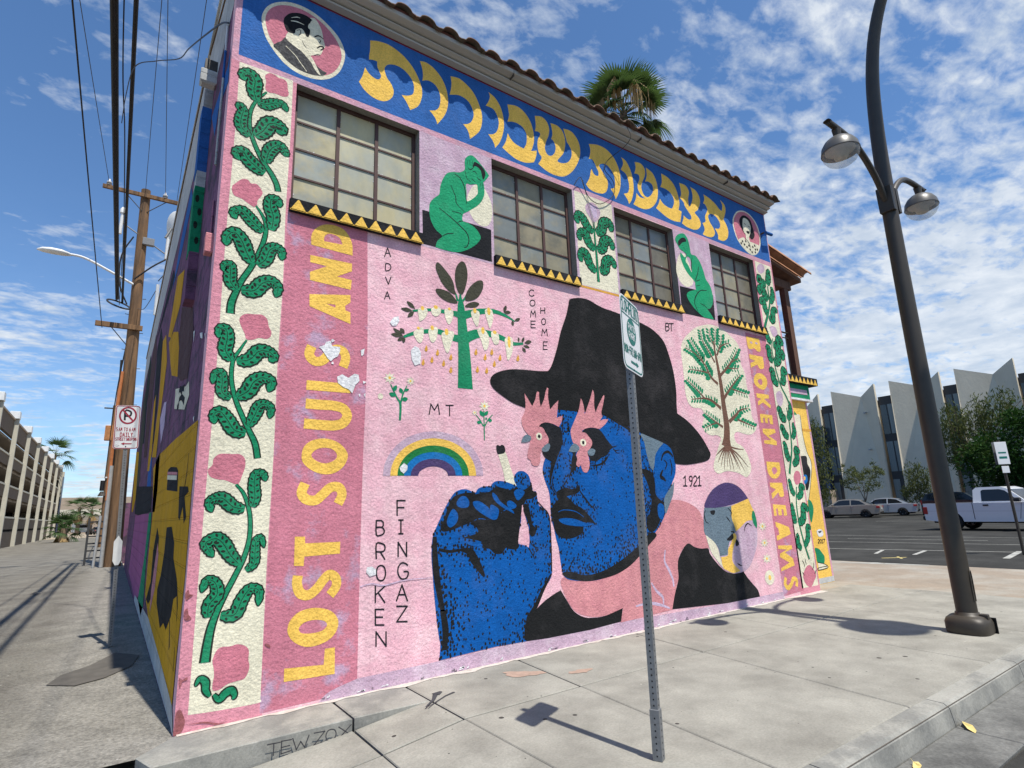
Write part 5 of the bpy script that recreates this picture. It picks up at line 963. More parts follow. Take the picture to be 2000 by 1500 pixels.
('F', 'green', 4, '7.967,3.517 8.106,3.528'),
('F', 'green', 4, '7.996,3.573 7.973,3.645'),
('F', 'green', 4, '8.025,3.561 8.157,3.572'),
('F', 'green', 4, '8.054,3.618 8.032,3.686'),
('F', 'green', 4, '8.082,3.606 8.208,3.617'),
('F', 'green', 4, '8.112,3.663 8.091,3.728'),
('F', 'green', 4, '8.141,3.652 8.259,3.662'),
('F', 'green', 4, '8.171,3.709 8.151,3.769'),
('F', 'green', 4, '8.2,3.697 8.311,3.708'),
('F', 'green', 4, '8.23,3.755 8.211,3.812'),
('F', 'green', 4, '8.259,3.744 8.364,3.753'),
('F', 'green', 4, '8.012,3.486 8.11,3.532'),
('F', 'green', 4, '7.994,3.462 8.01,3.401'),
('F', 'green', 4, '8.086,3.476 8.185,3.523'),
('F', 'green', 4, '8.068,3.452 8.084,3.391'),
('F', 'green', 4, '8.16,3.466 8.26,3.513'),
('F', 'green', 4, '8.142,3.442 8.158,3.381'),
('F', 'green', 4, '8.235,3.457 8.336,3.503'),
('F', 'green', 4, '8.216,3.433 8.233,3.371'),
('F', 'green', 4, '8.31,3.447 8.412,3.494'),
('F', 'green', 4, '8.292,3.423 8.308,3.361'),
('F', 'green', 4, '8.386,3.437 8.489,3.484'),
('F', 'green', 4, '8.367,3.413 8.384,3.351'),
('F', 'green', 4, '7.852,2.97 7.846,3.061'),
('F', 'green', 4, '7.875,2.955 8.028,2.949'),
('F', 'green', 4, '7.915,3.007 7.909,3.094'),
('F', 'green', 4, '7.939,2.992 8.084,2.987'),
('F', 'green', 4, '7.979,3.045 7.974,3.127'),
('F', 'green', 4, '8.003,3.03 8.141,3.025'),
('F', 'green', 4, '8.033,3.086 8.01,3.159'),
('F', 'green', 4, '8.062,3.074 8.196,3.081'),
('F', 'green', 4, '8.106,3.128 8.161,3.203'),
('F', 'green', 4, '8.113,3.107 8.204,3.068'),
('F', 'green', 4, '8.188,3.149 8.239,3.218'),
('F', 'green', 4, '8.195,3.127 8.279,3.091'),
('F', 'green', 4, '8.271,3.169 8.319,3.233'),
('F', 'green', 4, '8.278,3.147 8.356,3.114'),
('F', 'green', 4, '8.354,3.19 8.399,3.249'),
('F', 'green', 4, '8.361,3.168 8.434,3.137'),
('F', 'green', 4, '8.108,2.946 8.21,2.984'),
('F', 'green', 4, '8.088,2.924 8.095,2.862'),
('F', 'green', 4, '8.179,2.931 8.281,2.969'),
('F', 'green', 4, '8.158,2.908 8.165,2.846'),
('F', 'green', 4, '8.25,2.915 8.353,2.953'),
('F', 'green', 4, '8.228,2.893 8.236,2.83'),
('F', 'green', 4, '8.321,2.9 8.425,2.939'),
('F', 'green', 4, '8.3,2.877 8.31,2.815'),
('F', 'green', 4, '8.394,2.885 8.498,2.924'),
('F', 'green', 4, '8.373,2.862 8.382,2.8'),
('F', 'green', 4, '8.467,2.869 8.572,2.909'),
('F', 'green', 4, '8.446,2.847 8.455,2.784'),
('R', 'brown', 5, '7.603,2.499 7.42,2.408 7.282,2.324', 0.0341, 0.0234, 0.0064),
('R', 'brown', 5, '7.603,2.499 7.441,2.367 7.313,2.21', 0.0341, 0.0235, 0.0064),
('R', 'brown', 5, '7.603,2.499 7.481,2.345 7.381,2.146', 0.0342, 0.0235, 0.0064),
('R', 'brown', 5, '7.603,2.499 7.527,2.33 7.459,2.098', 0.0343, 0.0236, 0.0064),
('R', 'brown', 5, '7.603,2.499 7.581,2.348 7.559,2.148', 0.0345, 0.0237, 0.0065),
('R', 'brown', 5, '7.603,2.499 7.625,2.332 7.633,2.099', 0.0347, 0.0238, 0.0065),
('R', 'brown', 5, '7.603,2.499 7.677,2.326 7.727,2.084', 0.0348, 0.0239, 0.0065),
('R', 'brown', 5, '7.603,2.499 7.736,2.351 7.841,2.151', 0.035, 0.0241, 0.0066),
('R', 'brown', 5, '7.603,2.499 7.772,2.335 7.902,2.102', 0.0351, 0.0242, 0.0066),
('R', 'brown', 5, '7.603,2.499 7.837,2.33 8.021,2.086', 0.0353, 0.0243, 0.0066),
('R', 'brown', 5, '7.603,2.499 7.894,2.355 8.133,2.155', 0.0356, 0.0244, 0.0067),
('R', 'brown', 5, '7.603,2.499 7.849,2.456 8.071,2.446', 0.0355, 0.0244, 0.0067)]),
('painted_figure','green crouching painted figure beside the first window',[('P', 'cream', 3, '2.838,5.669 2.763,5.522 2.746,5.382 2.799,5.252 2.881,5.169 2.98,5.144 3.069,5.195 3.125,5.334 3.123,5.485 3.083,5.596 3.012,5.698 2.926,5.725'),
('P', 'ink', 3, '2.126,5.123c 2.685,5.133c 3.1,5.13c 3.095,4.683c 2.134,4.685c'),
('P', 'green3', 5, '2.82,6.113 2.892,6.097 2.993,6.014 3.079,5.931 3.086,5.898 3.031,5.816 3,5.785c 3.013,5.712 3.009,5.601 2.962,5.49 2.888,5.399 2.744,5.278 2.687,5.232 2.678,5.137 2.768,5.124 2.865,5.085 2.933,4.998 2.917,4.927 2.844,4.843 2.732,4.757 2.595,4.691 2.437,4.676 2.296,4.684c 2.323,4.772 2.388,4.851 2.298,4.915 2.235,5.023 2.217,5.144 2.23,5.249 2.289,5.332 2.355,5.404 2.369,5.514 2.41,5.633 2.465,5.725 2.547,5.774 2.644,5.801 2.722,5.869 2.725,5.987 2.747,6.051', '2.739,5.67 2.81,5.684 2.896,5.715 2.909,5.665 2.907,5.582 2.833,5.49 2.747,5.43 2.743,5.542'),
('P', 'ink', 6, '2.876,6.035 2.963,6.017 3.028,5.956 3.033,5.887 3.001,5.82 2.981,5.869 2.961,5.946 2.889,5.977 2.845,5.947 2.853,5.992'),
('R', 'ink', 6, '2.574,5.756 2.656,5.717 2.716,5.601 2.739,5.394', 0.0083, 0.0138, 0.0083),
('R', 'ink', 6, '2.516,5.576 2.582,5.438 2.594,5.349 2.702,5.269', 0.0073, 0.0121, 0.0073),
('R', 'ink', 6, '2.353,5.21 2.47,5.155 2.602,5.077 2.723,4.993 2.762,4.9 2.733,4.802 2.691,4.778', 0.0089, 0.0148, 0.0089),
('R', 'ink', 6, '2.603,5.09 2.644,5.121 2.685,5.133', 0.0064, 0.0107, 0.0064),
('R', 'ink', 6, '2.388,4.851 2.466,4.904 2.546,4.926', 0.007, 0.0116, 0.007),
('R', 'ink', 6, '2.524,5.223 2.633,5.229 2.673,5.215', 0.0064, 0.0107, 0.0064),
('R', 'ink', 6, '2.729,5.851 2.755,5.75 2.811,5.728', 0.005, 0.0084, 0.005),
('R', 'ink', 6, '2.843,5.884 2.88,5.89 2.908,5.865', 0.0068, 0.0114, 0.0068),
('R', 'ink', 6, '2.907,5.823 2.928,5.802 2.964,5.796', 0.0077, 0.0128, 0.0077),
('R', 'ink', 6, '2.826,5.768 2.854,5.756 2.883,5.738', 0.0051, 0.0085, 0.0051),
('R', 'ink', 6, '2.761,6.014 2.767,5.961', 0.0051, 0.0085, 0.0051),
('R', 'ink', 6, '2.804,6.037 2.802,5.967', 0.0051, 0.0085, 0.0051),
('R', 'ink', 6, '2.848,6.046 2.831,5.97', 0.0051, 0.0085, 0.0051),
('R', 'ink', 6, '2.772,5.901 2.815,5.902 2.86,5.952', 0.0068, 0.0113, 0.0068),
('R', 'ink', 6, '2.955,5.749 2.946,5.691', 0.0051, 0.0085, 0.0051),
('R', 'ink', 6, '2.992,5.761 2.99,5.691', 0.0052, 0.0086, 0.0052)]),
('painted_figure','green seated painted figure beside the farthest window',[('P', 'cream', 3, '6.898,5.692 6.815,5.517 6.801,5.36 6.867,5.221 7.012,5.159 7.155,5.205 7.229,5.298 7.221,5.453 7.159,5.629 7.088,5.755 6.999,5.764'),
('P', 'ink', 3, '6.843,5.139c 7.262,5.156c 7.747,5.151c 7.724,4.688c 6.821,4.661c'),
('P', 'green3', 5, '6.857,5.997 6.941,6.099 7.087,6.163 7.173,6.129 7.226,6.03 7.24,5.904 7.259,5.812 7.375,5.809 7.478,5.72 7.548,5.575 7.592,5.424 7.693,5.317 7.734,5.149 7.703,4.984 7.611,4.88 7.534,4.85 7.616,4.779 7.683,4.689c 7.409,4.681c 7.259,4.747 7.116,4.843 7.013,4.96 7.014,5.037 7.116,5.103 7.262,5.156 7.265,5.243 7.265,5.306 7.12,5.4 7.024,5.503 6.973,5.601 6.945,5.704 6.967,5.772 7.017,5.737 7.07,5.71 7.115,5.777 7.052,5.809 6.966,5.835 6.909,5.9', '7.079,5.641 7.139,5.577 7.212,5.467 7.225,5.613 7.209,5.72 7.132,5.741'),
('P', 'ink', 6, '6.931,5.969 7.024,6.057 7.12,6.083 7.156,6.028 7.058,5.986 6.979,5.918 6.93,5.889'),
('R', 'ink', 6, '7.278,5.785 7.231,5.646 7.205,5.497', 0.0094, 0.0157, 0.0094),
('R', 'ink', 6, '7.425,5.619 7.378,5.489 7.291,5.327 7.416,5.37', 0.0105, 0.0175, 0.0105),
('R', 'ink', 6, '7.576,5.205 7.378,5.157 7.238,5.02 7.192,4.888 7.262,4.763', 0.0115, 0.0192, 0.0115),
('R', 'ink', 6, '7.298,5.234 7.397,5.263', 0.0094, 0.0157, 0.0094),
('R', 'ink', 6, '7.348,4.925 7.45,4.905 7.536,4.858', 0.0093, 0.0156, 0.0093),
('R', 'ink', 6, '7.259,5.14 7.346,5.111', 0.0093, 0.0155, 0.0093),
('R', 'ink', 6, '7.012,5.91 7.06,5.931', 0.007, 0.0117, 0.007),
('R', 'ink', 6, '7.054,5.889 7.086,5.881', 0.0082, 0.0136, 0.0082),
('R', 'ink', 6, '7.094,5.788 7.125,5.772', 0.0082, 0.0136, 0.0082),
('R', 'ink', 6, '7.178,6.017 7.215,5.962 7.221,5.932', 0.0059, 0.0099, 0.0059)]),
('bare_patch',None,[('P', 'plaster', 9, '1.731,3.644c 1.772,3.71c 1.832,3.733c 1.844,3.687c 1.809,3.622c 1.761,3.614c')]),
('bare_patch',None,[('P', 'plaster', 9, '1.98,3.364c 2.029,3.418c 2.079,3.401c 2.104,3.345c 2.098,3.226c 2.029,3.194c 1.992,3.26c')]),
('bare_patch',None,[('P', 'plaster', 9, '.981,3.261c 1.041,3.291c 1.05,3.324c 1.1,3.343c 1.113,3.29c 1.196,3.291c 1.198,3.247c 1.178,3.191c 1.137,3.164c 1.108,3.128c 1.076,3.156c 1.012,3.244c')]),
('bare_patch',None,[('P', 'plaster', 9, '1.1,3.353c 1.12,3.367c 1.142,3.349c 1.111,3.328c')]),
('bare_patch',None,[('P', 'plaster', 9, '1.175,2.976c 1.226,3.008c 1.29,2.977c 1.353,3.027c 1.396,3.021c 1.408,2.957c 1.366,2.91c 1.336,2.821c 1.293,2.86c 1.24,2.876c 1.187,2.913c')]),
('bare_patch',None,[('P', 'plaster', 9, '1.108,3.107c 1.128,3.131c 1.14,3.1c')]),
('bare_patch',None,[('P', 'plaster', 9, '1.401,2.816c 1.422,2.823c 1.414,2.785c')]),
('bare_patch',None,[('P', 'plaster', 9, '1.455,2.821c 1.474,2.833c 1.472,2.785c')]),
('bare_patch',None,[('P', 'plaster', 9, '1.412,3.287c 1.455,3.31c 1.446,3.247c 1.424,3.222c')]),
('bare_patch',None,[('P', 'plaster', 9, '1.856,2.076c 1.907,2.125c 1.948,2.093c 1.942,2.05c 1.902,2.013c 1.867,2.039c')]),
('bare_patch',None,[('P', 'plaster', 9, '1.522,1.111c 1.574,1.116c 1.616,1.084c 1.617,1.036c 1.555,1.023c 1.518,1.064c')]),
('bare_patch',None,[('P', 'plaster', 9, '1.441,2.96c 1.485,2.954c 1.452,2.929c')]),
('worn_patch',None,[('P', 'worn', 8, '.008,.408 .027,.39 .064,.405 .063,.383 .032,.374 .021,.332 .01,.363')]),
('worn_patch',None,[('P', 'worn', 8, '.007,.159 .034,.176 .058,.13 .072,.088 .065,.038 .041,.005 .003,-.001 .004,.074')]),
('worn_patch',None,[('P', 'worn', 8, '0,1.035 .02,1.065 .03,1.032 .056,1.021 .032,1 .011,.987')]),
('worn_patch',None,[('P', 'worn', 8, '.004,.902 .024,.923 .035,.874 .059,.84 .024,.829 .004,.855')]),
('worn_patch',None,[('P', 'worn', 8, '.092,.058c .213,.053 .302,.022 .37,.014c .303,.01 .214,.04')]),
('worn_patch',None,[('P', 'worn', 8, '.63,.559 .659,.558 .677,.527 .652,.532')]),
('bare_patch',None,[('P', 'worn2', 9, '2.436,0.020c 2.441,0.033c 2.454,0.029c 2.476,0.042c 2.479,0.027c 2.476,0.020c')]),
('bare_patch',None,[('P', 'plaster', 9, '8.623,0.018c 8.639,0.029c 8.670,0.025c 8.690,0.037c 8.704,0.024c 8.703,0.018c')]),
('bare_patch',None,[('P', 'plaster', 9, '5.772,0.006c 5.790,0.019c 5.825,0.014c 5.833,0.027c 5.856,0.012c 5.855,0.006c')]),
('bare_patch',None,[('P', 'worn2', 9, '6.149,0.032c 6.171,0.047c 6.185,0.042c 6.182,0.057c 6.194,0.039c 6.193,0.032c')]),
('bare_patch',None,[('P', 'plaster', 9, '8.354,0.017c 8.372,0.026c 8.390,0.023c 8.407,0.032c 8.423,0.021c 8.425,0.017c')]),
('bare_patch',None,[('P', 'plaster', 9, '5.864,0.032c 5.880,0.050c 5.915,0.044c 5.933,0.062c 5.952,0.041c 5.942,0.032c')]),
('bare_patch',None,[('P', 'worn2', 9, '6.129,0.010c 6.149,0.023c 6.185,0.019c 6.203,0.031c 6.208,0.017c 6.215,0.010c')]),
('bare_patch',None,[('P', 'plaster', 9, '3.696,0.009c 3.695,0.023c 3.716,0.018c 3.715,0.033c 3.736,0.016c 3.728,0.009c')]),
('bare_patch',None,[('P', 'plaster', 9, '7.596,0.033c 7.609,0.051c 7.634,0.045c 7.636,0.063c 7.653,0.042c 7.653,0.033c')]),
('bare_patch',None,[('P', 'worn2', 9, '5.289,0.009c 5.306,0.025c 5.312,0.020c 5.308,0.036c 5.315,0.017c 5.315,0.009c')]),
('bare_patch',None,[('P', 'plaster', 9, '5.559,0.022c 5.569,0.035c 5.586,0.031c 5.602,0.044c 5.609,0.028c 5.608,0.022c')]),
('bare_patch',None,[('P', 'plaster', 9, '8.467,0.020c 8.488,0.025c 8.496,0.023c 8.517,0.028c 8.532,0.022c 8.520,0.020c')]),
('bare_patch',None,[('P', 'worn2', 9, '5.413,0.018c 5.434,0.027c 5.442,0.024c 5.457,0.034c 5.483,0.023c 5.484,0.018c')]),
('bare_patch',None,[('P', 'plaster', 9, '2.515,0.018c 2.532,0.027c 2.552,0.024c 2.568,0.033c 2.578,0.022c 2.576,0.018c')]),
('bare_patch',None,[('P', 'plaster', 9, '6.641,0.005c 6.657,0.019c 6.684,0.014c 6.687,0.029c 6.702,0.012c 6.703,0.005c')]),
('bare_patch',None,[('P', 'worn2', 9, '6.021,0.007c 6.028,0.016c 6.047,0.013c 6.045,0.022c 6.058,0.012c 6.061,0.007c')]),
('bare_patch',None,[('P', 'plaster', 9, '7.645,0.018c 7.651,0.024c 7.671,0.022c 7.679,0.028c 7.677,0.021c 7.677,0.018c')]),
('bare_patch',None,[('P', 'plaster', 9, '6.934,0.023c 6.959,0.033c 6.990,0.029c 6.997,0.039c 7.017,0.028c 7.015,0.023c')]),
('bare_patch',None,[('P', 'worn2', 9, '3.732,0.016c 3.772,0.023c 3.796,0.021c 3.815,0.028c 3.827,0.020c 3.831,0.016c')]),
('bare_patch',None,[('P', 'plaster', 9, '8.009,0.011c 8.028,0.027c 8.046,0.021c 8.062,0.037c 8.078,0.019c 8.072,0.011c')]),
('bare_patch',None,[('P', 'plaster', 9, '5.092,0.013c 5.112,0.018c 5.139,0.016c 5.153,0.022c 5.173,0.015c 5.164,0.013c')]),
('bare_patch',None,[('P', 'worn2', 9, '1.129,0.026c 1.136,0.035c 1.144,0.032c 1.159,0.041c 1.161,0.031c 1.155,0.026c')]),
('bare_patch',None,[('P', 'plaster', 9, '2.528,0.030c 2.542,0.045c 2.563,0.040c 2.578,0.055c 2.581,0.037c 2.588,0.030c')]),
('bare_patch',None,[('P', 'plaster', 9, '7.955,0.028c 7.982,0.033c 7.993,0.031c 8.012,0.036c 8.031,0.031c 8.031,0.028c')]),
('bare_patch',None,[('P', 'worn2', 9, '3.762,0.018c 3.786,0.023c 3.808,0.021c 3.822,0.026c 3.855,0.021c 3.849,0.018c')]),
('bare_patch',None,[('P', 'plaster', 9, '1.477,0.019c 1.495,0.028c 1.506,0.025c 1.511,0.034c 1.519,0.024c 1.519,0.019c')]),
('bare_patch',None,[('P', 'plaster', 9, '1.677,0.021c 1.700,0.030c 1.724,0.027c 1.742,0.037c 1.762,0.026c 1.752,0.021c')]),
('bare_patch',None,[('P', 'worn2', 9, '6.900,0.023c 6.918,0.032c 6.928,0.029c 6.943,0.039c 6.952,0.028c 6.946,0.023c')]),
('bare_patch',None,[('P', 'plaster', 9, '4.681,0.025c 4.696,0.035c 4.704,0.032c 4.700,0.042c 4.715,0.030c 4.712,0.025c')]),
('bare_patch',None,[('P', 'plaster', 9, '2.613,0.018c 2.625,0.033c 2.632,0.028c 2.636,0.044c 2.644,0.026c 2.640,0.018c')]),
('bare_patch',None,[('P', 'worn2', 9, '1.592,0.022c 1.586,0.028c 1.593,0.026c 1.597,0.033c 1.615,0.025c 1.603,0.022c')]),
('bare_patch',None,[('P', 'plaster', 9, '1.173,0.029c 1.184,0.045c 1.194,0.040c 1.194,0.056c 1.205,0.037c 1.191,0.029c')]),
('bare_patch',None,[('P', 'plaster', 9, '6.601,0.019c 6.625,0.026c 6.632,0.023c 6.650,0.030c 6.671,0.022c 6.672,0.019c')]),
('bare_patch',None,[('P', 'worn2', 9, '2.471,0.009c 2.476,0.022c 2.487,0.018c 2.495,0.031c 2.504,0.016c 2.503,0.009c')]),
('bare_patch',None,[('P', 'plaster', 9, '1.445,0.019c 1.462,0.029c 1.497,0.026c 1.515,0.036c 1.536,0.024c 1.529,0.019c')]),
('bare_patch',None,[('P', 'plaster', 9, '4.231,0.023c 4.267,0.030c 4.294,0.028c 4.304,0.035c 4.324,0.027c 4.324,0.023c')]),
('bare_patch',None,[('P', 'worn2', 9, '2.091,0.012c 2.099,0.025c 2.117,0.020c 2.128,0.033c 2.126,0.018c 2.131,0.012c')]),
('bare_patch',None,[('P', 'plaster', 9, '3.697,0.030c 3.712,0.038c 3.737,0.035c 3.748,0.043c 3.760,0.034c 3.760,0.030c')]),
('bare_patch',None,[('P', 'plaster', 9, '3.036,0.027c 3.047,0.045c 3.054,0.039c 3.066,0.057c 3.073,0.036c 3.067,0.027c')]),
('bare_patch',None,[('P', 'worn2', 9, '4.224,0.026c 4.252,0.036c 4.268,0.032c 4.280,0.042c 4.300,0.031c 4.304,0.026c')]),
('bare_patch',None,[('P', 'plaster', 9, '5.800,0.033c 5.825,0.041c 5.848,0.038c 5.872,0.046c 5.895,0.037c 5.891,0.033c')]),
('bare_patch',None,[('P', 'plaster', 9, '2.557,0.030c 2.560,0.040c 2.572,0.037c 2.593,0.047c 2.594,0.035c 2.593,0.030c')]),
('bare_patch',None,[('P', 'worn2', 9, '5.044,0.024c 5.051,0.033c 5.053,0.030c 5.063,0.040c 5.074,0.029c 5.064,0.024c')]),
('bare_patch',None,[('P', 'plaster', 9, '4.737,0.008c 4.762,0.021c 4.774,0.017c 4.769,0.030c 4.792,0.014c 4.781,0.008c')]),
('bare_patch',None,[('P', 'plaster', 9, '6.657,0.027c 6.672,0.040c 6.675,0.036c 6.691,0.050c 6.705,0.034c 6.698,0.027c')]),
('bare_patch',None,[('P', 'worn2', 9, '4.673,0.007c 4.689,0.017c 4.704,0.014c 4.709,0.023c 4.730,0.012c 4.727,0.007c')]),
('crack',None,[('R', 'palelilac', 8, '1.46,.939 1.572,.955 1.703,.928 1.919,.954 2.233,.949', 0.0075, 0.0126, 0.006)]),
]
PORCH_ART=[
('painted_figure','painted reader in white on the yellow porch wall',[('P', 'cream', 3, '10.606,3.264c 10.856,3.272 10.843,2.898 10.897,2.537 11.01,2.291 10.876,1.934 10.743,1.667 10.66,1.563 10.609,1.564c 10.591,2.748c'),
('P', 'ink', 4, '10.63,2.434c 10.855,2.431 10.85,2.288 10.926,2.152 10.834,1.934 10.723,1.774 10.641,1.762c'),
('R', 'ink', 4, '10.856,3.272 10.843,2.898 10.897,2.537 11.01,2.291 10.876,1.934 10.686,1.562', 0.0155, 0.0155),
('P', 'sky', 5, '10.62,2.042 10.754,2.056 10.745,1.935 10.625,1.882'),
('P', 'yellow', 6, '10.632,2.029 10.69,2.015 10.664,1.962 10.623,1.962'),
('P', 'green', 3, '10.66,1.563 10.781,1.534 10.82,1.401 10.746,1.245 10.664,1.144 10.628,1.25'),
('P', 'green', 3, '10.657,3.352c 10.739,3.273c 10.624,3.274c'),
('P', 'green', 3, '10.644,.658 10.793,.635 10.876,.565 10.955,.482 10.919,.37 10.809,.354 10.658,.404 10.656,.53'),
('P', 'cream', 4, '10.665,.391c 10.911,.345c 11.031,.272c 10.673,.252c'),
('R', 'ink', 5, '10.665,.391c 10.911,.345c 11.031,.272c 10.673,.252c 10.664,.291c 10.991,.296c', 0.0142, 0.0142)]),
('bare_patch',None,[('P', 'plaster', 3, '10.822,.981 10.96,1 11.049,.943 11.014,.867 10.864,.862 10.818,.917'),
('P', 'charcoal', 4, '10.852,.959c 11.005,.972c 10.966,.935c 10.884,.926c')]),
('painted_letter',None,[('T', '2', '10.812,.814 10.869,.81 10.791,.745 10.847,.742', 0.0146)]),
('painted_letter',None,[('T', '0', '10.884,.809 10.941,.806 10.863,.741 10.92,.737', 0.0147)]),
('painted_letter',None,[('T', '1', '10.957,.805 10.999,.802 10.935,.736 10.977,.734', 0.0147)]),
('painted_letter',None,[('T', '7', '11.01,.804 11.073,.801 10.988,.736 11.051,.732', 0.0148)]),
]
SIDE_ART=[
('painted_patch',None,[('P', 'mustard', 2, '.133,2.487c 1.71,2.565c 2.364,2.601c 5.535,2.723c 7.069,2.618c 5.778,1.793c 5.757,1.058c 5.599,.518c 4.294,.334c 1.387,.22c .223,.16c .212,.498c .095,1.147c .166,1.861c')]),
('painted_patch',None,[('P', 'palegray', 3, '9.278,.158c 6.667,.251c 4.294,.334c 1.387,.22c .223,.16c -.032,.012c 9.514,.033c')]),
('painted_patch',None,[('P', 'black', 3, '2.514,1.26c 2.497,1.553c 1.805,1.564c 1.327,1.405c 1.266,1.258c .743,1.1c .562,.969c .889,.908c .986,.746c 1.383,.571c 1.746,.587c 2.113,.487c 2.969,.662c 3.046,.814c 2.71,.998c'),
('R', 'black', 3, '1.156,.726 .997,.64 .87,.482', 0.0297, 0.0397, 0.0694),
('R', 'black', 3, '.715,1.073 .485,.891 .443,.771', 0.0357, 0.0536, 0.0179),
('R', 'black', 3, '.365,.392 .366,.497 .397,.573', 0.0169, 0.0295, 0.0169),
('P', 'black', 3, '4.496,.783c 4.612,1.205c 4.188,1.549c 3.633,1.417c 3.576,1.155c 3.851,.658c 4.575,.473c 5.191,.482c'),
('P', 'salmon', 4, '3.945,1.093c 3.768,1.347c 3.416,1.205c 3.492,.776c 4.027,.421c 4.163,.718c')]),
('painted_patch',None,[('P', 'black', 3, '1.334,1.97c .487,1.923c .374,1.871c .713,1.84c .399,1.648c .568,1.589c .787,1.747c 1.001,1.622c 1.157,1.656c'),
('R', 'black', 3, '.684,2.246 .688,2.078 .796,1.917', 0.0162, 0.0405, 0.0567)]),
('painted_patch',None,[('P', 'ink', 3, '3.185,2.288c 2.763,2.289c 1.861,2.211c 1.643,2.152c 1.528,1.926c 3.075,2.018c'),
('P', 'cream', 4, '3.187,2.217c 1.745,2.112c 1.727,2.061c 3.185,2.16c'),
('P', 'salmon', 4, '3.222,2.264c 1.716,2.147c 1.7,2.115c 3.197,2.225c')]),
('painted_patch',None,[('P', 'brown2', 2, '3.624,4.278c 3.613,4.696c 1.766,4.086c 1.384,3.67c 1.613,3.188c 2.551,3.355c 3.16,3.561c')]),
('painted_patch',None,[('P', 'mustard', 3, '6.094,4.826c 4.991,4.716c 3.826,4.378c 3.354,4c 3.136,3.536c 4.398,3.833c 5.099,4.222c')]),
('painted_patch',None,[('P', 'cream', 3, '3.244,3.387c 1.69,3.109c 1.332,3.096c 1.189,2.918c 1.589,2.824c 3.141,3.094c'),
('R', 'ink', 4, '2.603,3.223 2.428,3.224 2.084,3.122', 0.0605, 0.0968),
('R', 'ink', 4, '2.478,3.094 2.108,3.06 1.686,2.934', 0.0567, 0.0908),
('R', 'ink', 4, '2.681,3.025 2.407,3.021', 0.0597, 0.0955),
('R', 'ink', 4, '2.221,3.183 1.854,3.126', 0.0544, 0.087)]),
('painted_patch',None,[('P', 'green', 3, '6.928,1.784c 6.138,1.8c 5.921,1.545c 6.267,1.035c 5.833,.314c 6.28,.104c 7.768,.226c 6.945,1.064c'),
('P', 'magenta', 2, '14.58,1.886c 6.928,1.784c 6.377,1.087c 7.577,.305c 9.235,.081c 15.162,.253c 14.64,1.233c')]),
('painted_patch',None,[('P', 'ink', 3, '16.421,2.799c 6.717,2.266c 6.409,1.805c 12.439,1.831c 15.47,1.925c')]),
('painted_patch',None,[('P', 'mustard', 2.0, '8.605,5.542c 7.405,5.357c 6.126,4.471c 6.545,3.528c 6.51,2.772c 8.066,2.923c 7.584,3.971c')]),
('painted_patch',None,[('P', 'ink', 2.4, '11.327,6.101c 10.106,6.305c 8.537,5.491c 8.165,4.074c 8.09,3.204c 9.378,3.355c 10.299,4.793c')]),
('painted_patch',None,[('P', 'brown2', 2.8, '14.838,6.668c 13.504,7.099c 11.496,6.033c 11.093,4.597c 10.874,3.195c 12.751,3.376c 14.242,5.158c')]),
('painted_patch',None,[('P', 'leafdark', 2.0, '17.98,6.525c 16.789,7.295c 13.486,5.92c 14.884,5.273c 13.95,3.89c 16.654,4.206c')]),
('painted_patch',None,[('P', 'olive', 2.4, '19.805,6.151c 18.09,6.346c 15.331,4.48c 14.214,2.531c 16.937,2.661c 18.303,4.399c')]),
('painted_patch',None,[('P', 'mustard', 2.8, '9.862,4.377c 9.227,4.453c 8.378,3.095c 8.646,2.691c 9.658,2.769c')]),
('painted_patch',None,[('P', 'blueband', 2.0, '9.341,3.046c 8.066,2.923c 7.2,2.197c 8.921,2.279c')]),
('painted_patch',None,[('P', 'palelilac', 2.4, '6.449,3.463c 5.675,3.63c 5.019,3.536c 4.98,3.104c 5.46,2.897c')]),
('painted_patch',None,[('P', 'mustard', 2.8, '22.06,4.501c 18.029,4.079c 16.126,2.41c 17.509,2.014c 19.24,2.046c')]),
('painted_patch',None,[('P', 'black', 2.0, '6.416,2.714c 5.419,2.756c 5.078,2.096c 5.254,1.783c 6.033,1.798c')]),
('painted_patch',None,[('P', 'blueband', 2.4, '5.64,6.629c 4.116,6.929c 3.552,6.439c 5.177,6.138c 6.789,6.103c')]),
('painted_patch',None,[('P', 'ink', 2.8, '8.879,6.684c 7.078,6.653c 6.304,6.208c 10.323,6.459c 12.827,6.68c')]),
('painted_patch',None,[('P', 'mustard', 2.0, '5.415,5.869c 3.821,5.373c 3.985,4.874c 5.599,4.779c 6.544,5.071c')]),
('painted_patch',None,[('P', 'blueband', 2.4, '1.568,6.543c .211,6.26c .121,6.442c .077,5.96c .802,6.136c .99,5.904c')]),
('bare_patch',None,[('P', 'plaster', 5, '.628,3.437c .378,3.372c .33,3.297c .522,3.357c')]),
('bare_patch',None,[('P', 'plaster', 5, '.189,3.304c .103,3.286c .077,3.213c')]),
('bare_patch',None,[('P', 'plaster', 5, '1.335,3.656c 1.189,3.629c 1.185,3.489c')]),
('bare_patch',None,[('P', 'plaster', 5, '.559,2.571c .452,2.574c .464,2.518c')]),
]# ------------------------------------------------------------------ more materials
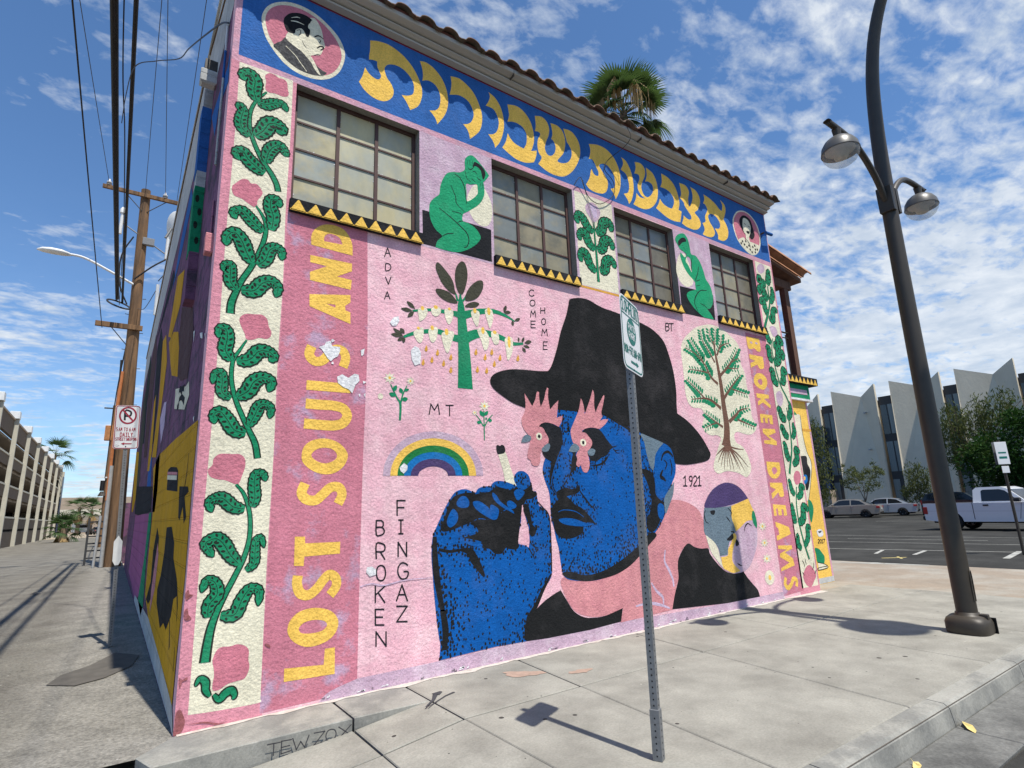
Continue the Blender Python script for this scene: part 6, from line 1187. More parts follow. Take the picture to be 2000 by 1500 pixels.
def spots(dark, light, s1=9, s2=14, th1=.06, th2=.045):
    def f(N, Lk, col, geo, nz):
        for sc_, th, c in ((s1, th1, dark), (s2, th2, light), (s1 * 2.3, th1 * .8, dark)):
            v = N.new('ShaderNodeTexVoronoi'); v.inputs['Scale'].default_value = sc_; v.inputs['Randomness'].default_value = 1; Lk(geo.outputs['Position'], v.inputs['Vector'])
            sp = N.new('ShaderNodeSeparateColor'); Lk(v.outputs['Color'], sp.inputs[0])
            t = N.new('ShaderNodeMath'); t.operation = 'MULTIPLY_ADD'; Lk(sp.outputs[0], t.inputs[0]); t.inputs[1].default_value = th * 1.7; t.inputs[2].default_value = -th * .7
            lt = N.new('ShaderNodeMath'); lt.operation = 'LESS_THAN'; Lk(v.outputs['Distance'], lt.inputs[0]); Lk(t.outputs[0], lt.inputs[1])
            m = N.new('ShaderNodeMixRGB'); Lk(lt.outputs[0], m.inputs[0]); Lk(col, m.inputs[1]); m.inputs[2].default_value = (*c, 1); col = m.outputs[0]
        return col
    return f
def alleyx(N, Lk, col, geo, nz):
    sp = N.new('ShaderNodeSeparateXYZ'); Lk(geo.outputs['Position'], sp.inputs[0]); ad = N.new('ShaderNodeMath'); ad.operation = 'MULTIPLY_ADD'; Lk(nz(1.4, 5, .65), ad.inputs[0]); ad.inputs[1].default_value = 1.1; Lk(sp.outputs[0], ad.inputs[2])
    r = N.new('ShaderNodeMapRange'); Lk(ad.outputs[0], r.inputs[0]); r.inputs[1].default_value = -.75; r.inputs[2].default_value = -.25; r.inputs[4].default_value = .75
    m = N.new('ShaderNodeMixRGB'); Lk(r.outputs[0], m.inputs[0]); Lk(col, m.inputs[1]); m.inputs[2].default_value = (.24, .228, .2, 1); return spots((.06, .055, .05), (.42, .4, .36), 5, 6, .05, .07)(N, Lk, m.outputs[0], geo, nz)
material('concrete', (.285, .277, .242), .9, .16, 2.6, .35, 60, .006, rgb2=(.205, .198, .172), mixscale=1.1, mixlo=.44, mixhi=.68, srgb=False, extra=spots((.045, .04, .036), (.46, .44, .38), 4.2, 7, .10, .055))
material('kerb_concrete', (.29, .285, .255), .9, .14, 2.2, .35, 60, .006, rgb2=(.19, .19, .175), mixscale=2, srgb=False)
material('gutter_concrete', (.16, .16, .15), .9, .2, 2.5, .4, 60, .006, rgb2=(.095, .095, .09), mixscale=1.6, srgb=False)
material('tan_concrete', (.27, .225, .175), .9, .14, 1.2, .3, 60, .006, rgb2=(.31, .285, .24), mixscale=.8, srgb=False)
material('joint', (.10, .085, .07), .95, .2, 20, srgb=False)
material('asphalt', (.036, .036, .034), .95, .2, 1.2, .5, 90, .008, rgb2=(.05, .05, .047), mixscale=.5, srgb=False, spec=.1)
material('alley_asphalt', (.185, .174, .147), .95, .3, 2.6, .9, 38, .02, rgb2=(.115, .106, .09), mixscale=1.3, mixlo=.42, mixhi=.62, srgb=False, extra=alleyx)
material('alley_edge', (.22, .212, .195), .93, .3, 3, .7, 36, .015, rgb2=(.12, .115, .105), mixscale=1.6, srgb=False)
material('stain', (.10, .092, .08), .9, .2, 6, srgb=False); material('pink_stain', (.36, .255, .2), .9, .2, 8, srgb=False); material('overspray', (.50, .47, .42), .9, .2, 14, srgb=False, rgb2=(.40, .33, .28), mixscale=5, mixlo=.5, mixhi=.7)
material('desert', (.36, .30, .23), .95, .12, .05, srgb=False); material('hill', (.2, .2, .24), .95, .1, .01, srgb=False)
material('line_paint', (.36, .36, .33), .85, .3, 7, srgb=False); material('yellow_paint', (.6, .5, .2), .85, .2, 9, srgb=False)
material('graffiti', (.05, .05, .055), .9, .1, srgb=False)
material('trim', (.44, .425, .385), .75, .1, 3, .25, 40, .004, srgb=False, stretch=(.2, 1, 6))
material('fascia', (.22, .10, .085), .85, .15, 5, srgb=False)
material('tile', (.15, .085, .058), .9, .3, 9, .3, 40, .004, rgb2=(.085, .07, .048), mixscale=7, mixlo=.45, mixhi=.6, srgb=False)
material('tile_orange', (.46, .24, .14), .85, .2, 6, srgb=False)
material('frame_brown', (.085, .045, .04), .6, .2, 8, srgb=False)
def streak(N, Lk, col, geo, nz): return col
material('pane', (.52, .47, .29), .5, .16, 2.5, 0, spec=.16, rgb2=(.40, .41, .34), mixscale=1.6, mixlo=.42, mixhi=.6, srgb=False, stretch=(1, 1, .6))  # bluish blotches mixed into the pane colours stand in for reflections
material('pane_grey', (.31, .285, .20), .45, .22, 3, 0, spec=.22, rgb2=(.22, .24, .225), mixscale=2, mixlo=.45, mixhi=.6, srgb=False)
material('pane_dark', (.17, .155, .115), .35, .3, 4, 0, spec=.45, srgb=False)
material('dark_metal', (.040, .032, .022), .5, .15, 6, spec=.5, srgb=False); material('dome_metal', (.085, .082, .075), .38, .1, 6, spec=.55, srgb=False); material('galv', (.20, .205, .21), .5, .18, 30, metal=.3, srgb=False)
material('hole', (.008, .008, .008), 1, 0, srgb=False)
material('glass_bowl', (.8, .8, .78), .1, 0, spec=.5, srgb=False); gb_ = MATS['glass_bowl'].node_tree; t1_ = gb_.nodes.new('ShaderNodeBsdfTransparent'); t1_.inputs[0].default_value = (.93, .94, .93, 1); x1_ = gb_.nodes.new('ShaderNodeMixShader'); x1_.inputs[0].default_value = .26; gb_.links.new(t1_.outputs[0], x1_.inputs[1]); gb_.links.new(gb_.nodes['Principled BSDF'].outputs[0], x1_.inputs[2]); gb_.links.new(x1_.outputs[0], gb_.nodes['Material Output'].inputs[0]); material('lamp_inside', (.42, .38, .3), .6, .1, 8, srgb=False)
material('sign_white', (.74, .75, .75), .45, .04, 6, spec=.4, srgb=False); material('sign_green', (.012, .16, .13), .5, 0, srgb=False); material('sign_red', (.33, .02, .045), .5, 0, srgb=False); material('sign_black', (.02, .02, .025), .5, 0, srgb=False)
def grain(N, Lk, col, geo, nz): return col
material('pole_wood', (.20, .115, .058), .9, .35, 9, .6, 30, .02, rgb2=(.12, .075, .045), mixscale=6, srgb=False, stretch=(1, 1, .08)); material('beam_wood', (.115, .06, .04), .8, .25, 9, srgb=False, stretch=(1, 1, .1))
material('wire', (.014, .013, .014), .6, 0, srgb=False); material('thin_wire', (.05, .055, .07), .6, 0, srgb=False); material('white_metal', (.66, .67, .66), .5, .08, 6, srgb=False); material('ceramic', (.55, .55, .55), .3, .05, srgb=False)
material('orange_pipe', (.48, .17, .06), .6, .2, 6, srgb=False); material('grey_pipe', (.36, .36, .35), .6, .15, 6, srgb=False); material('rust', (.36, .16, .06), .8, .3, 8, srgb=False)
material('pane_b', (.36, .40, .37), .3, .2, 1.8, 0, spec=.5, rgb2=(.46, .43, .30), mixscale=2.2, mixlo=.48, mixhi=.62, srgb=False); material('pane_c', (.44, .40, .26), .55, .22, 3, 0, spec=.12, rgb2=(.33, .34, .29), mixscale=2.6, mixlo=.45, mixhi=.6, srgb=False)  # pane variants, reflections again mixed in as bluish colour
material('pane_gb', (.20, .22, .21), .25, .2, 2, 0, spec=.5, rgb2=(.27, .25, .18), mixscale=2.2, mixlo=.48, mixhi=.62, srgb=False); material('pane_gc', (.24, .215, .15), .5, .25, 3, 0, spec=.15, rgb2=(.17, .165, .13), mixscale=2.6, mixlo=.45, mixhi=.6, srgb=False)
def bricks(N, Lk, col, geo, nz):
    return col
def cmu(name, base):
    m = MATS[base].copy(); nt = m.node_tree; N = nt.nodes; Lk = nt.links.new; b = N['Principled BSDF']
    geo = N.new('ShaderNodeNewGeometry'); sp = N.new('ShaderNodeSeparateXYZ'); cb = N.new('ShaderNodeCombineXYZ'); Lk(geo.outputs['Position'], sp.inputs[0]); Lk(sp.outputs[1], cb.inputs[0]); Lk(sp.outputs[2], cb.inputs[1])
    t = N.new('ShaderNodeTexBrick'); t.inputs['Scale'].default_value = 1; t.inputs['Brick Width'].default_value = .41; t.inputs['Row Height'].default_value = .205; t.inputs['Mortar Size'].default_value = .012; t.inputs['Mortar Smooth'].default_value = .4; t.inputs['Color1'].default_value = t.inputs['Color2'].default_value = (1, 1, 1, 1); t.inputs['Mortar'].default_value = (0, 0, 0, 1); Lk(cb.outputs[0], t.inputs['Vector'])
    bp = N.new('ShaderNodeBump'); bp.inputs['Distance'].default_value = .03; bp.inputs['Strength'].default_value = .9; Lk(t.outputs[0], bp.inputs['Height'])
    Lk(bp.outputs[0], b.inputs['Normal']); MATS[name] = m
def grit(name, sc, amt):
    nt = MATS[name].node_tree; N = nt.nodes; bs = N['Principled BSDF']; src = bs.inputs['Base Color'].links[0].from_socket; geo = N.new('ShaderNodeNewGeometry'); t = N.new('ShaderNodeTexNoise'); t.inputs['Scale'].default_value = sc; t.inputs['Detail'].default_value = 3; t.inputs['Roughness'].default_value = .7; nt.links.new(geo.outputs['Position'], t.inputs['Vector'])
    r = N.new('ShaderNodeMapRange'); nt.links.new(t.outputs[0], r.inputs[0]); r.inputs[1].default_value = .32; r.inputs[2].default_value = .68; r.inputs[3].default_value = 1 - amt; r.inputs[4].default_value = 1 + amt
    mx = N.new('ShaderNodeMixRGB'); mx.blend_type = 'MULTIPLY'; mx.inputs[0].default_value = 1; nt.links.new(src, mx.inputs[1]); nt.links.new(r.outputs[0], mx.inputs[2]); nt.links.new(mx.outputs[0], bs.inputs['Base Color'])
grit('alley_asphalt', 42, .38); grit('alley_edge', 42, .3); grit('concrete', 55, .13); grit('kerb_concrete', 55, .13); grit('gutter_concrete', 45, .2); grit('tan_concrete', 30, .1); grit('asphalt', 25, .15)
for b_ in ('plum', 'mustard', 'palegray', 'black', 'ink', 'magenta', 'green', 'olive', 'brown2', 'cream', 'salmon', 'leafdark', 'blueband', 'palelilac', 'plaster'): cmu('s_' + b_, b_)
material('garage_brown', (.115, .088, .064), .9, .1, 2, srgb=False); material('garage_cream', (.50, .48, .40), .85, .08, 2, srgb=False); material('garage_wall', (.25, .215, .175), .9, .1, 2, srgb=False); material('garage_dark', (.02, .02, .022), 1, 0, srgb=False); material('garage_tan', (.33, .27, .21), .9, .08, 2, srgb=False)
material('facet', (.62, .56, .44), .9, .09, .5, .5, 6, .03, srgb=False, stretch=(1, 1, .6)); material('window_dark', (.045, .055, .06), .15, .3, .6, spec=.6, srgb=False); material('mullion', (.05, .05, .05), .6, 0, srgb=False); material('curtain', (.16, .19, .19), .3, .2, 1.5, spec=.6, srgb=False, stretch=(6, 6, .3)); material('navy', (.012, .03, .09), .4, .1, srgb=False)
material('bark', (.12, .09, .065), .95, .25, 6, .4, 20, .01, srgb=False); material('palm_bark', (.17, .125, .085), .95, .3, 5, .6, 12, .03, srgb=False)
def leafmat(name, c, c2, tr=.22):
    m = material(name, c, .75, .3, 1.1, rgb2=c2, mixscale=.9, mixlo=.42, mixhi=.6, srgb=False, spec=.12); N = m.node_tree.nodes; Lk = m.node_tree.links.new; b = N['Principled BSDF']
    t = N.new('ShaderNodeBsdfTranslucent'); t.inputs[0].default_value = (c[0] * 1.5, c[1] * 1.6, c[2], 1); x = N.new('ShaderNodeMixShader'); x.inputs[0].default_value = tr; Lk(b.outputs[0], x.inputs[1]); Lk(t.outputs[0], x.inputs[2]); Lk(x.outputs[0], N['Material Output'].inputs[0])
leafmat('leaf_dark', (.022, .06, .010), (.012, .035, .007)); leafmat('leaf_pale', (.10, .115, .045), (.06, .075, .028)); leafmat('leaf_bright', (.05, .095, .022), (.03, .06, .015)); leafmat('frond', (.065, .11, .042), (.04, .075, .028), .2); leafmat('dead_frond', (.40, .29, .15), (.27, .18, .09), .2)
for n_, c_ in (('car_beige', (.30, .265, .215)), ('car_silver', (.40, .42, .44)), ('car_white', (.72, .73, .74)), ('car_black', (.012, .012, .013))):
    m_ = material(n_, c_, .28, .02, 2, metal=.15 if n_ != 'car_white' else 0, spec=.5, srgb=False); m_.node_tree.nodes['Principled BSDF'].inputs['Coat Weight'].default_value = .6
material('car_glass', (.012, .014, .017), .06, 0, spec=.6, srgb=False); material('tyre', (.015, .015, .016), .85, .1, srgb=False); material('rim', (.45, .45, .46), .3, .05, metal=.7, srgb=False); material('tail_light', (.38, .02, .02), .25, 0, spec=.6, srgb=False); material('bumper_dark', (.03, .03, .032), .6, 0, srgb=False); material('plate', (.5, .5, .48), .5, .1, 20, srgb=False); material('dry_leaf', (.62, .5, .2), .7, .15, 20, srgb=False); material('litter', (.75, .74, .72), .7, .1, 20, srgb=False)

# ------------------------------------------------------------------ the ground
def sheet(name, poly, z, mat, kind='structure', parent=None):
    b = MB(); tri = tessellate_polygon([[Vector((p[0], p[1], 0)) for p in poly]]); b.add([(p[0], p[1], (p[2] if len(p) > 2 else z)) for p in poly], tri, mat); o = b.build(name, parent, recalc=False)
    if kind: o['kind'] = kind
    return o
sheet('ground', [(-4000, -4000), (4000, -4000), (4000, 4000), (-4000, 4000)], -.26, 'desert')
sheet('street', [(-200, -60), (200, -60), (200, -3.9), (-200, -3.9)], -.165, 'asphalt')
sheet('alley', [(-8.5, -.3), (.0, -.3), (.0, 130), (-8.5, 130)], -.012, 'alley_asphalt')
def ragged(x0, x1, y0, y1, n=40, j=.12):
    L = crom([(x0 + j * 2.2 * mnoise.noise(Vector((i * .45, 7.7, 0))), y0 + (y1 - y0) * (i / n) ** 1.6) for i in range(n + 1)], False, 3); R = [(x1, y0 + (y1 - y0) * i / n) for i in range(n, -1, -1)]; return L + R
sheet('stain', [(-.95, 2.6), (-.7, 2.35), (-.45, 2.5), (-.2, 2.9), (-.1, 3.5), (-.35, 3.9), (-.6, 3.3), (-.85, 3.0)], -.003, 'stain')
sheet('car_park', [(15.05, -14), (64, -14), (64, 60), (15.05, 60)], -.05, 'asphalt')
sheet('driveway', [(10.95, -3.9), (15.05, -3.9), (15.05, 60), (9.87, 60), (9.87, .01), (10.95, .01)], -.008, 'tan_concrete')
def strip(a, b, w, z, mat='line_paint', name='road_marking'):
    d = Vector((b[0] - a[0], b[1] - a[1], 0)).normalized(); n = Vector((-d.y, d.x, 0)) * w / 2
    sheet(name, [(a[0] + n.x, a[1] + n.y), (b[0] + n.x, b[1] + n.y), (b[0] - n.x, b[1] - n.y), (a[0] - n.x, a[1] - n.y)], z, mat)
for a, b, w in (((18.35, 9), (20.1, -2.2), .08), ((22.0, 7), (22.9, -3), .07), ((25.9, 9), (25.9, -4), .06), ((17.85, 2.42), (19.15, 2.75), .10), ((17.95, 1.47), (19.4, 1.7), .11), ((17.83, -.58), (20.15, -.3), .15), ((24.0, 6), (24.2, 1.5), .07), ((41, 12), (41, 4), .1), ((44, 22), (43.5, 14), .1)): strip(a, b, w, -.045)
sheet('road_marking', [(14.55, 1.95), (15.03, 1.2), (14.75, .85)], -.003, 'line_paint'); sheet('road_marking', [(14.8, 1.0), (15.0, .98), (15.02, .1), (14.9, .08)], -.003, 'line_paint'); strip((16.6, 1.75), (17.1, 1.35), .08, -.045, 'yellow_paint'); strip((16.7, 1.3), (17.2, 1.6), .06, -.045, 'yellow_paint')
# pavement of cast slabs, falling towards the alley at its near end
def zt(x): return -max(-.24, min(0, -.125 * (1.9 - x))) * -1
def slab(parent, poly, z0=-.12, ch=.007, drop=True, mat='concrete'):
    n = len(poly); c = (sum(p[0] for p in poly) / n, sum(p[1] for p in poly) / n)
    def ins(p, e): d = Vector((c[0] - p[0], c[1] - p[1])); l = d.length; return (p[0] + d.x / l * e, p[1] + d.y / l * e)
    a = [ins(p, .011) for p in poly]; t = [ins(p, .011 + ch * 2.2) for p in poly]; zz = lambda p: zt(p[0]) if drop else 0.0
    V = [(p[0], p[1], z0 - .14) for p in a] + [(p[0], p[1], zz(p) - ch) for p in a] + [(p[0], p[1], zz(p)) for p in t]
    F = [tuple(range(2 * n, 3 * n))] + [(i + r * n, (i + 1) % n + r * n, (i + 1) % n + (r + 1) * n, i + (r + 1) * n) for r in (0, 1) for i in range(n)]
    b = MB(); b.add(V, F, mat); return b.build('slab', parent)
pave = tag(empty('pavement'), kind='structure')
xs = [-6.4, -4.4, -2.4, -.45, 1.22, 1.9, 3.13, 4.93, 6.7, 8.45, 10.95]; JY = -1.19
sk = lambda x, y: x + (.1 if 1.9 < x < 10.9 else 0) * (y - JY) * (1.35 if 4.5 < x < 5.5 else 1)
def joinslabs(y0, y1, xlist, drop):
    for a, b in zip(xlist, xlist[1:]): slab(pave, [(sk(a, y0), y0), (sk(b, y0), y0), (sk(b, y1), y1), (sk(a, y1), y1)], drop=drop)
joinslabs(-3.3, JY, xs, True); joinslabs(JY, -.585, xs[:6], True); joinslabs(JY, 0.0, xs[5:], False)
slab(pave, [(-.18, -.565), (1.22, -.58), (1.22, 0.0), (0.0, 0.0), (-.05, -.05), (-.26, -.3)], drop=False, mat='kerb_concrete'); slab(pave, [(1.22, -.58), (1.9, -.62), (1.9, 0.0), (1.22, 0.0)], drop=False, mat='kerb_concrete')
sheet('pavement_bed', [(-8.5, -3.45), (10.95, -3.45), (10.95, .0), (-8.5, .0)], -.255, 'joint'); sheet('pavement_bed', [(2.0, -3.45), (10.95, -3.45), (10.95, .0), (2.0, .0)], -.02, 'joint')
kerb = tag(empty('kerb'), kind='structure')
def kerbpiece(x0, x1, drop=1):
    prof = [(-3.3, 0), (-3.42, -.004), (-3.455, -.03), (-3.475, -.15), (-3.475, -.3), (-3.3, -.3)]; b = MB(); V = [(x, y, z + (zt(x) * .9 if z > -.2 and y < -3.3 - .001 or z == 0 else 0)) for x in (x0 + .005, x1 - .005) for y, z in prof]; n = len(prof)
    b.add(V, [tuple(range(n)), tuple(range(2 * n - 1, n - 1, -1))] + [(i, (i + 1) % n, (i + 1) % n + n, i + n) for i in range(n)], 'kerb_concrete'); return b.build('kerbstone', kerb)
for a, b in zip(xs[:10], xs[1:10]): kerbpiece(a, b)
kerbpiece(8.45, 10.2); kerbpiece(10.2, 10.95)
gut = tag(empty('gutter'), kind='structure')
for a, b in ((-8, -4), (-4, 0), (0, 2.6), (2.6, 4.9), (4.9, 7.9), (7.9, 10.9), (10.9, 15), (15, 20)):
    m_ = MB(); m_.box(a + .006, b - .006, -3.885, -3.478, -.3, -.15, 'gutter_concrete', .008); m_.build('gutter_slab', gut)
# marks on the pavement
def blob(name, cx, cy, rx, ry, z, mat, n=18, j=.3, rot=0):
    P = []
    for i in range(n):
        t = 2 * math.pi * i / n; q = 1 + random.uniform(-j, j); a, b = rx * q * math.cos(t), ry * q * math.sin(t); P.append((cx + a * math.cos(rot) - b * math.sin(rot), cy + a * math.sin(rot) + b * math.cos(rot)))
    return sheet(name, crom(P, True, 2), z, mat)
n_ = 90; up = [(.02 + 9.85 * i / n_, -.002) for i in range(n_ + 1)]; lo = [(9.87 - 9.85 * i / n_, -.025 - .09 * abs(mnoise.noise(Vector((i * .31, 2, 0)))) - .05 * random.random() - (.10 * max(0, 1 - i / 12) if i < 12 else 0)) for i in range(n_ + 1)]
sheet('paint_mark', up + lo, .0035, 'overspray')
blob('paint_mark', 2.95, -.52, .2, .1, .0036, 'pink_stain', rot=-.6); blob('paint_mark', 3.45, -.85, .12, .06, .0036, 'pink_stain', rot=-.2)
def groundpaint(name, polys, mat, z=.0042):
    p = Paint(lambda a, b, l: (a, b, z)); 
    for pts, w in polys: p.ribbon(pts, w, 0, mat)
    return tag(p.build(name, None, recalc=False), kind='structure')
groundpaint('paint_mark', [([(1.78, -.75), (1.92, -.62), (2.0, -.5)], [.012, .03, .05]), ([(2.0, -.5), (2.08, -.46)], [.09, .03]), ([(1.8, -.76), (2.05, -.6), (2.16, -.56)], [.01, .02, .03])], 'graffiti')
p_ = Paint(lambda a, b, l: (a, -.5935 - .012 * (a - .2), b))
for ch, x, w in (('T', .56, .09), ('E', .66, .07), ('W', .74, .12), ('Z', .9, .08), ('O', .99, .08), ('X', 1.09, .1)): p_.text(ch, ((x, -.03), (x + w, -.035), (x, -.115), (x + w, -.11)), .009, 0, 'graffiti')
tag(p_.build('graffiti_mark', None, recalc=False), kind='structure')
# distant land
hb = MB(); hv = []
for i in range(41):
    x = -900 + 45 * i; hv += [(x, 2600, -5), (x, 2600, 26 + 34 * max(0, mnoise.noise(Vector((i * .23, .7, 0)))) + 22 * max(0, mnoise.noise(Vector((i * .6, 4, 0)))))]
hb.add(hv, [(2 * i, 2 * i + 2, 2 * i + 3, 2 * i + 1) for i in range(40)], 'hill'); hb.add([(v[0], v[1] + 400, v[2] * .2) for v in hv], [(2 * i, 2 * i + 2, 2 * i + 3, 2 * i + 1) for i in range(40)], 'hill'); tag(hb.build('hills', None), kind='structure')

# ------------------------------------------------------------------ the painted building
bld = tag(empty('painted_building'), 'two storey stucco corner building covered in a pink and blue mural', 'building')
WIN = [(.64, 2.09, 4.79, 6.2), (3.14, 4.555, 4.775, 6.185), (5.41, 6.815, 4.775, 6.165), (7.815, 9.235, 4.78, 6.17)]
m_ = MB(); T_ = .2; ztop = 7.34
m_.box(0, 9.86, 0, T_, -.2, 4.66, 'pink'); m_.box(0, 9.86, 0, T_, 6.2, ztop, 'pink'); xx = 0
for x0, x1, z0, z1 in WIN: m_.box(xx, x0, .0, T_, 4.66, 6.2, 'pink'); m_.box(x0, x1, 0, T_, 4.66, z0, 'pink'); m_.box(x0, x1, .0, T_, z1, 6.2, 'pink') if z1 < 6.199 else None; xx = x1
m_.box(xx, 9.86, 0, T_, 4.66, 6.2, 'pink')
wall = m_.build('wall', bld)
FRW = lambda a, b, l: (a, -(.0006 + .0006 * l), b)
def panels(lst):
    for nm, mat, lay, st in lst:
        p = Paint(FRW)
        if isinstance(st, str): p.poly([closed_curve(st)], lay, mat)
        else: p.rect(*st, lay, mat)
        p.build(nm, wall, recalc=False)
panels([('painted_panel', 'rosemix', .5, ".62,.02c .62,4.66c 1.46,4.66c 1.485,3.5 1.48,2.9 1.465,2.2 1.455,1.2 1.452,.1c 1.2,.03c"), ('painted_panel', 'cornerpink', .4, (0, .64, .0, 6.22)), ('painted_panel', 'cream', 1, ".075,6.18c .6,6.2c .605,5.4 .6,4.6 .612,3.9 .605,3 .615,2.2 .61,1.2 .62,.13c .60,.105 .3,.112 .09,.125c .085,1.5 .092,2.8 .08,4.2 .085,5.4"),
 ('painted_panel', 'pinkline', .3, (0, .062, 6.2, 7.34)), ('painted_panel', 'blueband', 1, (.06, 9.84, 6.262, 7.318)), ('painted_panel', 'pinkline', .6, (.0, 9.86, 6.185, 6.265)), ('painted_panel', 'maroon', 1.5, (.0, 9.86, 7.312, 7.34)),
 ('painted_panel', 'lilac', .5, (2.09, 3.14, 4.655, 6.2)), ('painted_panel', 'cream', .5, (4.6, 5.37, 4.7, 6.19)), ('painted_panel', 'lilac', .4, (4.555, 5.41, 4.67, 6.2)), ('painted_panel', 'lilac', .5, (6.815, 7.815, 4.68, 6.2)), ('painted_panel', 'cream', .5, (9.262, 9.815, .1, 6.17)),
 ('painted_panel', 'rosemix', .5, "8.59,4.6c 9.262,4.6c 9.28,2.5 9.31,.06c 8.67,.04c 8.64,2.5 8.6,4"), ('painted_panel', 'cornerpink', .35, (9.2, 9.86, 0, 6.2)), ('painted_panel', 'lilac', .9, "1.455,.135c 1.2,.075 1.1,.0c 8.68,.0c 8.68,.11c 7.1,.12 6,.135 4.9,.155 3.4,.16 2.3,.14"), ('painted_panel', 'ochre', .55, (4.57, 5.4, 4.655, 4.69))])
art(WALL_ART, FRW, wall)
# side and rear walls, parapet
m_ = MB(); m_.box(0, .2, T_, 22, -.2, 8.42, 's_plum'); m_.box(-.03, .24, .6, 22, 8.42, 8.5, 's_palegray'); side = m_.build('side_wall', bld)
FRS = lambda a, b, l: (-(.002 + .0012 * l), a, b)
art([(n, l, [tuple([o[0], 's_' + o[1]] + list(o[2:])) if o[0] in 'PRE' else o for o in ops]) for n, l, ops in SIDE_ART], FRS, side)
p = Paint(FRS); p.rect(T_, 22, 7.02, 8.42, .5, 's_palegray'); p.build('painted_panel', side, recalc=False)
m_ = MB(); m_.box(9.66, 9.86, T_, 22, -.2, 7.34, 'cornerpink'); m_.box(.2, 9.66, 21.8, 22, -.2, 7.34, 'plum'); m_.build('rear_wall', bld)
ch = MB()
for z0, z1, c, w in ((6.74, 7.1, 's_palegray', .10), (5.83, 6.74, 's_blueband', .108), (5.62, 5.83, 's_palegray', .10), (4.75, 5.62, 's_green', .106), (4.15, 4.75, 's_plum', .10)): ch.box(-w, -.001, 1.68, 1.98, z0, z1, c)
pp = Paint(lambda a, b, l: (a, 1.678, b))
for a, b in ((-.04, 4.9), (-.065, 5.1), (-.035, 5.28), (-.07, 5.45)): pp.ell(a, b, .022, .05, 0, 's_leafdark')
chase = ch.build('vertical_duct', bld); pp.build('painted_spot', chase, recalc=False)
m_ = MB(); m_.tube([(-.02, .25, 4.3), (-.02, .25, 4.7)], .013, 's_plum', 8); m_.box(-.07, -.001, .18, .3, 4.12, 4.32, 'salmon', .008); m_.build('electrical_box', bld)
m_ = MB(); m_.tube([(-.02, .45, 6.95), (-.02, .42, 6.6)], .012, 'white_metal', 8); m_.tube([(-.02, .42, 6.6), (-.02, .42, 6.25)], .0125, 's_blueband', 8); m_.tube([(-.02, .42, 6.25), (-.02, .42, 5.2)], .012, 's_palegray', 8); m_.build('conduit', bld)
m_ = MB(); m_.box(-.18, -.001, 1.36, 1.5, 6.86, 7.06, 's_palegray', .02); m_.box(-.14, -.001, 1.42, 1.55, 7.09, 7.25, 'dark_metal', .01); m_.build('flood_light', bld)
m_ = MB(); m_.tube([(-.03, 16, 8.5), (-.03, 16, 9.6)], .05, 'white_metal', 8); m_.build('vent_pipe', bld)
# cornice, fascia, roof, tiles
m_ = MB(); pr = [(0, 7.338), (-.08, 7.35), (-.082, 7.374), (-.064, 7.382), (-.064, 7.394), (-.10, 7.396), (-.145, 7.414), (-.147, 7.428), (-.128, 7.436), (-.128, 7.448), (-.165, 7.45), (-.235, 7.466), (-.242, 7.475), (-.242, 7.522), (0, 7.6)]
m_.prism(pr, 'x', -.02, 9.88, 'trim'); cor = m_.build('cornice', bld)
m_ = MB()
for x in (.9, 3.4, 5.95, 8.3): m_.box(x, x + .006, -.243, -.10, 7.42, 7.5, 'joint')
m_.build('cornice_joint', cor)
m_ = MB(); m_.box(-.02, 9.86, -.225, .1, 7.525, 7.585, 'fascia'); m_.build('fascia', bld)
m_ = MB(); m_.add([(-.02, -.2, 7.56), (9.86, -.2, 7.56), (9.86, 3.4, 8.6), (-.02, 3.4, 8.6), (9.86, 3.4, 8.4), (9.86, 21.9, 8.4), (-.02, 21.9, 8.4), (-.02, 3.4, 8.4)], [(0, 1, 2, 3), (7, 4, 5, 6)], 'tile'); m_.build('roof', bld)
TP = .3225
def tile_mesh():
    b = MB(); ns = 12; L = .42; V = []
    def sec(y, z, sc_, th):
        out = []
        for i in range(ns + 1):
            u = i / ns; x = (u - .5) * TP * 1.06
            h = .062 * math.cos(2 * math.pi * (u - .5)) ** 1 if True else 0
            h = (.085 * math.sqrt(max(0, 1 - ((u - .5) / .33) ** 2)) - .02) if abs(u - .5) < .31 else -.02 - .012 * math.cos((abs(u - .5) - .31) / .19 * math.pi / 2) * -1
            out.append((x * sc_, y, z + h - th))
        return out
    for y, z in ((0, 0), (L, L * .30)): V += sec(y, z, 1, 0) + sec(y, z, 1, .02)
    k = ns + 1; F = []
    for i in range(ns):
        F += [(i, i + 1, 2 * k + i + 1, 2 * k + i), (k + i, 3 * k + i, 3 * k + i + 1, k + i + 1), (i, k + i, k + i + 1, i + 1), (2 * k + i, 2 * k + i + 1, 3 * k + i + 1, 3 * k + i)]
    b.add(V, F, 'tile', True); return b
t0 = tile_mesh().build('roof_tile', bld); first = True
for row in range(3):
    for i in range(31):
        o = t0 if first else copy_tree(t0, None, bld); first = False
        o.location = (-.02 + TP * (i + .5) - .01, -.31 + row * .36 + random.uniform(-.012, .012), 7.535 + row * .108 + random.uniform(-.006, .006)); o.rotation_euler = (random.uniform(-.02, .02), random.uniform(-.03, .03), random.uniform(-.02, .02))
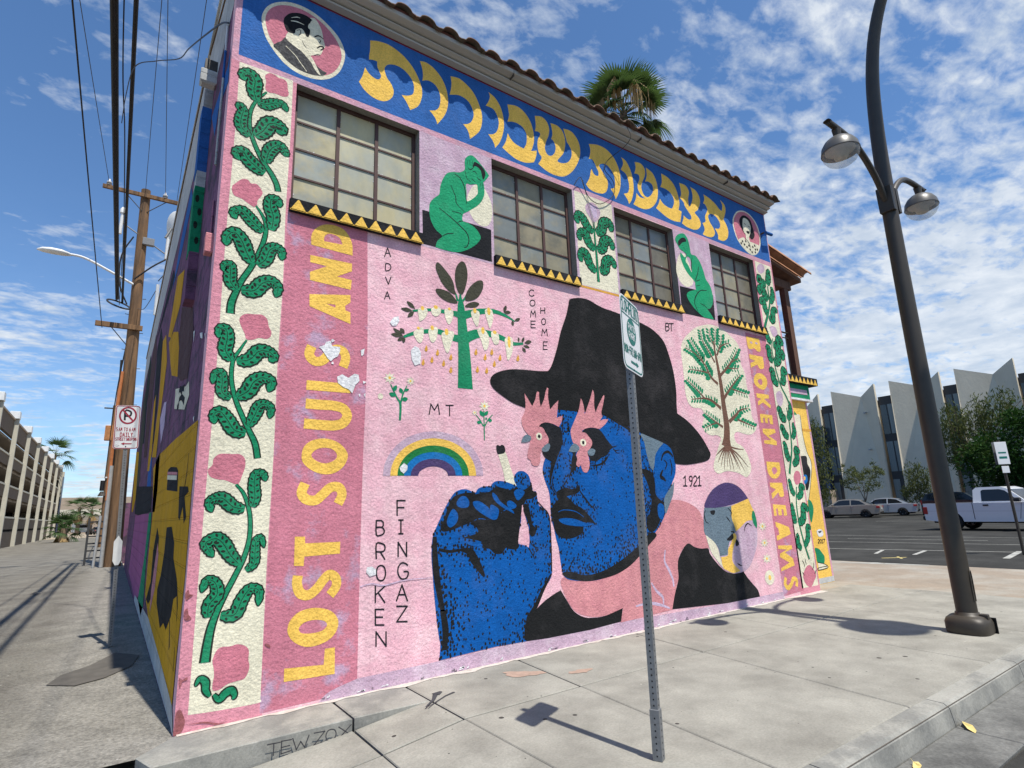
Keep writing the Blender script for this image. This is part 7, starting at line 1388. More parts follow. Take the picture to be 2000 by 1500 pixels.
# windows
for wi, (x0, x1, z0, z1) in enumerate(WIN):
    f = MB(); y0, y1 = .11, .155; e = .045
    f.box(x0, x1, y0, y1, z1 - e, z1 - .001, 'frame_brown'); f.box(x0, x1, y0, y1, z0 + .001, z0 + e * .6, 'frame_brown'); f.box(x0 + .001, x0 + e, y0, y1, z0 + e * .6, z1 - e, 'frame_brown'); f.box(x1 - e, x1 - .001, y0, y1, z0 + e * .6, z1 - e, 'frame_brown')
    cw = (x1 - x0 - 2 * e) / 3; rh = (z1 - z0 - 1.6 * e) / 4; zb = z0 + .6 * e
    for c in (1, 2): xm = x0 + e + cw * c; f.box(xm - .02, xm + .02, y0 + .004, y1 - .004, zb, z1 - e, 'frame_brown')
    for r in (1, 2, 3):
        zm = zb + rh * r
        for c in range(3): f.box(x0 + e + cw * c + (.02 if c else 0), x0 + e + cw * (c + 1) - (.02 if c < 2 else 0), y0 + .012, y1 - .012, zm - .010, zm + .010, 'frame_brown')
    fr = f.build('window', bld)
    rv = MB(); d = .0012
    rv.add([(x0 + d, .0, z0), (x0 + d, T_, z0), (x0 + d, T_, z1), (x0 + d, 0, z1), (x1 - d, 0, z0), (x1 - d, T_, z0), (x1 - d, T_, z1), (x1 - d, 0, z1)], [(0, 1, 2, 3), (4, 7, 6, 5)], 'reveal'); rv.add([(x0, .0, z1 - d), (x1, 0, z1 - d), (x1, T_, z1 - d), (x0, T_, z1 - d)], [(0, 1, 2, 3)], 'reveal'); rv.add([(x0, T_ - .002, z0), (x1, T_ - .002, z0), (x1, T_ - .002, z1), (x0, T_ - .002, z1)], [(0, 1, 2, 3)], 'hole'); rv.build('reveal', fr)
    for c in range(3):
        for r in range(4):
            pm = ('pane', 'pane_grey', 'pane_grey', 'pane_grey')[wi] if (c < 2 or wi == 0) else ('pane', 'pane_grey', 'pane_dark', 'pane_dark')[wi]; pm = random.choice((pm, pm, pm, 'pane_b', 'pane_c')) if wi == 0 else random.choice((pm, pm, 'pane_gb', 'pane_gc'))
            b = MB(); a0 = x0 + e + cw * c + (.02 if c else 0); a1 = x0 + e + cw * (c + 1) - (.02 if c < 2 else 0); b0 = zb + rh * r + (.01 if r else 0); b1 = zb + rh * (r + 1) - (.01 if r < 3 else 0); t1, t2 = random.uniform(-.0022, .0022), random.uniform(-.0022, .0022)
            b.add([(a0, .134 + t1, b0), (a1, .134 + t2, b0), (a1, .134 - t1, b1), (a0, .134 - t2, b1), (a0, .142, b0), (a1, .142, b0), (a1, .142, b1), (a0, .142, b1)], [(0, 1, 2, 3), (7, 6, 5, 4), (0, 4, 5, 1), (1, 5, 6, 2), (2, 6, 7, 3), (3, 7, 4, 0)], pm)
            for k in range(random.randint(2, 9)):   # putty specks along the edges
                s = random.choice((0, 1, 2, 3)); u = random.random(); px_ = (a0 + .004 if s == 0 else a1 - .012 if s == 1 else a0 + (a1 - a0) * u); pz_ = (b0 + (b1 - b0) * u if s < 2 else b0 + .004 if s == 2 else b1 - .01); q = random.uniform(.004, .011)
                b.add([(px_, .130, pz_), (px_ + q, .130, pz_ + q * .2), (px_ + q * .8, .130, pz_ + q * 1.4), (px_ - q * .1, .130, pz_ + q)], [(0, 1, 2, 3)], 'plaster')
            b.build('pane', fr)
    s = MB(); s0, s1 = x0 - .012, x1 + .02; s.box(s0, s1, -.055, .10, z0 - .135, z0, 'ink', .004); sl = s.build('sill', fr)
    t = Paint(lambda a, b, l: (a, -.0565, b)); n = (9, 9, 8, 8)[wi]; zb2 = z0 - .133
    for k in range(n):
        a = s0 + (s1 - s0) * (k + .02) / n; c = s0 + (s1 - s0) * (k + .98) / n; m = (a + c) / 2 + random.uniform(-.012, .012); t.poly([[(a, zb2), (c, zb2), (m + .006, z0 - .012 + random.uniform(-.008, .004)), (m - .006, z0 - .012)]], 0, 'yellow')
    t.rect(s0, s1, zb2 - .003, zb2 + .01, 0, 'yellow')
    tr = Paint(lambda a, b, l: (a, -.0565, b)); t.build('painted_triangles', fr, recalc=False)
# loose wires and camera on the facade
m_ = MB(); m_.tube(crom([(5.6, -.26, 7.5), (5.62, -.30, 7.3), (5.55, -.20, 7.15), (5.35, -.04, 6.95), (5.25, -.03, 6.75), (5.42, -.03, 6.6), (5.4, -.04, 6.35), (5.1, -.03, 6.1), (4.85, -.03, 6.15), (4.7, -.06, 6.4), (4.58, -.03, 6.25)], False, 4), .006, 'wire', 5); m_.tube(crom([(4.7, -.06, 6.4), (4.85, -.02, 6.1), (4.95, -.02, 5.7)], False, 4), .005, 'grey_pipe', 5); m_.build('loose_wire', bld)
m_ = MB(); m_.tube([(9.6, -.02, 6.82), (9.6, -.11, 6.82)], .018, 'dark_metal', 8); m_.tube([(9.58, -.13, 6.8), (9.82, -.12, 6.82)], .032, 'blueband', 10); m_.build('security_camera', bld)
# porch at the far corner
m_ = MB(); m_.box(9.861, 11.2, .4, .75, -.1, 3.62, 'yellow'); pw = m_.build('porch_wall', bld)
FRP = lambda a, b, l: (a, .4 - (.0015 + .0006 * l), b); art(PORCH_ART, FRP, pw)
p = Paint(FRP); p.rect(9.862, 11.2, 0, .1, .5, 'palegray'); p.rect(11.14, 11.2, .1, 3.6, .6, 'pinkline'); p.rect(9.865, 11.2, 2.95, 3.0, .6, 'ochre'); p.build('painted_panel', pw, recalc=False)
m_ = MB(); m_.box(9.861, 11.3, 0.36, 1.6, 3.622, 3.925, 'green', .004); m_.box(9.861, 11.34, 0.33, 1.6, 3.58, 3.622, 'plaster'); m_.box(9.9, 11.2, .355, .36, 3.72, 3.82, 'lilac'); bal = m_.build('porch_fascia', bld)
m_ = MB(); m_.box(9.861, 11.55, 0.28, 1.6, 3.93, 4.09, 'ink', .004); led = m_.build('balcony_ledge', bld); t = Paint(lambda a, b, l: (a, .2785, b))
for k in range(11): a = 9.88 + 1.65 * k / 11; t.poly([[(a, 3.94), (a + .15, 3.94), (a + .077, 4.07)]], 0, 'yellow')
t.build('painted_triangles', led, recalc=False)
m_ = MB(); m_.box(11.05, 11.21, .42, .54, 4.09, 6.12, 'beam_wood', .01); m_.build('porch_post', bld)
m_ = MB()
for x in (10.1, 10.4, 10.7, 10.95): m_.tube([(x, .5, 4.09), (x, .5, 5.05)], .012, 'dark_metal', 6)
m_.tube([(9.87, .5, 5.1), (11.05, .5, 5.1)], .02, 'dark_metal', 6); m_.tube([(9.87, .5, 4.98), (11.05, .5, 4.98)], .014, 'dark_metal', 6); m_.tube([(9.87, .5, 4.17), (11.05, .5, 4.17)], .014, 'dark_metal', 6); m_.build('railing', bld)
m_ = MB(); m_.box(9.87, 11.35, .42, .54, 6.12, 6.32, 'beam_wood', .01); m_.tube(crom([(9.9, .4, 5.95), (10.2, .4, 5.7), (10.7, .44, 5.62)], False, 4), .018, 'wire', 6); m_.build('porch_beam', bld)
m_ = MB(); m_.add([(9.87, .3, 6.72), (11.6, .3, 6.42), (11.6, 1.4, 6.42), (9.87, 1.4, 6.72), (9.87, .3, 6.62), (11.6, .3, 6.32), (11.6, 1.4, 6.32), (9.87, 1.4, 6.62)], [(0, 1, 2, 3), (7, 6, 5, 4), (0, 4, 5, 1), (1, 5, 6, 2)], 'beam_wood'); pr_ = m_.build('porch_roof', bld)
for k in range(5):
    for j in range(4):
        b = MB(); ns = 8; V = []
        for e_ in (0, .46):
            for rr in (.1, .08):
                for i in range(ns + 1): a = math.pi * i / ns; V.append((e_, rr * math.cos(a), rr * math.sin(a)))
        q = ns + 1; F = []
        for i in range(ns): F += [(i, i + 1, 2 * q + i + 1, 2 * q + i), (q + i, 3 * q + i, 3 * q + i + 1, q + i + 1), (i, q + i, q + i + 1, i + 1), (2 * q + i, 2 * q + i + 1, 3 * q + i + 1, 3 * q + i)]
        b.add(V, F, 'tile_orange', True); o = b.build('roof_tile', pr_); o.location = (9.87 + .44 * j, .17 + .22 * k, 6.745 - .076 * j); o.rotation_euler = (0, .172, 0)
# ------------------------------------------------------------------ street lamp
lamp = tag(empty('street_lamp', (7.83, -2.76, 0)), 'tall dark metal street lamp with two hanging dome lights', 'street lamp')
b = MB(); sq = lambda r, e=.5: [(r * math.copysign(abs(math.cos(t)) ** e, math.cos(t)), r * math.copysign(abs(math.sin(t)) ** e, math.sin(t))) for t in [2 * math.pi * j / 32 for j in range(32)]]
V = []
for r, z, e in ((.205, 0, .6), (.215, .03, .6), (.215, .12, .6), (.20, .16, .65), (.165, .19, .8), (.118, .2, 1), (.118, .225, 1), (.105, .23, 1)): V += [(x, y, z) for x, y in sq(r, e)]
b.add(V, [(i * 32 + j, i * 32 + (j + 1) % 32, (i + 1) * 32 + (j + 1) % 32, (i + 1) * 32 + j) for i in range(7) for j in range(32)], 'dark_metal', True); b.box(.10, .118, -.232, -.12, .0, .17, 'hole'); b.box(-.03, .03, -.2, -.12, .12, .22, 'dark_metal', .008); b.build('base_cover', lamp)
b = MB(); pts = [(0, 0, .1), (0.005, -.01, 2), (.01, -.03, 4), (.02, -.06, 5.8), (.03, -.10, 6.8), (.04, -.18, 7.6), (.05, -.34, 8.3), (.06, -.62, 8.9), (.07, -1.1, 9.4), (.08, -1.9, 9.75), (.09, -3.0, 9.8)]
b.tube(crom(pts, False, 5), [.106 - .044 * i / 50 for i in range(51)], 'dark_metal', 20); b.build('pole', lamp)
b = MB(); b.tube(crom([(-.03, -.104, .35), (-.028, -.11, .62), (0, -.112, .7), (.028, -.11, .62), (.03, -.104, .35)], False, 4), .006, 'dark_metal', 6); b.build('hand_hole_cover', lamp)
def dome(parent, x, y, z, s=1):
    d = MB(); d.lathe([(.001, .24), (.06, .236), (.13, .21), (.19, .16), (.235, .085), (.25, .0), (.252, -.012), (.24, -.014), (.225, .06), (.17, .13)], 'dome_metal', (0, 0, 0), 32); o = d.build('lamp_shade', parent); o.location = (x, y, z); o.scale = (s, s, s)
    g = MB(); g.lathe([(.244, -.012), (.232, -.08), (.19, -.15), (.12, -.2), (.05, -.218), (.001, -.222)], 'glass_bowl', n=32); g.build('lamp_glass', o)
    i = MB(); i.lathe([(.2, .02), (.14, -.0), (.10, -.05), (.09, -.10), (.05, -.12), (.001, -.122)], 'lamp_inside', n=16); i.build('reflector', o)
    return o
for sx in (-1, 1):
    a = MB(); xe = 1.27 * sx + .02
    a.tube(crom([(.02 + .10 * sx, -.06, 5.55), (.02 + .3 * sx, -.06, 5.85), (.02 + .62 * sx, -.06, 6.1), (.02 + .95 * sx, -.06, 6.2), (xe + .22 * sx, -.06, 6.22)], False, 5), 0.04, 'dark_metal', 10); a.lathe([(.001, .0), (.05, .0)], 'dark_metal', (xe + .22 * sx, -.06, 6.22), 10)
    a.tube([(xe, -.06, 6.2), (xe, -.06, 6.07)], [.055, .04], 'dark_metal', 10); a.box(.02 + .085 * sx - .04, .02 + .085 * sx + .04, -.15, .03, 5.38, 5.75, 'dark_metal', .006); a.build('lamp_arm', lamp)
    dome(lamp, xe, -.06, 5.87, .88)
dome(lamp, .09, -3.3, 9.55, 1.9)
# ------------------------------------------------------------------ parking signs
def perforated_post(parent, z1, size, mat='galv', name='post', step=.0365):
    h = size / 2; b = MB(); b.box(-h, h, -h, h, 0, z1, mat, .003); po = b.build(name, parent)
    p = MB(); z = .03
    def disc(c, ax, r=.0058):
        V = []
        for j in range(6):
            t = math.pi * j / 3; u, w = r * math.cos(t), r * math.sin(t); V.append((c[0] + (u if ax == 'y' else 0), c[1] + (u if ax == 'x' else 0), c[2] + w))
        p.add(V, [tuple(range(6))], 'hole')
    while z < z1 - .02:
        disc((0, -h - .0008, z), 'y'); disc((-h - .0008, 0, z), 'x'); z += step
    tag(p.build('holes', po, recalc=False), kind='stuff'); return po
def rounded(w, h, r, n=4):
    P = []
    for cx, cy, a0 in ((w / 2 - r, h / 2 - r, 0), (-w / 2 + r, h / 2 - r, 90), (-w / 2 + r, -h / 2 + r, 180), (w / 2 - r, -h / 2 + r, 270)):
        for i in range(n + 1): t = math.radians(a0 + 90 * i / n); P.append((cx + r * math.cos(t), cy + r * math.sin(t)))
    return P
def plate(parent, w, h, z, y, r=.04):
    b = MB(); b.prism([(a, c + z) for a, c in rounded(w, h, r)], 'y', y, y + .003, 'sign_white'); return b.build('sign_plate', parent)
def border(p, w, h, r, ins, t, lay, mat, cz):
    P = rounded(w - 2 * ins, h - 2 * ins, r - ins * .6); P = [(a, b + cz) for a, b in P]; p.ribbon(P + [P[0], P[1]], [t, t], lay, mat)
ps = tag(empty('parking_sign', (2.482, -2.672, 0), math.radians(25)), 'white and green parking sign on a perforated steel post on the pavement', 'sign')
ps.rotation_euler = (math.radians(.55), math.radians(.6), math.radians(25))
perforated_post(ps, 3.14, .05); b = MB(); b.box(-.031, .031, -.031, .031, 0, .30, 'galv', .003); perforated_post(ps, .30, .062, name='post_sleeve')
W_, H_, Z_ = .45, .57, 2.845; pl = plate(ps, W_, H_, Z_, -.031, .06)
p = Paint(lambda a, b_, l: (a, -.032 - .0008 * l, b_)); border(p, W_, H_, .06, .018, .011, 1, 'sign_green', Z_); x0, zt_ = -W_ / 2, Z_ + H_ / 2
p.rect(-.205, .205, zt_ - .148, zt_ - .140, 1, 'sign_green'); p.line('10', x0 + .035, zt_ - .036, .085, .04, .018, .013, 1, 'sign_green'); p.line('HR', x0 + .145, zt_ - .036, .085, .045, .014, .013, 1, 'sign_green'); p.line('LIMIT', x0 + .262, zt_ - .036, .085, .024, .012, .011, 1, 'sign_green')
p.ell(0, Z_ + .03, .105, .105, 1, 'sign_green', 0, 28); p.line('PAY', -.073, Z_ + .085, .045, .026, .009, .008, 2, 'sign_white'); p.line('TO', .034, Z_ + .085, .045, .02, .008, .008, 2, 'sign_white'); p.line('PARK', -.07, Z_ + .02, .048, .027, .01, .008, 2, 'sign_white')
p.line('MON-FRI', -.19, Z_ - .10, .06, .020, .009, .008, 1, 'sign_green'); p.line('8AM-6PM', .02, Z_ - .10, .06, .017, .008, .008, 1, 'sign_green')
p.ribbon([(-.06, Z_ - .212), (.07, Z_ - .212)], [.018, .018], 1, 'sign_green'); p.poly([[(.065, Z_ - .19), (.12, Z_ - .212), (.065, Z_ - .234)]], 1, 'sign_green'); p.ell(0, zt_ - .022, .007, .007, 2, 'hole', 0, 8); p.ell(0, Z_ - H_ / 2 + .02, .007, .007, 2, 'hole', 0, 8); p.build('sign_face', pl, recalc=False)
ns_ = tag(empty('no_parking_sign', (-.405, 4.41, 0)), 'red and white no parking sign on a steel post in the alley', 'sign'); ns_.rotation_euler = (0, math.radians(-1.75), 0)
perforated_post(ns_, 3.32, .05); W_, H_, Z_ = .305, .64, 3.0; pl = plate(ns_, W_, H_, Z_, -.031, .035)
p = Paint(lambda a, b_, l: (a, -.032 - .0008 * l, b_)); border(p, W_, H_, .035, .010, .010, 1, 'sign_red', Z_)
p.line('P', -.035, Z_ + .24, .14, .07, 0, .024, 1, 'sign_black')
for rr in (.098,): p.ribbon([(rr * math.cos(t), Z_ + .172 + rr * 1.2 * math.sin(t)) for t in np.linspace(0, 2 * math.pi, 33)], [.021, .021], 2, 'sign_red')
p.ribbon([(-.068, Z_ + .255), (.068, Z_ + .09)], [.02, .02], 2, 'sign_red'); p.line('5', -.128, Z_ - .01, .05, .017, .01, .0065, 1, 'sign_red'); p.line('AM', -.098, Z_ - .01, .05, .016, .008, .006, 1, 'sign_red'); p.line('TO', -.036, Z_ - .01, .05, .017, .010, .0065, 1, 'sign_red'); p.line('6', .03, Z_ - .01, .05, .017, .01, .0065, 1, 'sign_red'); p.line('AM', .062, Z_ - .01, .05, .016, .008, .006, 1, 'sign_red')
p.line('DAILY', -.075, Z_ - .085, .055, .02, .012, .009, 1, 'sign_red'); p.line('STREET', -.128, Z_ - .158, .04, .014, .006, .006, 1, 'sign_red'); p.line('SWEEPING', -.002, Z_ - .158, .04, .0115, .005, .006, 1, 'sign_red')
p.ribbon([(-.03, Z_ - .245), (.07, Z_ - .245)], [.014, .014], 1, 'sign_red'); p.poly([[(-.02, Z_ - .225), (-.06, Z_ - .245), (-.02, Z_ - .265)]], 1, 'sign_red'); p.ell(0, Z_ + H_ / 2 - .028, .008, .01, 2, 'dark_metal', 0, 8); p.ell(0, Z_ - .285, .008, .01, 2, 'dark_metal', 0, 8); p.ell(-.1, Z_ - .26, .028, .02, 2, 'plaster', .3, 9); p.ell(.085, Z_ - .125, .018, .014, 2, 'plaster', .2, 7); p.build('sign_face', pl, recalc=False)
tg = MB(); tg.prism([(-.02, 1.06), (.02, 1.06), (.05, 1.12), (.05, 1.38), (.0, 1.46), (-.05, 1.38), (-.05, 1.12)], 'y', -.05, -.038, 'white_metal'); tag(tg.build('tag', ns_), None); ns_.children[-1]['label'] = 'white plastic marker tied to the post'
# third sign, at the lot entrance
ls = tag(empty('lot_sign', (19.05, -.64, -.05)), 'small white sign on a dark post beyond the street lamp', 'sign'); ls.rotation_euler = (0, 0, math.radians(-40)); b = MB(); b.tube([(0, 0, 0), (0, 0, 3.0)], .035, 'dark_metal', 8); b.build('post', ls); b = MB(); b.box(-.15, .15, -.05, -.04, 2.35, 2.95, 'sign_white', .003); b.box(-.09, .09, -.05, -.04, 2.12, 2.3, 'sign_white', .003); o = b.build('sign_plate', ls)
p = Paint(lambda a, b_, l: (a, -.052, b_)); p.rect(-.1, .1, 2.5, 2.56, 0, 'sign_green'); p.rect(-.1, .1, 2.64, 2.68, 0, 'sign_green'); p.build('sign_face', o, recalc=False); b = MB(); b.box(-.15, .15, .04, .05, 2.35, 2.95, 'galv', .003); b.build('sign_plate', ls)

# ------------------------------------------------------------------ utility pole, cables
up_ = tag(empty('utility_pole', (-.38, 23.1, 0)), 'brown wooden utility pole with crossarms and a white streetlight arm', 'utility pole')
X0 = .38
def lean(z): return -.34 * z / 16.7
b = MB(); b.tube([(lean(z), 0, z) for z in np.linspace(-.2, 16.75, 12)], [.30 - .115 * i / 11 for i in range(12)], 'pole_wood', 16); b.build('pole', up_)
b = MB(); b.box(-1.56 - .38, 1.1, -.28, -.16, 16.28, 16.46, 'pole_wood', .01); b.build('crossarm', up_)
b = MB(); b.box(-1.56, .12, -.33, -.2, 9.88, 10.1, 'pole_wood', .01); b.build('crossarm', up_)
b = MB(); b.tube([(-1.1, -.22, 16.3), (lean(15.4), -.15, 15.5)], .02, 'dark_metal', 6); b.tube([(.5, -.22, 16.3), (lean(15.4), -.15, 15.5)], .02, 'dark_metal', 6); b.tube([(-1.0, -.26, 9.9), (lean(9) - .2, -.1, 9.2)], .02, 'dark_metal', 6); b.build('brace', up_)
for x in (-1.72, .42):
    b = MB(); b.lathe([(.03, 0), (.09, .02), (.1, .07), (.06, .09), (.09, .11), (.1, .16), (.05, .2), (.03, .3)], 'ceramic', (x, -.22, 16.46), 12); b.lathe([(.105, .045), (.105, .075)], 'wire', (x, -.22, 16.46), 12); b.build('insulator', up_)
b = MB(); b.tube([(-1.15, -.1, 14.9), (.9, -.1, 13.6)], .03, 'galv', 6); b.tube([(-1.12, -.1, 14.3), (-1.1, -.1, 15.4)], .07, 'white_metal', 8); b.lathe([(.11, 0), (.11, .2), (.05, .3)], 'white_metal', (-1.1, -.1, 15.3), 10); b.tube([(.72, -.1, 13.5), (.72, -.1, 14.6)], .08, 'white_metal', 8); b.tube([(.75, -.1, 14.6), (1.3, -.1, 14.4)], .08, 'white_metal', 8); b.box(-.25, .2, -.3, -.1, 13.95, 14.3, 'galv', .02); b.build('cutout_bracket', up_)
b = MB(); b.tube(crom([(-.6, -.3, 14.2), (-.95, -.3, 13.2), (-.9, -.3, 11.9), (-.55, -.3, 11.0)], False, 4), .03, 'wire', 6); b.tube(crom([(.7, -.3, 13.4), (.2, -.35, 12.9), (-.4, -.3, 12.2)], False, 4), .035, 'wire', 6); b.tube(crom([(.75, -.3, 13.6), (.95, -.3, 13.2), (.5, -.3, 12.3)], False, 4), .02, 'wire', 6); b.build('jumper_cable', up_)
b = MB(); b.tube(crom([(lean(12), -.1, 11.95), (-1.3, -.12, 12.45), (-2.2, -.12, 12.85), (-2.75, -.12, 12.9)], False, 5), .055, 'white_metal', 8); b.build('lamp_arm', up_)
b = MB(); b.add([], [], 'white_metal'); prf = [(-.0, .0), (.12, .10), (.5, .13), (.9, .10), (1.0, .0)]
V = []; F = []
for i, (u, h) in enumerate([(0, .03), (.08, .09), (.3, .15), (.6, .16), (.85, .12), (1, .03)]):
    x = -2.65 - 1.15 * u; w = h * 1.5
    V += [(x, -.12 - w, 12.86), (x, -.12 - w * .8, 12.86 + h * .8), (x, -.12, 12.88 + h), (x, -.12 + w * .8, 12.86 + h * .8), (x, -.12 + w, 12.86), (x, -.12, 12.86 - h * .55)]
for i in range(5):
    for j in range(6): F.append((i * 6 + j, i * 6 + (j + 1) % 6, (i + 1) * 6 + (j + 1) % 6, (i + 1) * 6 + j))
b.add(V, F + [(0, 1, 2, 3, 4, 5), (35, 34, 33, 32, 31, 30)], 'white_metal', True); b.build('lamp_head', up_)
b = MB(); b.tube([(-.42, -.18, 8.0), (-.45, -.2, 6.5), (-.43, -.2, 3.0), (-.42, -.2, 2.6)], .07, 'orange_pipe', 8); b.build('conduit', up_)
b = MB(); b.tube([(-.36, -.2, 0), (-.4, -.22, 4.0)], .075, 'grey_pipe', 8); b.tube([(-.62, -.1, 0), (-.56, -.1, 2.0)], .05, 'grey_pipe', 8); b.tube([(-.36, -.2, 4), (-.5, -.2, 8.5)], .04, 'wire', 8); b.build('conduit', up_)
b = MB()
for k in range(9): b.tube([(lean(5 + k * .8) + .2 * (-1) ** k * 1.15, -.12, 5 + k * .8), (lean(5 + k * .8) + .36 * (-1) ** k, -.16, 5 + k * .8)], .015, 'dark_metal', 5)
b.build('step_bolt', up_)
PX = -.38
def cable(name, label, pts, r, mat='wire', group=None, n=6):
    b = MB(); b.tube(crom(pts, False, 8), r, mat, n); return tag(b.build(name), label, 'cable', group)
def run(A, B, ext=1.0, sag=.25):
    A, B = Vector(A), Vector(B); E_ = B + (B - A) * ext; P = []
    for i in range(9):
        t = i / 8; q = A.lerp(E_, t); q.z -= sag * 4 * t * (1 - t) * .5; P.append(tuple(q))
    return P
G = 'overhead cables along the alley'
cable('overhead_cable', 'leftmost black cable above the alley, ending at the lower crossarm', run((-1.70, 23.1, 9.9), (-1.92, 4.75, 10.25), 1.2, .2), .016, group=G)
cable('overhead_cable', 'thin cable from the insulator on the left end of the top crossarm', run((-2.13, 22.9, 16.7), (-2.8, 12.33, 16.75), 2.2, .2), .012, 'thin_wire', G)
b = MB(); A_, B_ = Vector((-1.3, 23.0, 11.25)), Vector((-1.45, 5.65, 11.3))
P_ = run(A_, B_, 1.2, .3)
for k in range(3): b.tube(crom([(q[0] + .026 * math.cos(k * 2.1), q[1], q[2] + .026 * math.sin(k * 2.1)) for q in P_], False, 8), .05, 'wire', 8)
tag(b.build('overhead_cable'), 'thickest black cable bundle overhead, left of the pole', 'cable', G)
cable('overhead_cable', 'second thick black cable overhead, right of the thickest bundle', run((-1.1, 23.0, 11.1), (-1.105, 5.43, 11.25), 1.2, .3), .046, group=G)
cable('overhead_cable', 'thin dark cable looping beside the thick black bundle', [(-1.2, 23, 11.0), (-1.15, 16, 11.0), (-1.2, 10, 11.0), (-1.28, 7.5, 11.1), (-1.3, 4, 11.25), (-1.3, -6, 11.4)], .014, group=G)
cable('overhead_cable', 'thin cable running to the top of the wooden pole', run((-.74, 22.95, 16.6), (-.82, 11.16, 16.85), 2.2, .2), .012, 'thin_wire', G)
cable('overhead_cable', 'thin cable from the insulator just right of the pole top', run((.04, 22.9, 16.7), (-.68, 10.96, 16.75), 2.2, .2), .012, 'thin_wire', G)
cable('overhead_cable', 'thin cable nearest the building edge, from the end of the top crossarm', run((.52, 22.95, 16.55), (.265, 10.35, 16.75), 2.2, .2), .012, 'thin_wire', G)
cable('service_cable', 'grey service cable curving from the thick cable to the parapet', [(-1.28, 9.4, 11.1), (-1.2, 8.0, 10.95), (-1.05, 6.65, 10.7), (-.7, 6.0, 10.5), (-.35, 5.2, 10.1), (-.25, 4.0, 9.4), (-.15, 2.2, 8.2), (-.06, .85, 7.3), (-.02, .4, 6.95)], .010, 'thin_wire')
cable('service_cable', 'short thin cable from the pole to the white vent pipe', [(-.5, 22.9, 10.9), (-.3, 20, 10.0), (-.05, 16.2, 9.5)], .012, 'thin_wire')
b = MB()
for k in range(3):
    b.tube([(-1.22 + .42 * math.cos(t), 22.7 + .12 * math.sin(t) + .03 * k, 10.9 + .15 * math.sin(t * 1) - .12 * math.cos(t) + .02 * k) for t in np.linspace(0, 2 * math.pi, 25)], .028, 'wire', 6, cap=False)
tag(b.build('cable_coil'), 'coil of spare black cable hanging beside the wooden pole', 'cable coil')
u2 = tag(empty('utility_pole', (-1.1, 50, 0)), 'farther utility pole with a rusty transformer box in the alley', 'utility pole')
b = MB(); b.tube([(0, 0, -.2), (-.15, 0, 11.2)], [.2, .14], 'pole_wood', 10); b.build('pole', u2); b = MB(); b.box(-.85, -.05, -.1, 0, 10.9, 11.0, 'dark_metal'); b.build('crossarm', u2); b = MB(); b.box(-.62, -.12, -.35, .1, 8.3, 9.5, 'rust', .04); b.build('transformer', u2); b = MB(); b.tube([(-.35, -.2, 4.3), (-.35, -.2, 5.1)], .16, 'wire', 8); b.lathe([(.3, 0), (.14, .35)], 'dark_metal', (-.3, -.2, 3.9), 10); b.box(-.8, .2, -.25, -.18, 5.3, 5.4, 'white_metal'); b.build('lamp_head', u2)
cable('overhead_cable', 'slack black cable dropping along the far alley poles', [(-.75, 23.2, 9.6), (-1.05, 32, 8.2), (-1.35, 49.8, 5.3)], .03, group=G)
for k, (x0, z0, x1, z1) in enumerate(((-60, 9.3, -1.4, 8.2), (-60, 16, -1.4, 13.0))): pass
g_ = tag(empty('metal_gate', (-1.0, 25.2, 0)), 'black metal gate beside the wooden pole', 'gate'); b = MB()
for x in (-.35, .2): b.box(x - .04, x + .04, -.04, .04, 0, 1.95, 'mullion')
b.build('gate_frame', g_)
for k in range(6): b = MB(); b.box(-.31, .16, -.02, .02, .25 + .3 * k, .31 + .3 * k, 'mullion'); b.build('rail', g_)
b = MB(); b.box(-.45, 6, 26.5, 26.7, -.1, 2.6, 'plum'); tag(b.build('boundary_wall'), 'low purple wall beyond the wooden pole', 'wall')
b = MB(); b.lathe([(.001, -.1), (.25, -.06), (.42, .03), (.43, .04), (.001, -.06)], 'white_metal', n=20); o = b.build('satellite_dish'); tag(o, 'white satellite dish on the building roof edge', 'satellite dish'); o.location = (.05, 9.6, 8.75); o.rotation_euler = (1.25, 0, 2.0); b = MB(); b.tube([(0, 0, -.1), (-.0, -.25, -.3)], .03, 'galv', 6); b.build('bracket', o)

# ------------------------------------------------------------------ parking garage
ga = tag(empty('parking_garage', (-8.45, 55, 0)), 'beige multi storey parking garage along the left side of the alley', 'parking garage')
Y0, Y1 = 40, 119; dy = lambda y: y - 55
def gbox(name, x0, x1, z0, z1, mat, y0=Y0, y1=Y1): b = MB(); b.box(x0, x1, dy(y0), dy(y1), z0, z1, mat); return b.build(name, ga)
gbox('back_wall', -14, -13.5, 0, 10, 'garage_wall'); gbox('base_wall', -.25, 0, -.2, 1.4, 'garage_brown'); gbox('base_slot', -.6, -.3, 1.4, 1.62, 'garage_dark')
for z0, z1, zb in ((9.5, 10.95, None), (7.0, 7.85, 8.0), (4.4, 5.35, 5.5), (1.62, 2.6, 2.75)):
    gbox('spandrel', -.25, 0, z0, z1, 'garage_brown')
    if zb: gbox('rail', -.2, .06, z1, zb, 'garage_cream')
gbox('rail', -.22, .08, 10.95, 11.1, 'garage_tan')
for z in (9.3, 6.8, 4.2): gbox('floor', -13.5, -.3, z, z + .2, 'garage_wall')
for z0, z1 in ((8.0, 9.3), (5.5, 6.8), (2.75, 4.2)):
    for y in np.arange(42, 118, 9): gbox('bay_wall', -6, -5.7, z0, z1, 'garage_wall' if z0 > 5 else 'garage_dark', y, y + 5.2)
    gbox('bay_shade', -9.2, -9, z0, z1, 'garage_dark')  # near-black bay walls and panels: shade of the openings put into their colour
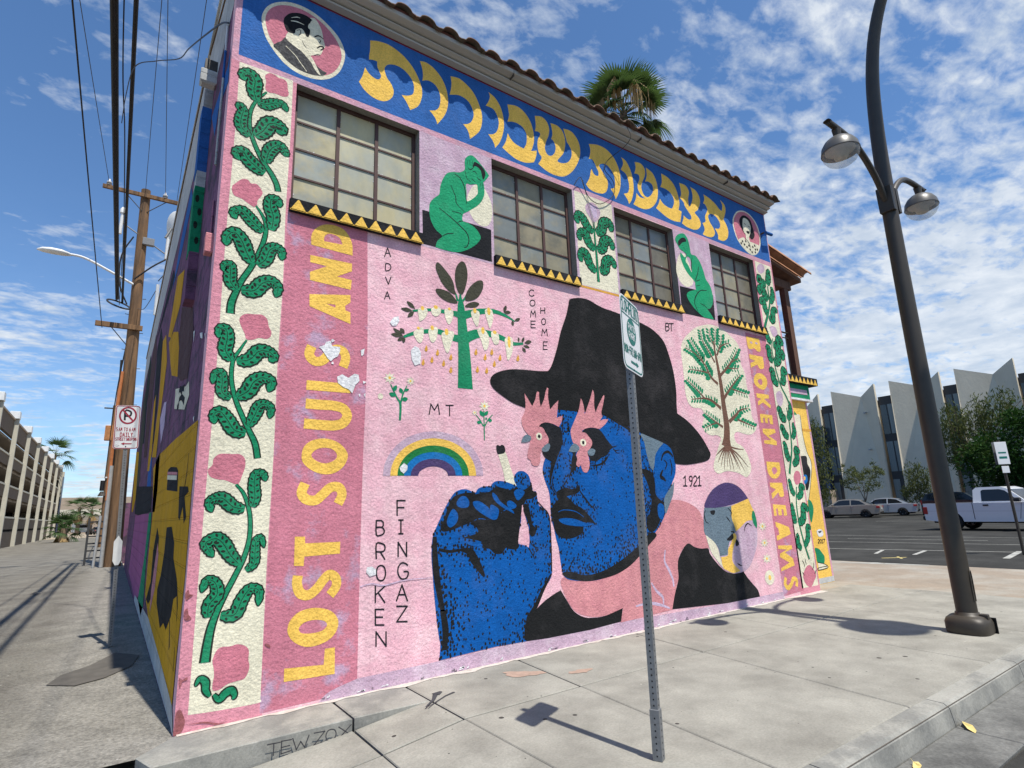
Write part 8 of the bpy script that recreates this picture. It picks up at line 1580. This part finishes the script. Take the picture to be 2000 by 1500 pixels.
cb = MB(); cb.box(0.0, .32, -.16, .16, -.2, 11.05, 'garage_cream'); c0 = cb.build('column', ga); c0.location = (0, dy(41.2), 0); kb = MB(); kb.box(-.35, .34, -.4, .4, 11.1, 11.75, 'white_metal', .02); k0 = kb.build('parapet_block', ga); k0.location = (0, dy(41.2), 0)
for k in range(1, 9): copy_tree(c0, (0, dy(41.2 + 9.15 * k), 0), ga); copy_tree(k0, (0, dy(41.2 + 9.15 * k), 0), ga)
gbox('end_wall', -14, .35, -.2, 11, 'garage_cream', 119, 119.4); gbox('end_mural', .36, .4, .6, 10, 'navy', 116, 119)
ap = tag(empty('alley_post', (-7.4, 46, 0)), 'thin sign post standing before the parking garage', 'post'); b = MB(); b.tube([(0, 0, 0), (0, 0, 3)], .04, 'galv', 6); b.build('post', ap); b = MB(); b.box(-.2, .2, -.04, -.02, 2.4, 3, 'galv'); b.build('sign_plate', ap)

# ------------------------------------------------------------------ palms
def fan_frond(R, nb, droop, mat, width=.05, spread=2.5, pet=1.0):
    b = MB(); b.tube([(0, 0, 0), (pet * .5, 0, .04), (pet, 0, 0)], [.028, .022, .014], mat, 5)
    for i in range(nb):
        a = (i / (nb - 1) - .5) * spread; L = R * (1 - .18 * abs(a)) * random.uniform(.92, 1.06); c, s = math.cos(a), math.sin(a); V = []
        for j, (u, w) in enumerate(((0, .012), (.3, width), (.6, width * .8), (.85, width * .4), (1, .004))):
            x = pet + L * u * c; y = L * u * s; z = -droop * L * u ** 2.4 + .05 * math.sin(a * 9) * u; V += [(x - s * w, y + c * w, z), (x + s * w, y - c * w, z - .012)]
        b.add(V, [(2 * j, 2 * j + 1, 2 * j + 3, 2 * j + 2) for j in range(4)], mat)
    return b
def palm(base, h, R, nlive, ndead, label, tr=.22, skirt=1.2, nb=22, group=None):
    t = tag(empty('palm_tree', base), label, 'palm tree', group); b = MB(); b.tube([(0, 0, -.2), (.05, 0, h * .5), (0, 0, h)], [tr * 1.2, tr, tr * .9], 'palm_bark', 12); b.build('trunk', t)
    lv = None
    for i in range(nlive):
        if i % 6 == 0 or lv is None: lv = fan_frond(R, nb, random.uniform(.25, .6), 'frond', .045 * R, pet=R * random.uniform(.75, 1.05)).build('frond', t, recalc=False); o = lv
        else: o = copy_tree(lv, None, t)
        u = (i + .5) / nlive; el = math.radians(78 - 118 * u + random.uniform(-8, 8)); az = i * 2.39996 + random.uniform(-.2, .2); o.location = (0, 0, h - .25 * u); o.rotation_euler = (random.uniform(-.35, .35), -el, az); s = random.uniform(.85, 1.1); o.scale = (s, s, s)
    dv = None
    for i in range(ndead):
        if i % 4 == 0 or dv is None: dv = fan_frond(R * .95, 16, .25, 'dead_frond', .03 * R, 1.0, pet=R * .5).build('dead_frond', t, recalc=False); o = dv
        else: o = copy_tree(dv, None, t)
        el = math.radians(-72 + random.uniform(-12, 10)); az = i * 2.39996 + .7; o.location = (.1 * math.cos(az), .1 * math.sin(az), h - skirt * (.15 + .5 * random.random())); o.rotation_euler = (random.uniform(-.5, .5), -el, az)
    return t
rp_ = palm((19.3, 11.5, 0), 21.6, 1.35, 34, 8, 'tall fan palm with brown hanging fronds rising behind the roof')
for az, zt2, ln, wd, rr in ((212, 22.55, 2.2, .34, 1.75), (244, 22.3, 2.2, .36, 1.7), (186, 21.7, 1.5, .25, 1.7), (278, 21.6, 1.5, .28, 1.6)):
    d = MB(); a_ = math.radians(az); ox, oy = rr * math.cos(a_), rr * math.sin(a_); d.tube(crom([(0, 0, 21.5), (ox * .5, oy * .5, zt2 + .05), (ox * .9, oy * .9, zt2 + .02), (ox, oy, zt2 - .2)], False, 4), .03, 'dead_frond', 5)
    for k in range(46):
        u, w2 = random.gauss(0, .5), random.gauss(0, .5); L = ln * random.uniform(.55, 1.05); x1, y1 = ox + u * wd, oy + w2 * wd; x2, y2 = ox + u * wd * .9 + random.uniform(-.08, .08), oy + w2 * wd * .9; g = random.uniform(.012, .03); tx, ty = -math.sin(a_), math.cos(a_); z1, z2 = zt2 - .15 - L * .4, zt2 - .15 - L
        d.add([(ox - tx * g, oy - ty * g, zt2 - .1), (ox + tx * g, oy + ty * g, zt2 - .1), (x1 + tx * g, y1 + ty * g, z1), (x1 - tx * g, y1 - ty * g, z1), (x2, y2, z2)], [(0, 1, 2, 3), (3, 2, 4)], 'dead_frond')
    o = d.build('dead_frond', rp_, recalc=False)
palm((-9.4, 114.2, 0), 13.6, 1.9, 18, 3, 'small palm rising above the far end of the garage', .25, nb=14)
palm((-6.0, 134.4, 0), 5.2, 1.6, 18, 12, 'left one of two palms near the overpass', .3, 1.6, 14, 'palms at the end of the alley'); palm((-4.0, 134.4, 0), 4.7, 1.5, 18, 12, 'right one of two palms near the overpass', .3, 1.6, 14, 'palms at the end of the alley')
palm((-4.9, 76, 0), 1.5, 1.25, 20, 14, 'short bushy palm at the end of the alley', .35, .9, 14, 'palms at the end of the alley')
b = MB(); b.box(-60, 30, 155, 165, 4.0, 5.4, 'garage_cream'); b.box(-60, 30, 154.9, 155, 3.0, 4.0, 'garage_wall'); ov = tag(b.build('overpass'), 'pale concrete overpass crossing beyond the alley', 'bridge')
for x in (-30, -14, 2, 18): q = MB(); q.box(x - .6, x + .6, 156, 164, -.2, 3, 'garage_wall'); q.build('pier', ov)
b = MB(); b.box(-40, 24, 185, 195, -.3, 9.2, 'garage_tan'); tag(b.build('far_building'), 'low tan building beyond the overpass', 'building')
sheet('sand_verge', [(-40, 100), (-2.2, 100), (0, 150), (-40, 150)], -.004, 'desert')

# ------------------------------------------------------------------ vehicles
def wheel(parent, x, y, r, w, side):
    b = MB(); 
    b.lathe([(r * .62, -w / 2), (r * .93, -w / 2), (r, -w / 2 + .03), (r, w / 2 - .03), (r * .93, w / 2), (r * .62, w / 2)], 'tyre', n=24); o = b.build('wheel', parent); o.location = (x, y, r); o.rotation_euler = (math.pi / 2, 0, 0)
    q = MB(); q.lathe([(r * .62, .0), (r * .6, w / 2 - .005), (r * .5, w / 2 - .03), (.001, w / 2 - .035)], 'bumper_dark', n=20)
    for k in range(5):
        t = 2 * math.pi * k / 5; c, s = math.cos(t), math.sin(t); n0 = .05; z = w / 2 - .02; q.add([(-s * n0, c * n0, z + .012), (s * n0, -c * n0, z + .012), (c * r * .6 + s * .035, s * r * .6 - c * .035, z), (c * r * .6 - s * .035, s * r * .6 + c * .035, z)], [(0, 1, 2, 3)], 'rim')
    q.lathe([(r * .6, w / 2 - .01), (r * .63, w / 2 + .002), (r * .55, w / 2 - .004)], 'rim', n=24); q.lathe([(.06, w / 2 - .02), (.001, w / 2)], 'rim', n=12); k = q.build('rim', o)
    if side < 0: k.rotation_euler = (math.pi, 0, 0)
def arch(cx, r, n=8): return [(cx - r * math.cos(math.pi * i / n), .28 + r * math.sin(math.pi * i / n)) for i in range(n + 1)]
def loft(b, top, hw, mat, ztuck):
    pass
def car(name, base, yaw, paint_, label, cat, kind='sedan'):
    c = tag(empty(name, base, yaw), label, cat); hw = .89; L = 2.4
    if kind == 'sedan': low = [(-2.4, .42), (-2.38, .28)] + arch(-1.42, .36) + arch(1.38, .36) + [(2.36, .28), (2.42, .5), (2.36, .68), (1.9, .80), (1.05, .93), (-1.6, .98), (-2.3, .95), (-2.42, .80)]; cab = [(-1.95, .95), (-1.15, 1.36), (-.7, 1.44), (-.1, 1.46), (.35, 1.42), (1.2, .92)]; r = .33; ax = (-1.42, 1.38)
    else: low = [(-2.3, .45), (-2.28, .3)] + arch(-1.35, .40) + arch(1.35, .40) + [(2.28, .3), (2.34, .6), (2.28, .85), (1.8, .98), (1.1, 1.08), (-1.9, 1.12), (-2.3, 1.1), (-2.34, .85)]; cab = [(-2.28, 1.08), (-2.0, 1.62), (-1.4, 1.74), (.1, 1.72), (.5, 1.62), (1.2, 1.06)]; r = .37; ax = (-1.35, 1.35)
    b = MB(); b.prism(low, 'y', -hw, hw, paint_); b.build('body', c, bevel=.05)
    b = MB(); n = len(cab); V = [(x, -hw + .04 + (z - .95) * .28, z) for x, z in cab] + [(x, hw - .04 - (z - .95) * .28, z) for x, z in cab]
    tri = [tuple(t) for t in tessellate_polygon([[Vector((p[0], p[1], 0)) for p in cab]])]; b.add(V, tri + [tuple(i + n for i in t) for t in tri], paint_); b.add(V, [(i, i + 1, n + i + 1, n + i) for i in range(n - 1)], paint_); cb_ = b.build('cabin', c)
    def gl(nm, pts):
        for sd in (-1, 1): q = MB(); q.add([(x, sd * (hw - .04 - (z - .95) * .28 + .004), z) for x, z in pts], [tuple(range(len(pts)))], 'car_glass'); q.build(nm, c, recalc=False)
    if kind == 'sedan': gl('side_window', [(-1.5, 1.02), (-1.1, 1.31), (-.72, 1.375), (-.52, 1.38), (-.5, 1.0)]); gl('side_window', [(-.42, 1.0), (-.44, 1.385), (.05, 1.385), (.36, 1.34), (.88, .99)])
    else: gl('side_window', [(-2.0, 1.18), (-1.8, 1.56), (-1.3, 1.64), (-1.0, 1.64), (-1.0, 1.15)]); gl('side_window', [(-.9, 1.15), (-.9, 1.64), (.1, 1.63), (.42, 1.55), (.85, 1.12)])
    def quad(nm, i, j, ins, off):
        (xa, za), (xb, zb) = cab[i], cab[j]; d = Vector((xb - xa, zb - za)); nrm = Vector((-d.y, d.x)).normalized(); sgn = 1 if nrm.y > 0 else -1; A_ = Vector((xa, za)) + d * .1 + nrm * off * sgn; B_ = Vector((xb, zb)) - d * .08 + nrm * off * sgn
        wa, wb = [hw - .04 - (z - .95) * .28 - ins for z in (A_.y, B_.y)]; q = MB(); q.add([(A_.x, -wa, A_.y), (A_.x, wa, A_.y), (B_.x, wb, B_.y), (B_.x, -wb, B_.y)], [(0, 1, 2, 3)], 'car_glass'); q.build(nm, c, recalc=False)
    quad('rear_window', 0, 1, .09, .006); quad('windscreen', n - 1, n - 2, .09, .006)
    e = low[-1][0] if kind == 'sedan' else -2.34
    for sd in (-1, 1):
        q = MB(); q.box(e - .015, e + .22, sd * .86 - .05, sd * .86 + .05, .72, .88, 'tail_light', .012) if kind == 'sedan' else q.box(-2.36, -2.25, sd * .84 - .07, sd * .84 + .07, .8, 1.15, 'tail_light', .012); q.build('tail_light', c)
        q = MB(); q.box(2.3, 2.42, sd * .7 - .14, sd * .7 + .14, .6, .74, 'rim', .02); q.build('headlight', c)
        for x in ax: wheel(c, x, sd * (hw - .10), r, .2, sd)
        q = MB(); q.box(-.62, -.48, sd * (hw + .012) - .012, sd * (hw + .012) + .012, .86, .89, 'rim'); q.box(.42, .56, sd * (hw + .012) - .012, sd * (hw + .012) + .012, .84, .87, 'rim'); q.build('handle', c)
        q = MB(); q.box(.72, .9, sd * (hw + .08) - .08, sd * (hw + .08) + .08, .98, 1.1, paint_, .03); q.build('mirror', c)
        q = MB(); q.add([(x, sd * (hw + .002), z) for x, z in ((-.47, .34), (-.46, .34), (-.455, .95), (-.465, .95))], [(0, 1, 2, 3)], 'hole'); q.add([(x, sd * (hw + .002), z) for x, z in ((.60, .34), (.61, .34), (.72, .93), (.71, .93))], [(0, 1, 2, 3)], 'hole'); q.build('door_seam', c, recalc=False)
    q = MB(); q.box(e - .03, e + .1, -.7, .7, .34, .46, 'bumper_dark', .02); q.box(e - .012, e + .02, -.26, .26, .62, .74, 'plate'); q.build('bumper', c); q = MB(); q.box(-2.1, 2.1, -.7, .7, .18, .34, 'hole'); q.build('underbody', c)
    return c
ZL = -.05
car('parked_car', (48.4, 17.1, ZL), math.radians(107 ) , 'car_beige', 'beige sedan parked nearest the painted building', 'car'); bpy.data.objects['parked_car'].rotation_euler.z = math.radians(90 + 14)
car('parked_car', (52.1, 15.9, ZL), math.radians(104), 'car_silver', 'silver sedan parked behind the beige one', 'car'); car('parked_car', (54.3, 11.3, ZL), math.radians(280), 'car_black', 'black car parked behind the white pickup truck', 'car', 'suv')
tk = tag(empty('pickup_truck', (34.2, 5.3, ZL), math.radians(-97)), 'white pickup truck with a regular cab in the parking lot', 'pickup truck'); tk.location = (31.2, 2.7, ZL); tk.scale = (1.07, 1.07, 1.07)
b = MB(); low = [(-2.5, .5), (-2.48, .42)] + [(x, z + .08) for x, z in arch(-1.5, .43)] + [(x, z + .08) for x, z in arch(1.6, .43)] + [(2.42, .42), (2.5, .55), (2.48, .8), (2.4, .98), (1.3, 1.08), (.95, 1.1), (-.62, 1.12), (-.66, 1.12), (-2.5, 1.12)]
b.prism(low, 'y', -.87, .87, 'car_white'); b.build('body', tk, bevel=.04)
cab = [(-.64, 1.1), (-.62, 1.62), (-.5, 1.72), (.3, 1.72), (.52, 1.64), (1.15, 1.08)]; n = len(cab); b = MB(); V = [(x, -.83 + (z - 1.1) * .24, z) for x, z in cab] + [(x, .83 - (z - 1.1) * .24, z) for x, z in cab]; tri = [tuple(t) for t in tessellate_polygon([[Vector((p_[0], p_[1], 0)) for p_ in cab]])]; b.add(V, tri + [tuple(i + n for i in t) for t in tri] + [(i, i + 1, n + i + 1, n + i) for i in range(n - 1)], 'car_white'); b.build('cabin', tk)
for sd in (-1, 1):
    q = MB(); pts = [(-.34, 1.16), (-.34, 1.58), (-.28, 1.62), (.28, 1.62), (.46, 1.56), (.86, 1.16)]; q.add([(x, sd * (.83 - (z - 1.1) * .24 + .005), z) for x, z in pts], [tuple(range(6))], 'car_glass'); q.build('side_window', tk, recalc=False)
    q = MB(); q.box(-2.52, -2.36, sd * .84 - .05, sd * .84 + .05, .68, .98, 'tail_light', .012); q.build('tail_light', tk); q = MB(); q.box(2.42, 2.5, sd * .7 - .14, sd * .7 + .14, .72, .9, 'rim', .02); q.build('headlight', tk)
    q = MB(); q.box(-.3, -.12, sd * .885 - .012, sd * .885 + .012, .98, 1.04, 'bumper_dark'); q.build('handle', tk); q = MB(); q.box(.78, .98, sd * .98 - .09, sd * .98 + .09, 1.12, 1.28, 'bumper_dark', .03); q.build('mirror', tk)
    for x in (-1.5, 1.6): wheel(tk, x, sd * .76, .37, .23, sd)
    q = MB(); q.add([(x, sd * .872, z) for x, z in ((-.68, .45), (-.655, .45), (-.655, 1.12), (-.68, 1.12))], [(0, 1, 2, 3)], 'hole'); q.add([(x, sd * .872, z) for x, z in ((.82, .48), (.835, .48), (.96, 1.08), (.945, 1.08))], [(0, 1, 2, 3)], 'hole'); q.add([(x, sd * .8725, z) for x, z in ((-2.45, .80), (2.4, .74), (2.4, .752), (-2.45, .812))], [(0, 1, 2, 3)], 'plate'); q.build('door_seam', tk, recalc=False)
q = MB(); q.add([(-.642, -.66, 1.2), (-.642, .66, 1.2), (-.622, .6, 1.6), (-.622, -.6, 1.6)], [(0, 1, 2, 3)], 'car_glass'); q.build('rear_window', tk, recalc=False); q = MB(); q.add([(.57, -.62, 1.615), (.57, .62, 1.615), (1.1, .74, 1.14), (1.1, -.74, 1.14)], [(0, 1, 2, 3)], 'car_glass'); q.build('windscreen', tk, recalc=False)
q = MB(); q.box(-2.62, -2.5, -.8, .8, .42, .6, 'bumper_dark', .03); q.box(-2.3, 2.2, -.6, .6, .3, .45, 'hole'); q.build('bumper', tk); q = MB(); q.add([(-2.4, -.76, 1.126), (-.7, -.76, 1.126), (-.7, .76, 1.126), (-2.4, .76, 1.126)], [(0, 1, 2, 3)], 'bumper_dark'); q.build('truck_bed', tk, recalc=False)
v = tag(empty('box_truck', (-5.3, 136, 0), math.radians(20)), 'small white truck parked beyond the end of the alley', 'truck'); b = MB(); b.box(-1.4, 1.4, -1, 1, .5, 2.2, 'car_white', .08); b.build('body', v); b = MB(); b.box(-1.0, 1.0, -1.05, -1.01, 1.4, 1.9, 'car_glass'); b.build('windscreen', v)
for x in (-.8, .8): wheel(v, x, -.9, .4, .25, -1)
car('parked_car', (-2.6, 132, 0), math.radians(100), 'car_black', 'small dark car parked under the right alley palm', 'car')
# gutter litter
def leafscrap(x, y, rot, s, label):
    b = MB(); b.add([(-.09, 0, .0), (-.05, .03, .012), (.02, .035, .03), (.1, .01, .01), (.03, -.025, .012), (-.05, -.02, .004), (.02, .005, .002), (.05, .06, .045)], [(0, 1, 6, 5), (1, 2, 6), (2, 3, 4, 6), (5, 6, 4), (2, 7, 6)], 'dry_leaf'); o = b.build('dry_leaf'); o.location = (x, y, -.148); o.rotation_euler = (0, 0, rot); o.scale = (s, s, s); tag(o, label, 'leaf', 'dry leaves in the gutter')
leafscrap(4.95, -3.56, .6, 1.1, 'yellow dry leaf in the gutter, the larger upper one'); leafscrap(3.95, -3.57, .2, .75, 'yellow dry leaf in the gutter, the lower one by the frame edge')
for x, y in ((-1.95, 13.5),): b = MB(); b.add([(-.12, 0, .0), (0, -.08, .06), (.13, 0, .02), (.02, .09, .04)], [(0, 1, 2, 3)], 'litter'); o = b.build('paper_litter'); o.location = (x, y, 0); tag(o, 'crumpled white paper lying in the alley', 'litter')
# ------------------------------------------------------------------ angular concrete building
fb = tag(empty('angular_building', (65, 20, 0)), 'grey concrete building with folded wall panels and narrow window strips', 'building')
def facet(yL, yR, zL=13.35, zM=12.35):
    yM = yL - .58 * (yL - yR); t = .35; X = 65; A = [(X, yL, zL), (X + 1.1, yM, zM), (X, yR, zL), (X, yL + .35, -.2), (X + .3, yL + .2, 2.0), (X, yR + .25, -.2)]
    b = MB(); V = [(x - 65, y - 20, z) for x, y, z in A] + [(x - 65 + t, y - 20, z) for x, y, z in A]
    b.add(V, [(0, 1, 4), (0, 4, 3), (1, 2, 5), (1, 5, 4), (4, 5, 3), (0, 1, 7, 6), (1, 2, 8, 7), (2, 5, 11, 8), (0, 3, 9, 6), (6, 7, 10), (6, 10, 9), (7, 8, 11), (7, 11, 10)], 'facet'); o = b.build('wall_panel', fb)
    for z in (10.5, 6.5, 3.0): q = MB(); u_ = yM - 20 - .35; xw = 1.1 * (1 - .35 / (yM - yR)) * max(0, min(1, (z - 1) / 11.4)); q.tube([(xw + .1, u_, z), (xw - .45, u_, z - .05)], .08, 'grey_pipe', 8); q.build('wall_lamp', o)
units = [(30.3, 25.9), (24.4, 19.95), (18.48, 14.05), (12.78, 8.34), (6.9, 2.45), (1.0, -3.4)]
for u in units: facet(*u)
b = MB(); b.box(1.91, 16, -60, 40, -.2, 11.8, 'facet'); b.build('main_block', fb); b = MB(); b.box(1.75, 1.9, -30, 20, 11.0, 11.7, 'mullion'); b.build('roof_edge', fb)
for (a, b2), (c, d) in zip(units, units[1:]):
    y0, y1 = c - 20 + .02, b2 - 20 - .02; q = MB(); q.box(.45, .8, y0, y1, -.1, 11.9, 'mullion'); st = q.build('window_strip', fb)
    for k, (z0, z1) in enumerate(((.4, 3.2), (4.0, 7.1), (7.9, 11.0))):
        for j in (0, 1): w = (y1 - y0) / 2; q = MB(); q.box(.41, .45, y0 + w * j + .07, y0 + w * (j + 1) - .05, z0, z1, 'curtain' if (j + k) % 3 else 'window_dark'); q.build('window', st)
q = MB(); q.box(-1, 1.5, 6.0, 13, 2.5, 9.5, 'navy'); q.build('blue_wall', fb); q = MB(); q.box(-1.2, 1.5, 5.6, 20, -.2, 2.4, 'garage_tan'); q.build('low_wall', fb)
# ------------------------------------------------------------------ trees
def crown_mesh(name, parent, blobs, n, size, mat, hang=0.0, thin=.55):
    per = np.array([bx[3] * bx[4] * bx[5] for bx in blobs]) ** .8; per = (per / per.sum() * n).astype(int); V = []; F = 0
    for (cx, cy, cz, rx, ry, rz), k in zip(blobs, per):
        nc = max(4, k // 26); D = rng.normal(size=(nc, 3)); D /= np.linalg.norm(D, axis=1)[:, None]; R = rng.uniform(.25, 1, nc) ** .5; C_ = D * R[:, None]
        idx = rng.integers(0, nc, k); P = C_[idx] * np.array([rx, ry, rz]) + rng.normal(size=(k, 3)) * np.array([rx, ry, rz * (1 + hang)]) * .13 + np.array([cx, cy, cz]); P[:, 2] -= hang * rng.random(k) * rz * .5
        a = rng.normal(size=(k, 3)); a[:, 2] -= hang * 2.5; a /= np.linalg.norm(a, axis=1)[:, None]; c = np.cross(a, rng.normal(size=(k, 3))); c /= np.linalg.norm(c, axis=1)[:, None]; s = size * rng.uniform(.6, 1.4, k)[:, None]
        V.append(np.stack([P - a * s, P - c * s * thin * .5, P + a * s, P + c * s * thin * .5], 1).reshape(-1, 3))
    V = np.concatenate(V); k = len(V) // 4; me = bpy.data.meshes.new(name); me.vertices.add(len(V)); me.vertices.foreach_set('co', V.ravel()); me.loops.add(4 * k); me.loops.foreach_set('vertex_index', np.arange(4 * k)); me.polygons.add(k); me.polygons.foreach_set('loop_start', np.arange(k) * 4); me.polygons.foreach_set('loop_total', np.full(k, 4)); me.materials.append(MATS[mat]); me.update(); me.validate()
    return put(bpy.data.objects.new(name, me), parent)
def tree(base, blobs, n, size, mat, label, h0=1.6, tr=.14, hang=0, group=None, cat='tree'):
    t = tag(empty('shade_tree', base), label, cat, group); b = MB(); top = Vector((0, 0, h0)); b.tube([(0, 0, -.1), (.05, .05, h0 * .5), tuple(top)], [tr * 1.2, tr, tr * .8], 'bark', 8)
    for cx, cy, cz, rx, ry, rz in blobs:
        e = Vector((cx, cy, cz)); m1 = top.lerp(e, .5) + Vector((0, 0, .25)); b.tube([tuple(top), tuple(m1), tuple(e)], [tr * .6, tr * .4, tr * .12], 'bark', 6)
        for k in range(3): d = Vector(rng.normal(size=3)) * .6; b.tube([tuple(m1.lerp(e, .3 * k)), (cx + d.x * rx, cy + d.y * ry, cz + abs(d.z) * rz * .6)], [tr * .22, tr * .06], 'bark', 5)
    b.build('trunk', t); crown_mesh('crown', t, blobs, n, size, mat, hang); return t
GT = 'trees in front of the angular building'
tree((50.5, 4.2, ZL), [(0, .6, 3.8, 2.6, 3.2, 2.9), (.5, -2.4, 4.6, 2.6, 2.8, 3.2), (0, 3.4, 3.2, 2, 2.3, 2.4), (.3, -5.0, 4.0, 2.6, 3.2, 3.2), (0, 0, 6.6, 1.9, 2.6, 1.4), (.2, -1, 2.2, 2, 5, 1.8)], 24000, .17, 'leaf_dark', 'big dark green tree behind the white pickup truck', 1.5, .2, group=GT)
tree((53.5, 9.2, ZL), [(0, 0, 6.2, 1.9, 2.0, 1.9), (0, 1.4, 7.4, 1.3, 1.2, 1.3), (0, -1.6, 7.8, 1.5, 1.5, 1.5), (0, 1.2, 5, 1.3, 1.1, 1.2)], 5500, .15, 'leaf_pale', 'drooping pale tree with hanging twigs behind the lamp pole', 2.6, .16, .8, GT)
tree((52, -3, ZL), [(0, 0, 6.4, 2.6, 3.2, 2.4), (0, -3.5, 5.4, 2.6, 3, 2.6), (.4, 2.6, 7.6, 1.9, 1.9, 1.5), (0, -6, 6, 2.6, 3, 3)], 9000, .15, 'leaf_bright', 'light wispy tree at the right edge of the frame', 2.4, .18, .1, GT)
tree((50.1, 16.3, ZL), [(0, 0, 2.9, 1.3, 1.5, 1.1), (0, .9, 3.7, .8, .8, .7), (0, -1.0, 3.6, .8, .8, .8)], 1700, .12, 'leaf_pale', 'small thin tree behind the beige sedan', 1.2, .06, 0, GT)
tree((54.5, 13.9, ZL), [(0, 0, 2.9, 1.1, 1.1, 1.3), (0, .5, 1.9, .9, .8, .8)], 2200, .12, 'leaf_pale', 'small bushy tree in front of the first window strip', 1.0, .06, .6, GT)
tree((51.0, 20.4, ZL), [(0, .3, 7.4, 1.7, 1.6, 1.5), (0, -.2, 5, 1.6, 1.5, 1.6), (0, 0, 3, 1.4, 1.3, 1.4), (0, 2.2, 6, 1.6, 1.6, 2)], 6500, .14, 'leaf_pale', 'drooping willow beside the painted building corner', 2, .16, .9, GT)
tree((50, 7.4, ZL), [(0, 0, 3.2, 1.4, 1.6, 1.3), (0, .7, 4.4, 1.0, .9, .8)], 2500, .13, 'leaf_bright', 'small green tree left of the lamp pole base', 1.0, .08, .2, GT)
for i, (x, y, s) in enumerate(((-9, 140, 2.2), (-7.6, 128, 1.4), (-1.6, 138, 1.8))):
    tree((x, y, 0), [(0, 0, 1.2 * s, s, s, .8 * s)], 900, .22, 'leaf_dark', ('leafy shrub left of the two far palms', 'low shrub beside the garage end', 'leafy shrub right of the two far palms')[i], .6, .1, 0, 'shrubs at the end of the alley', 'shrub')
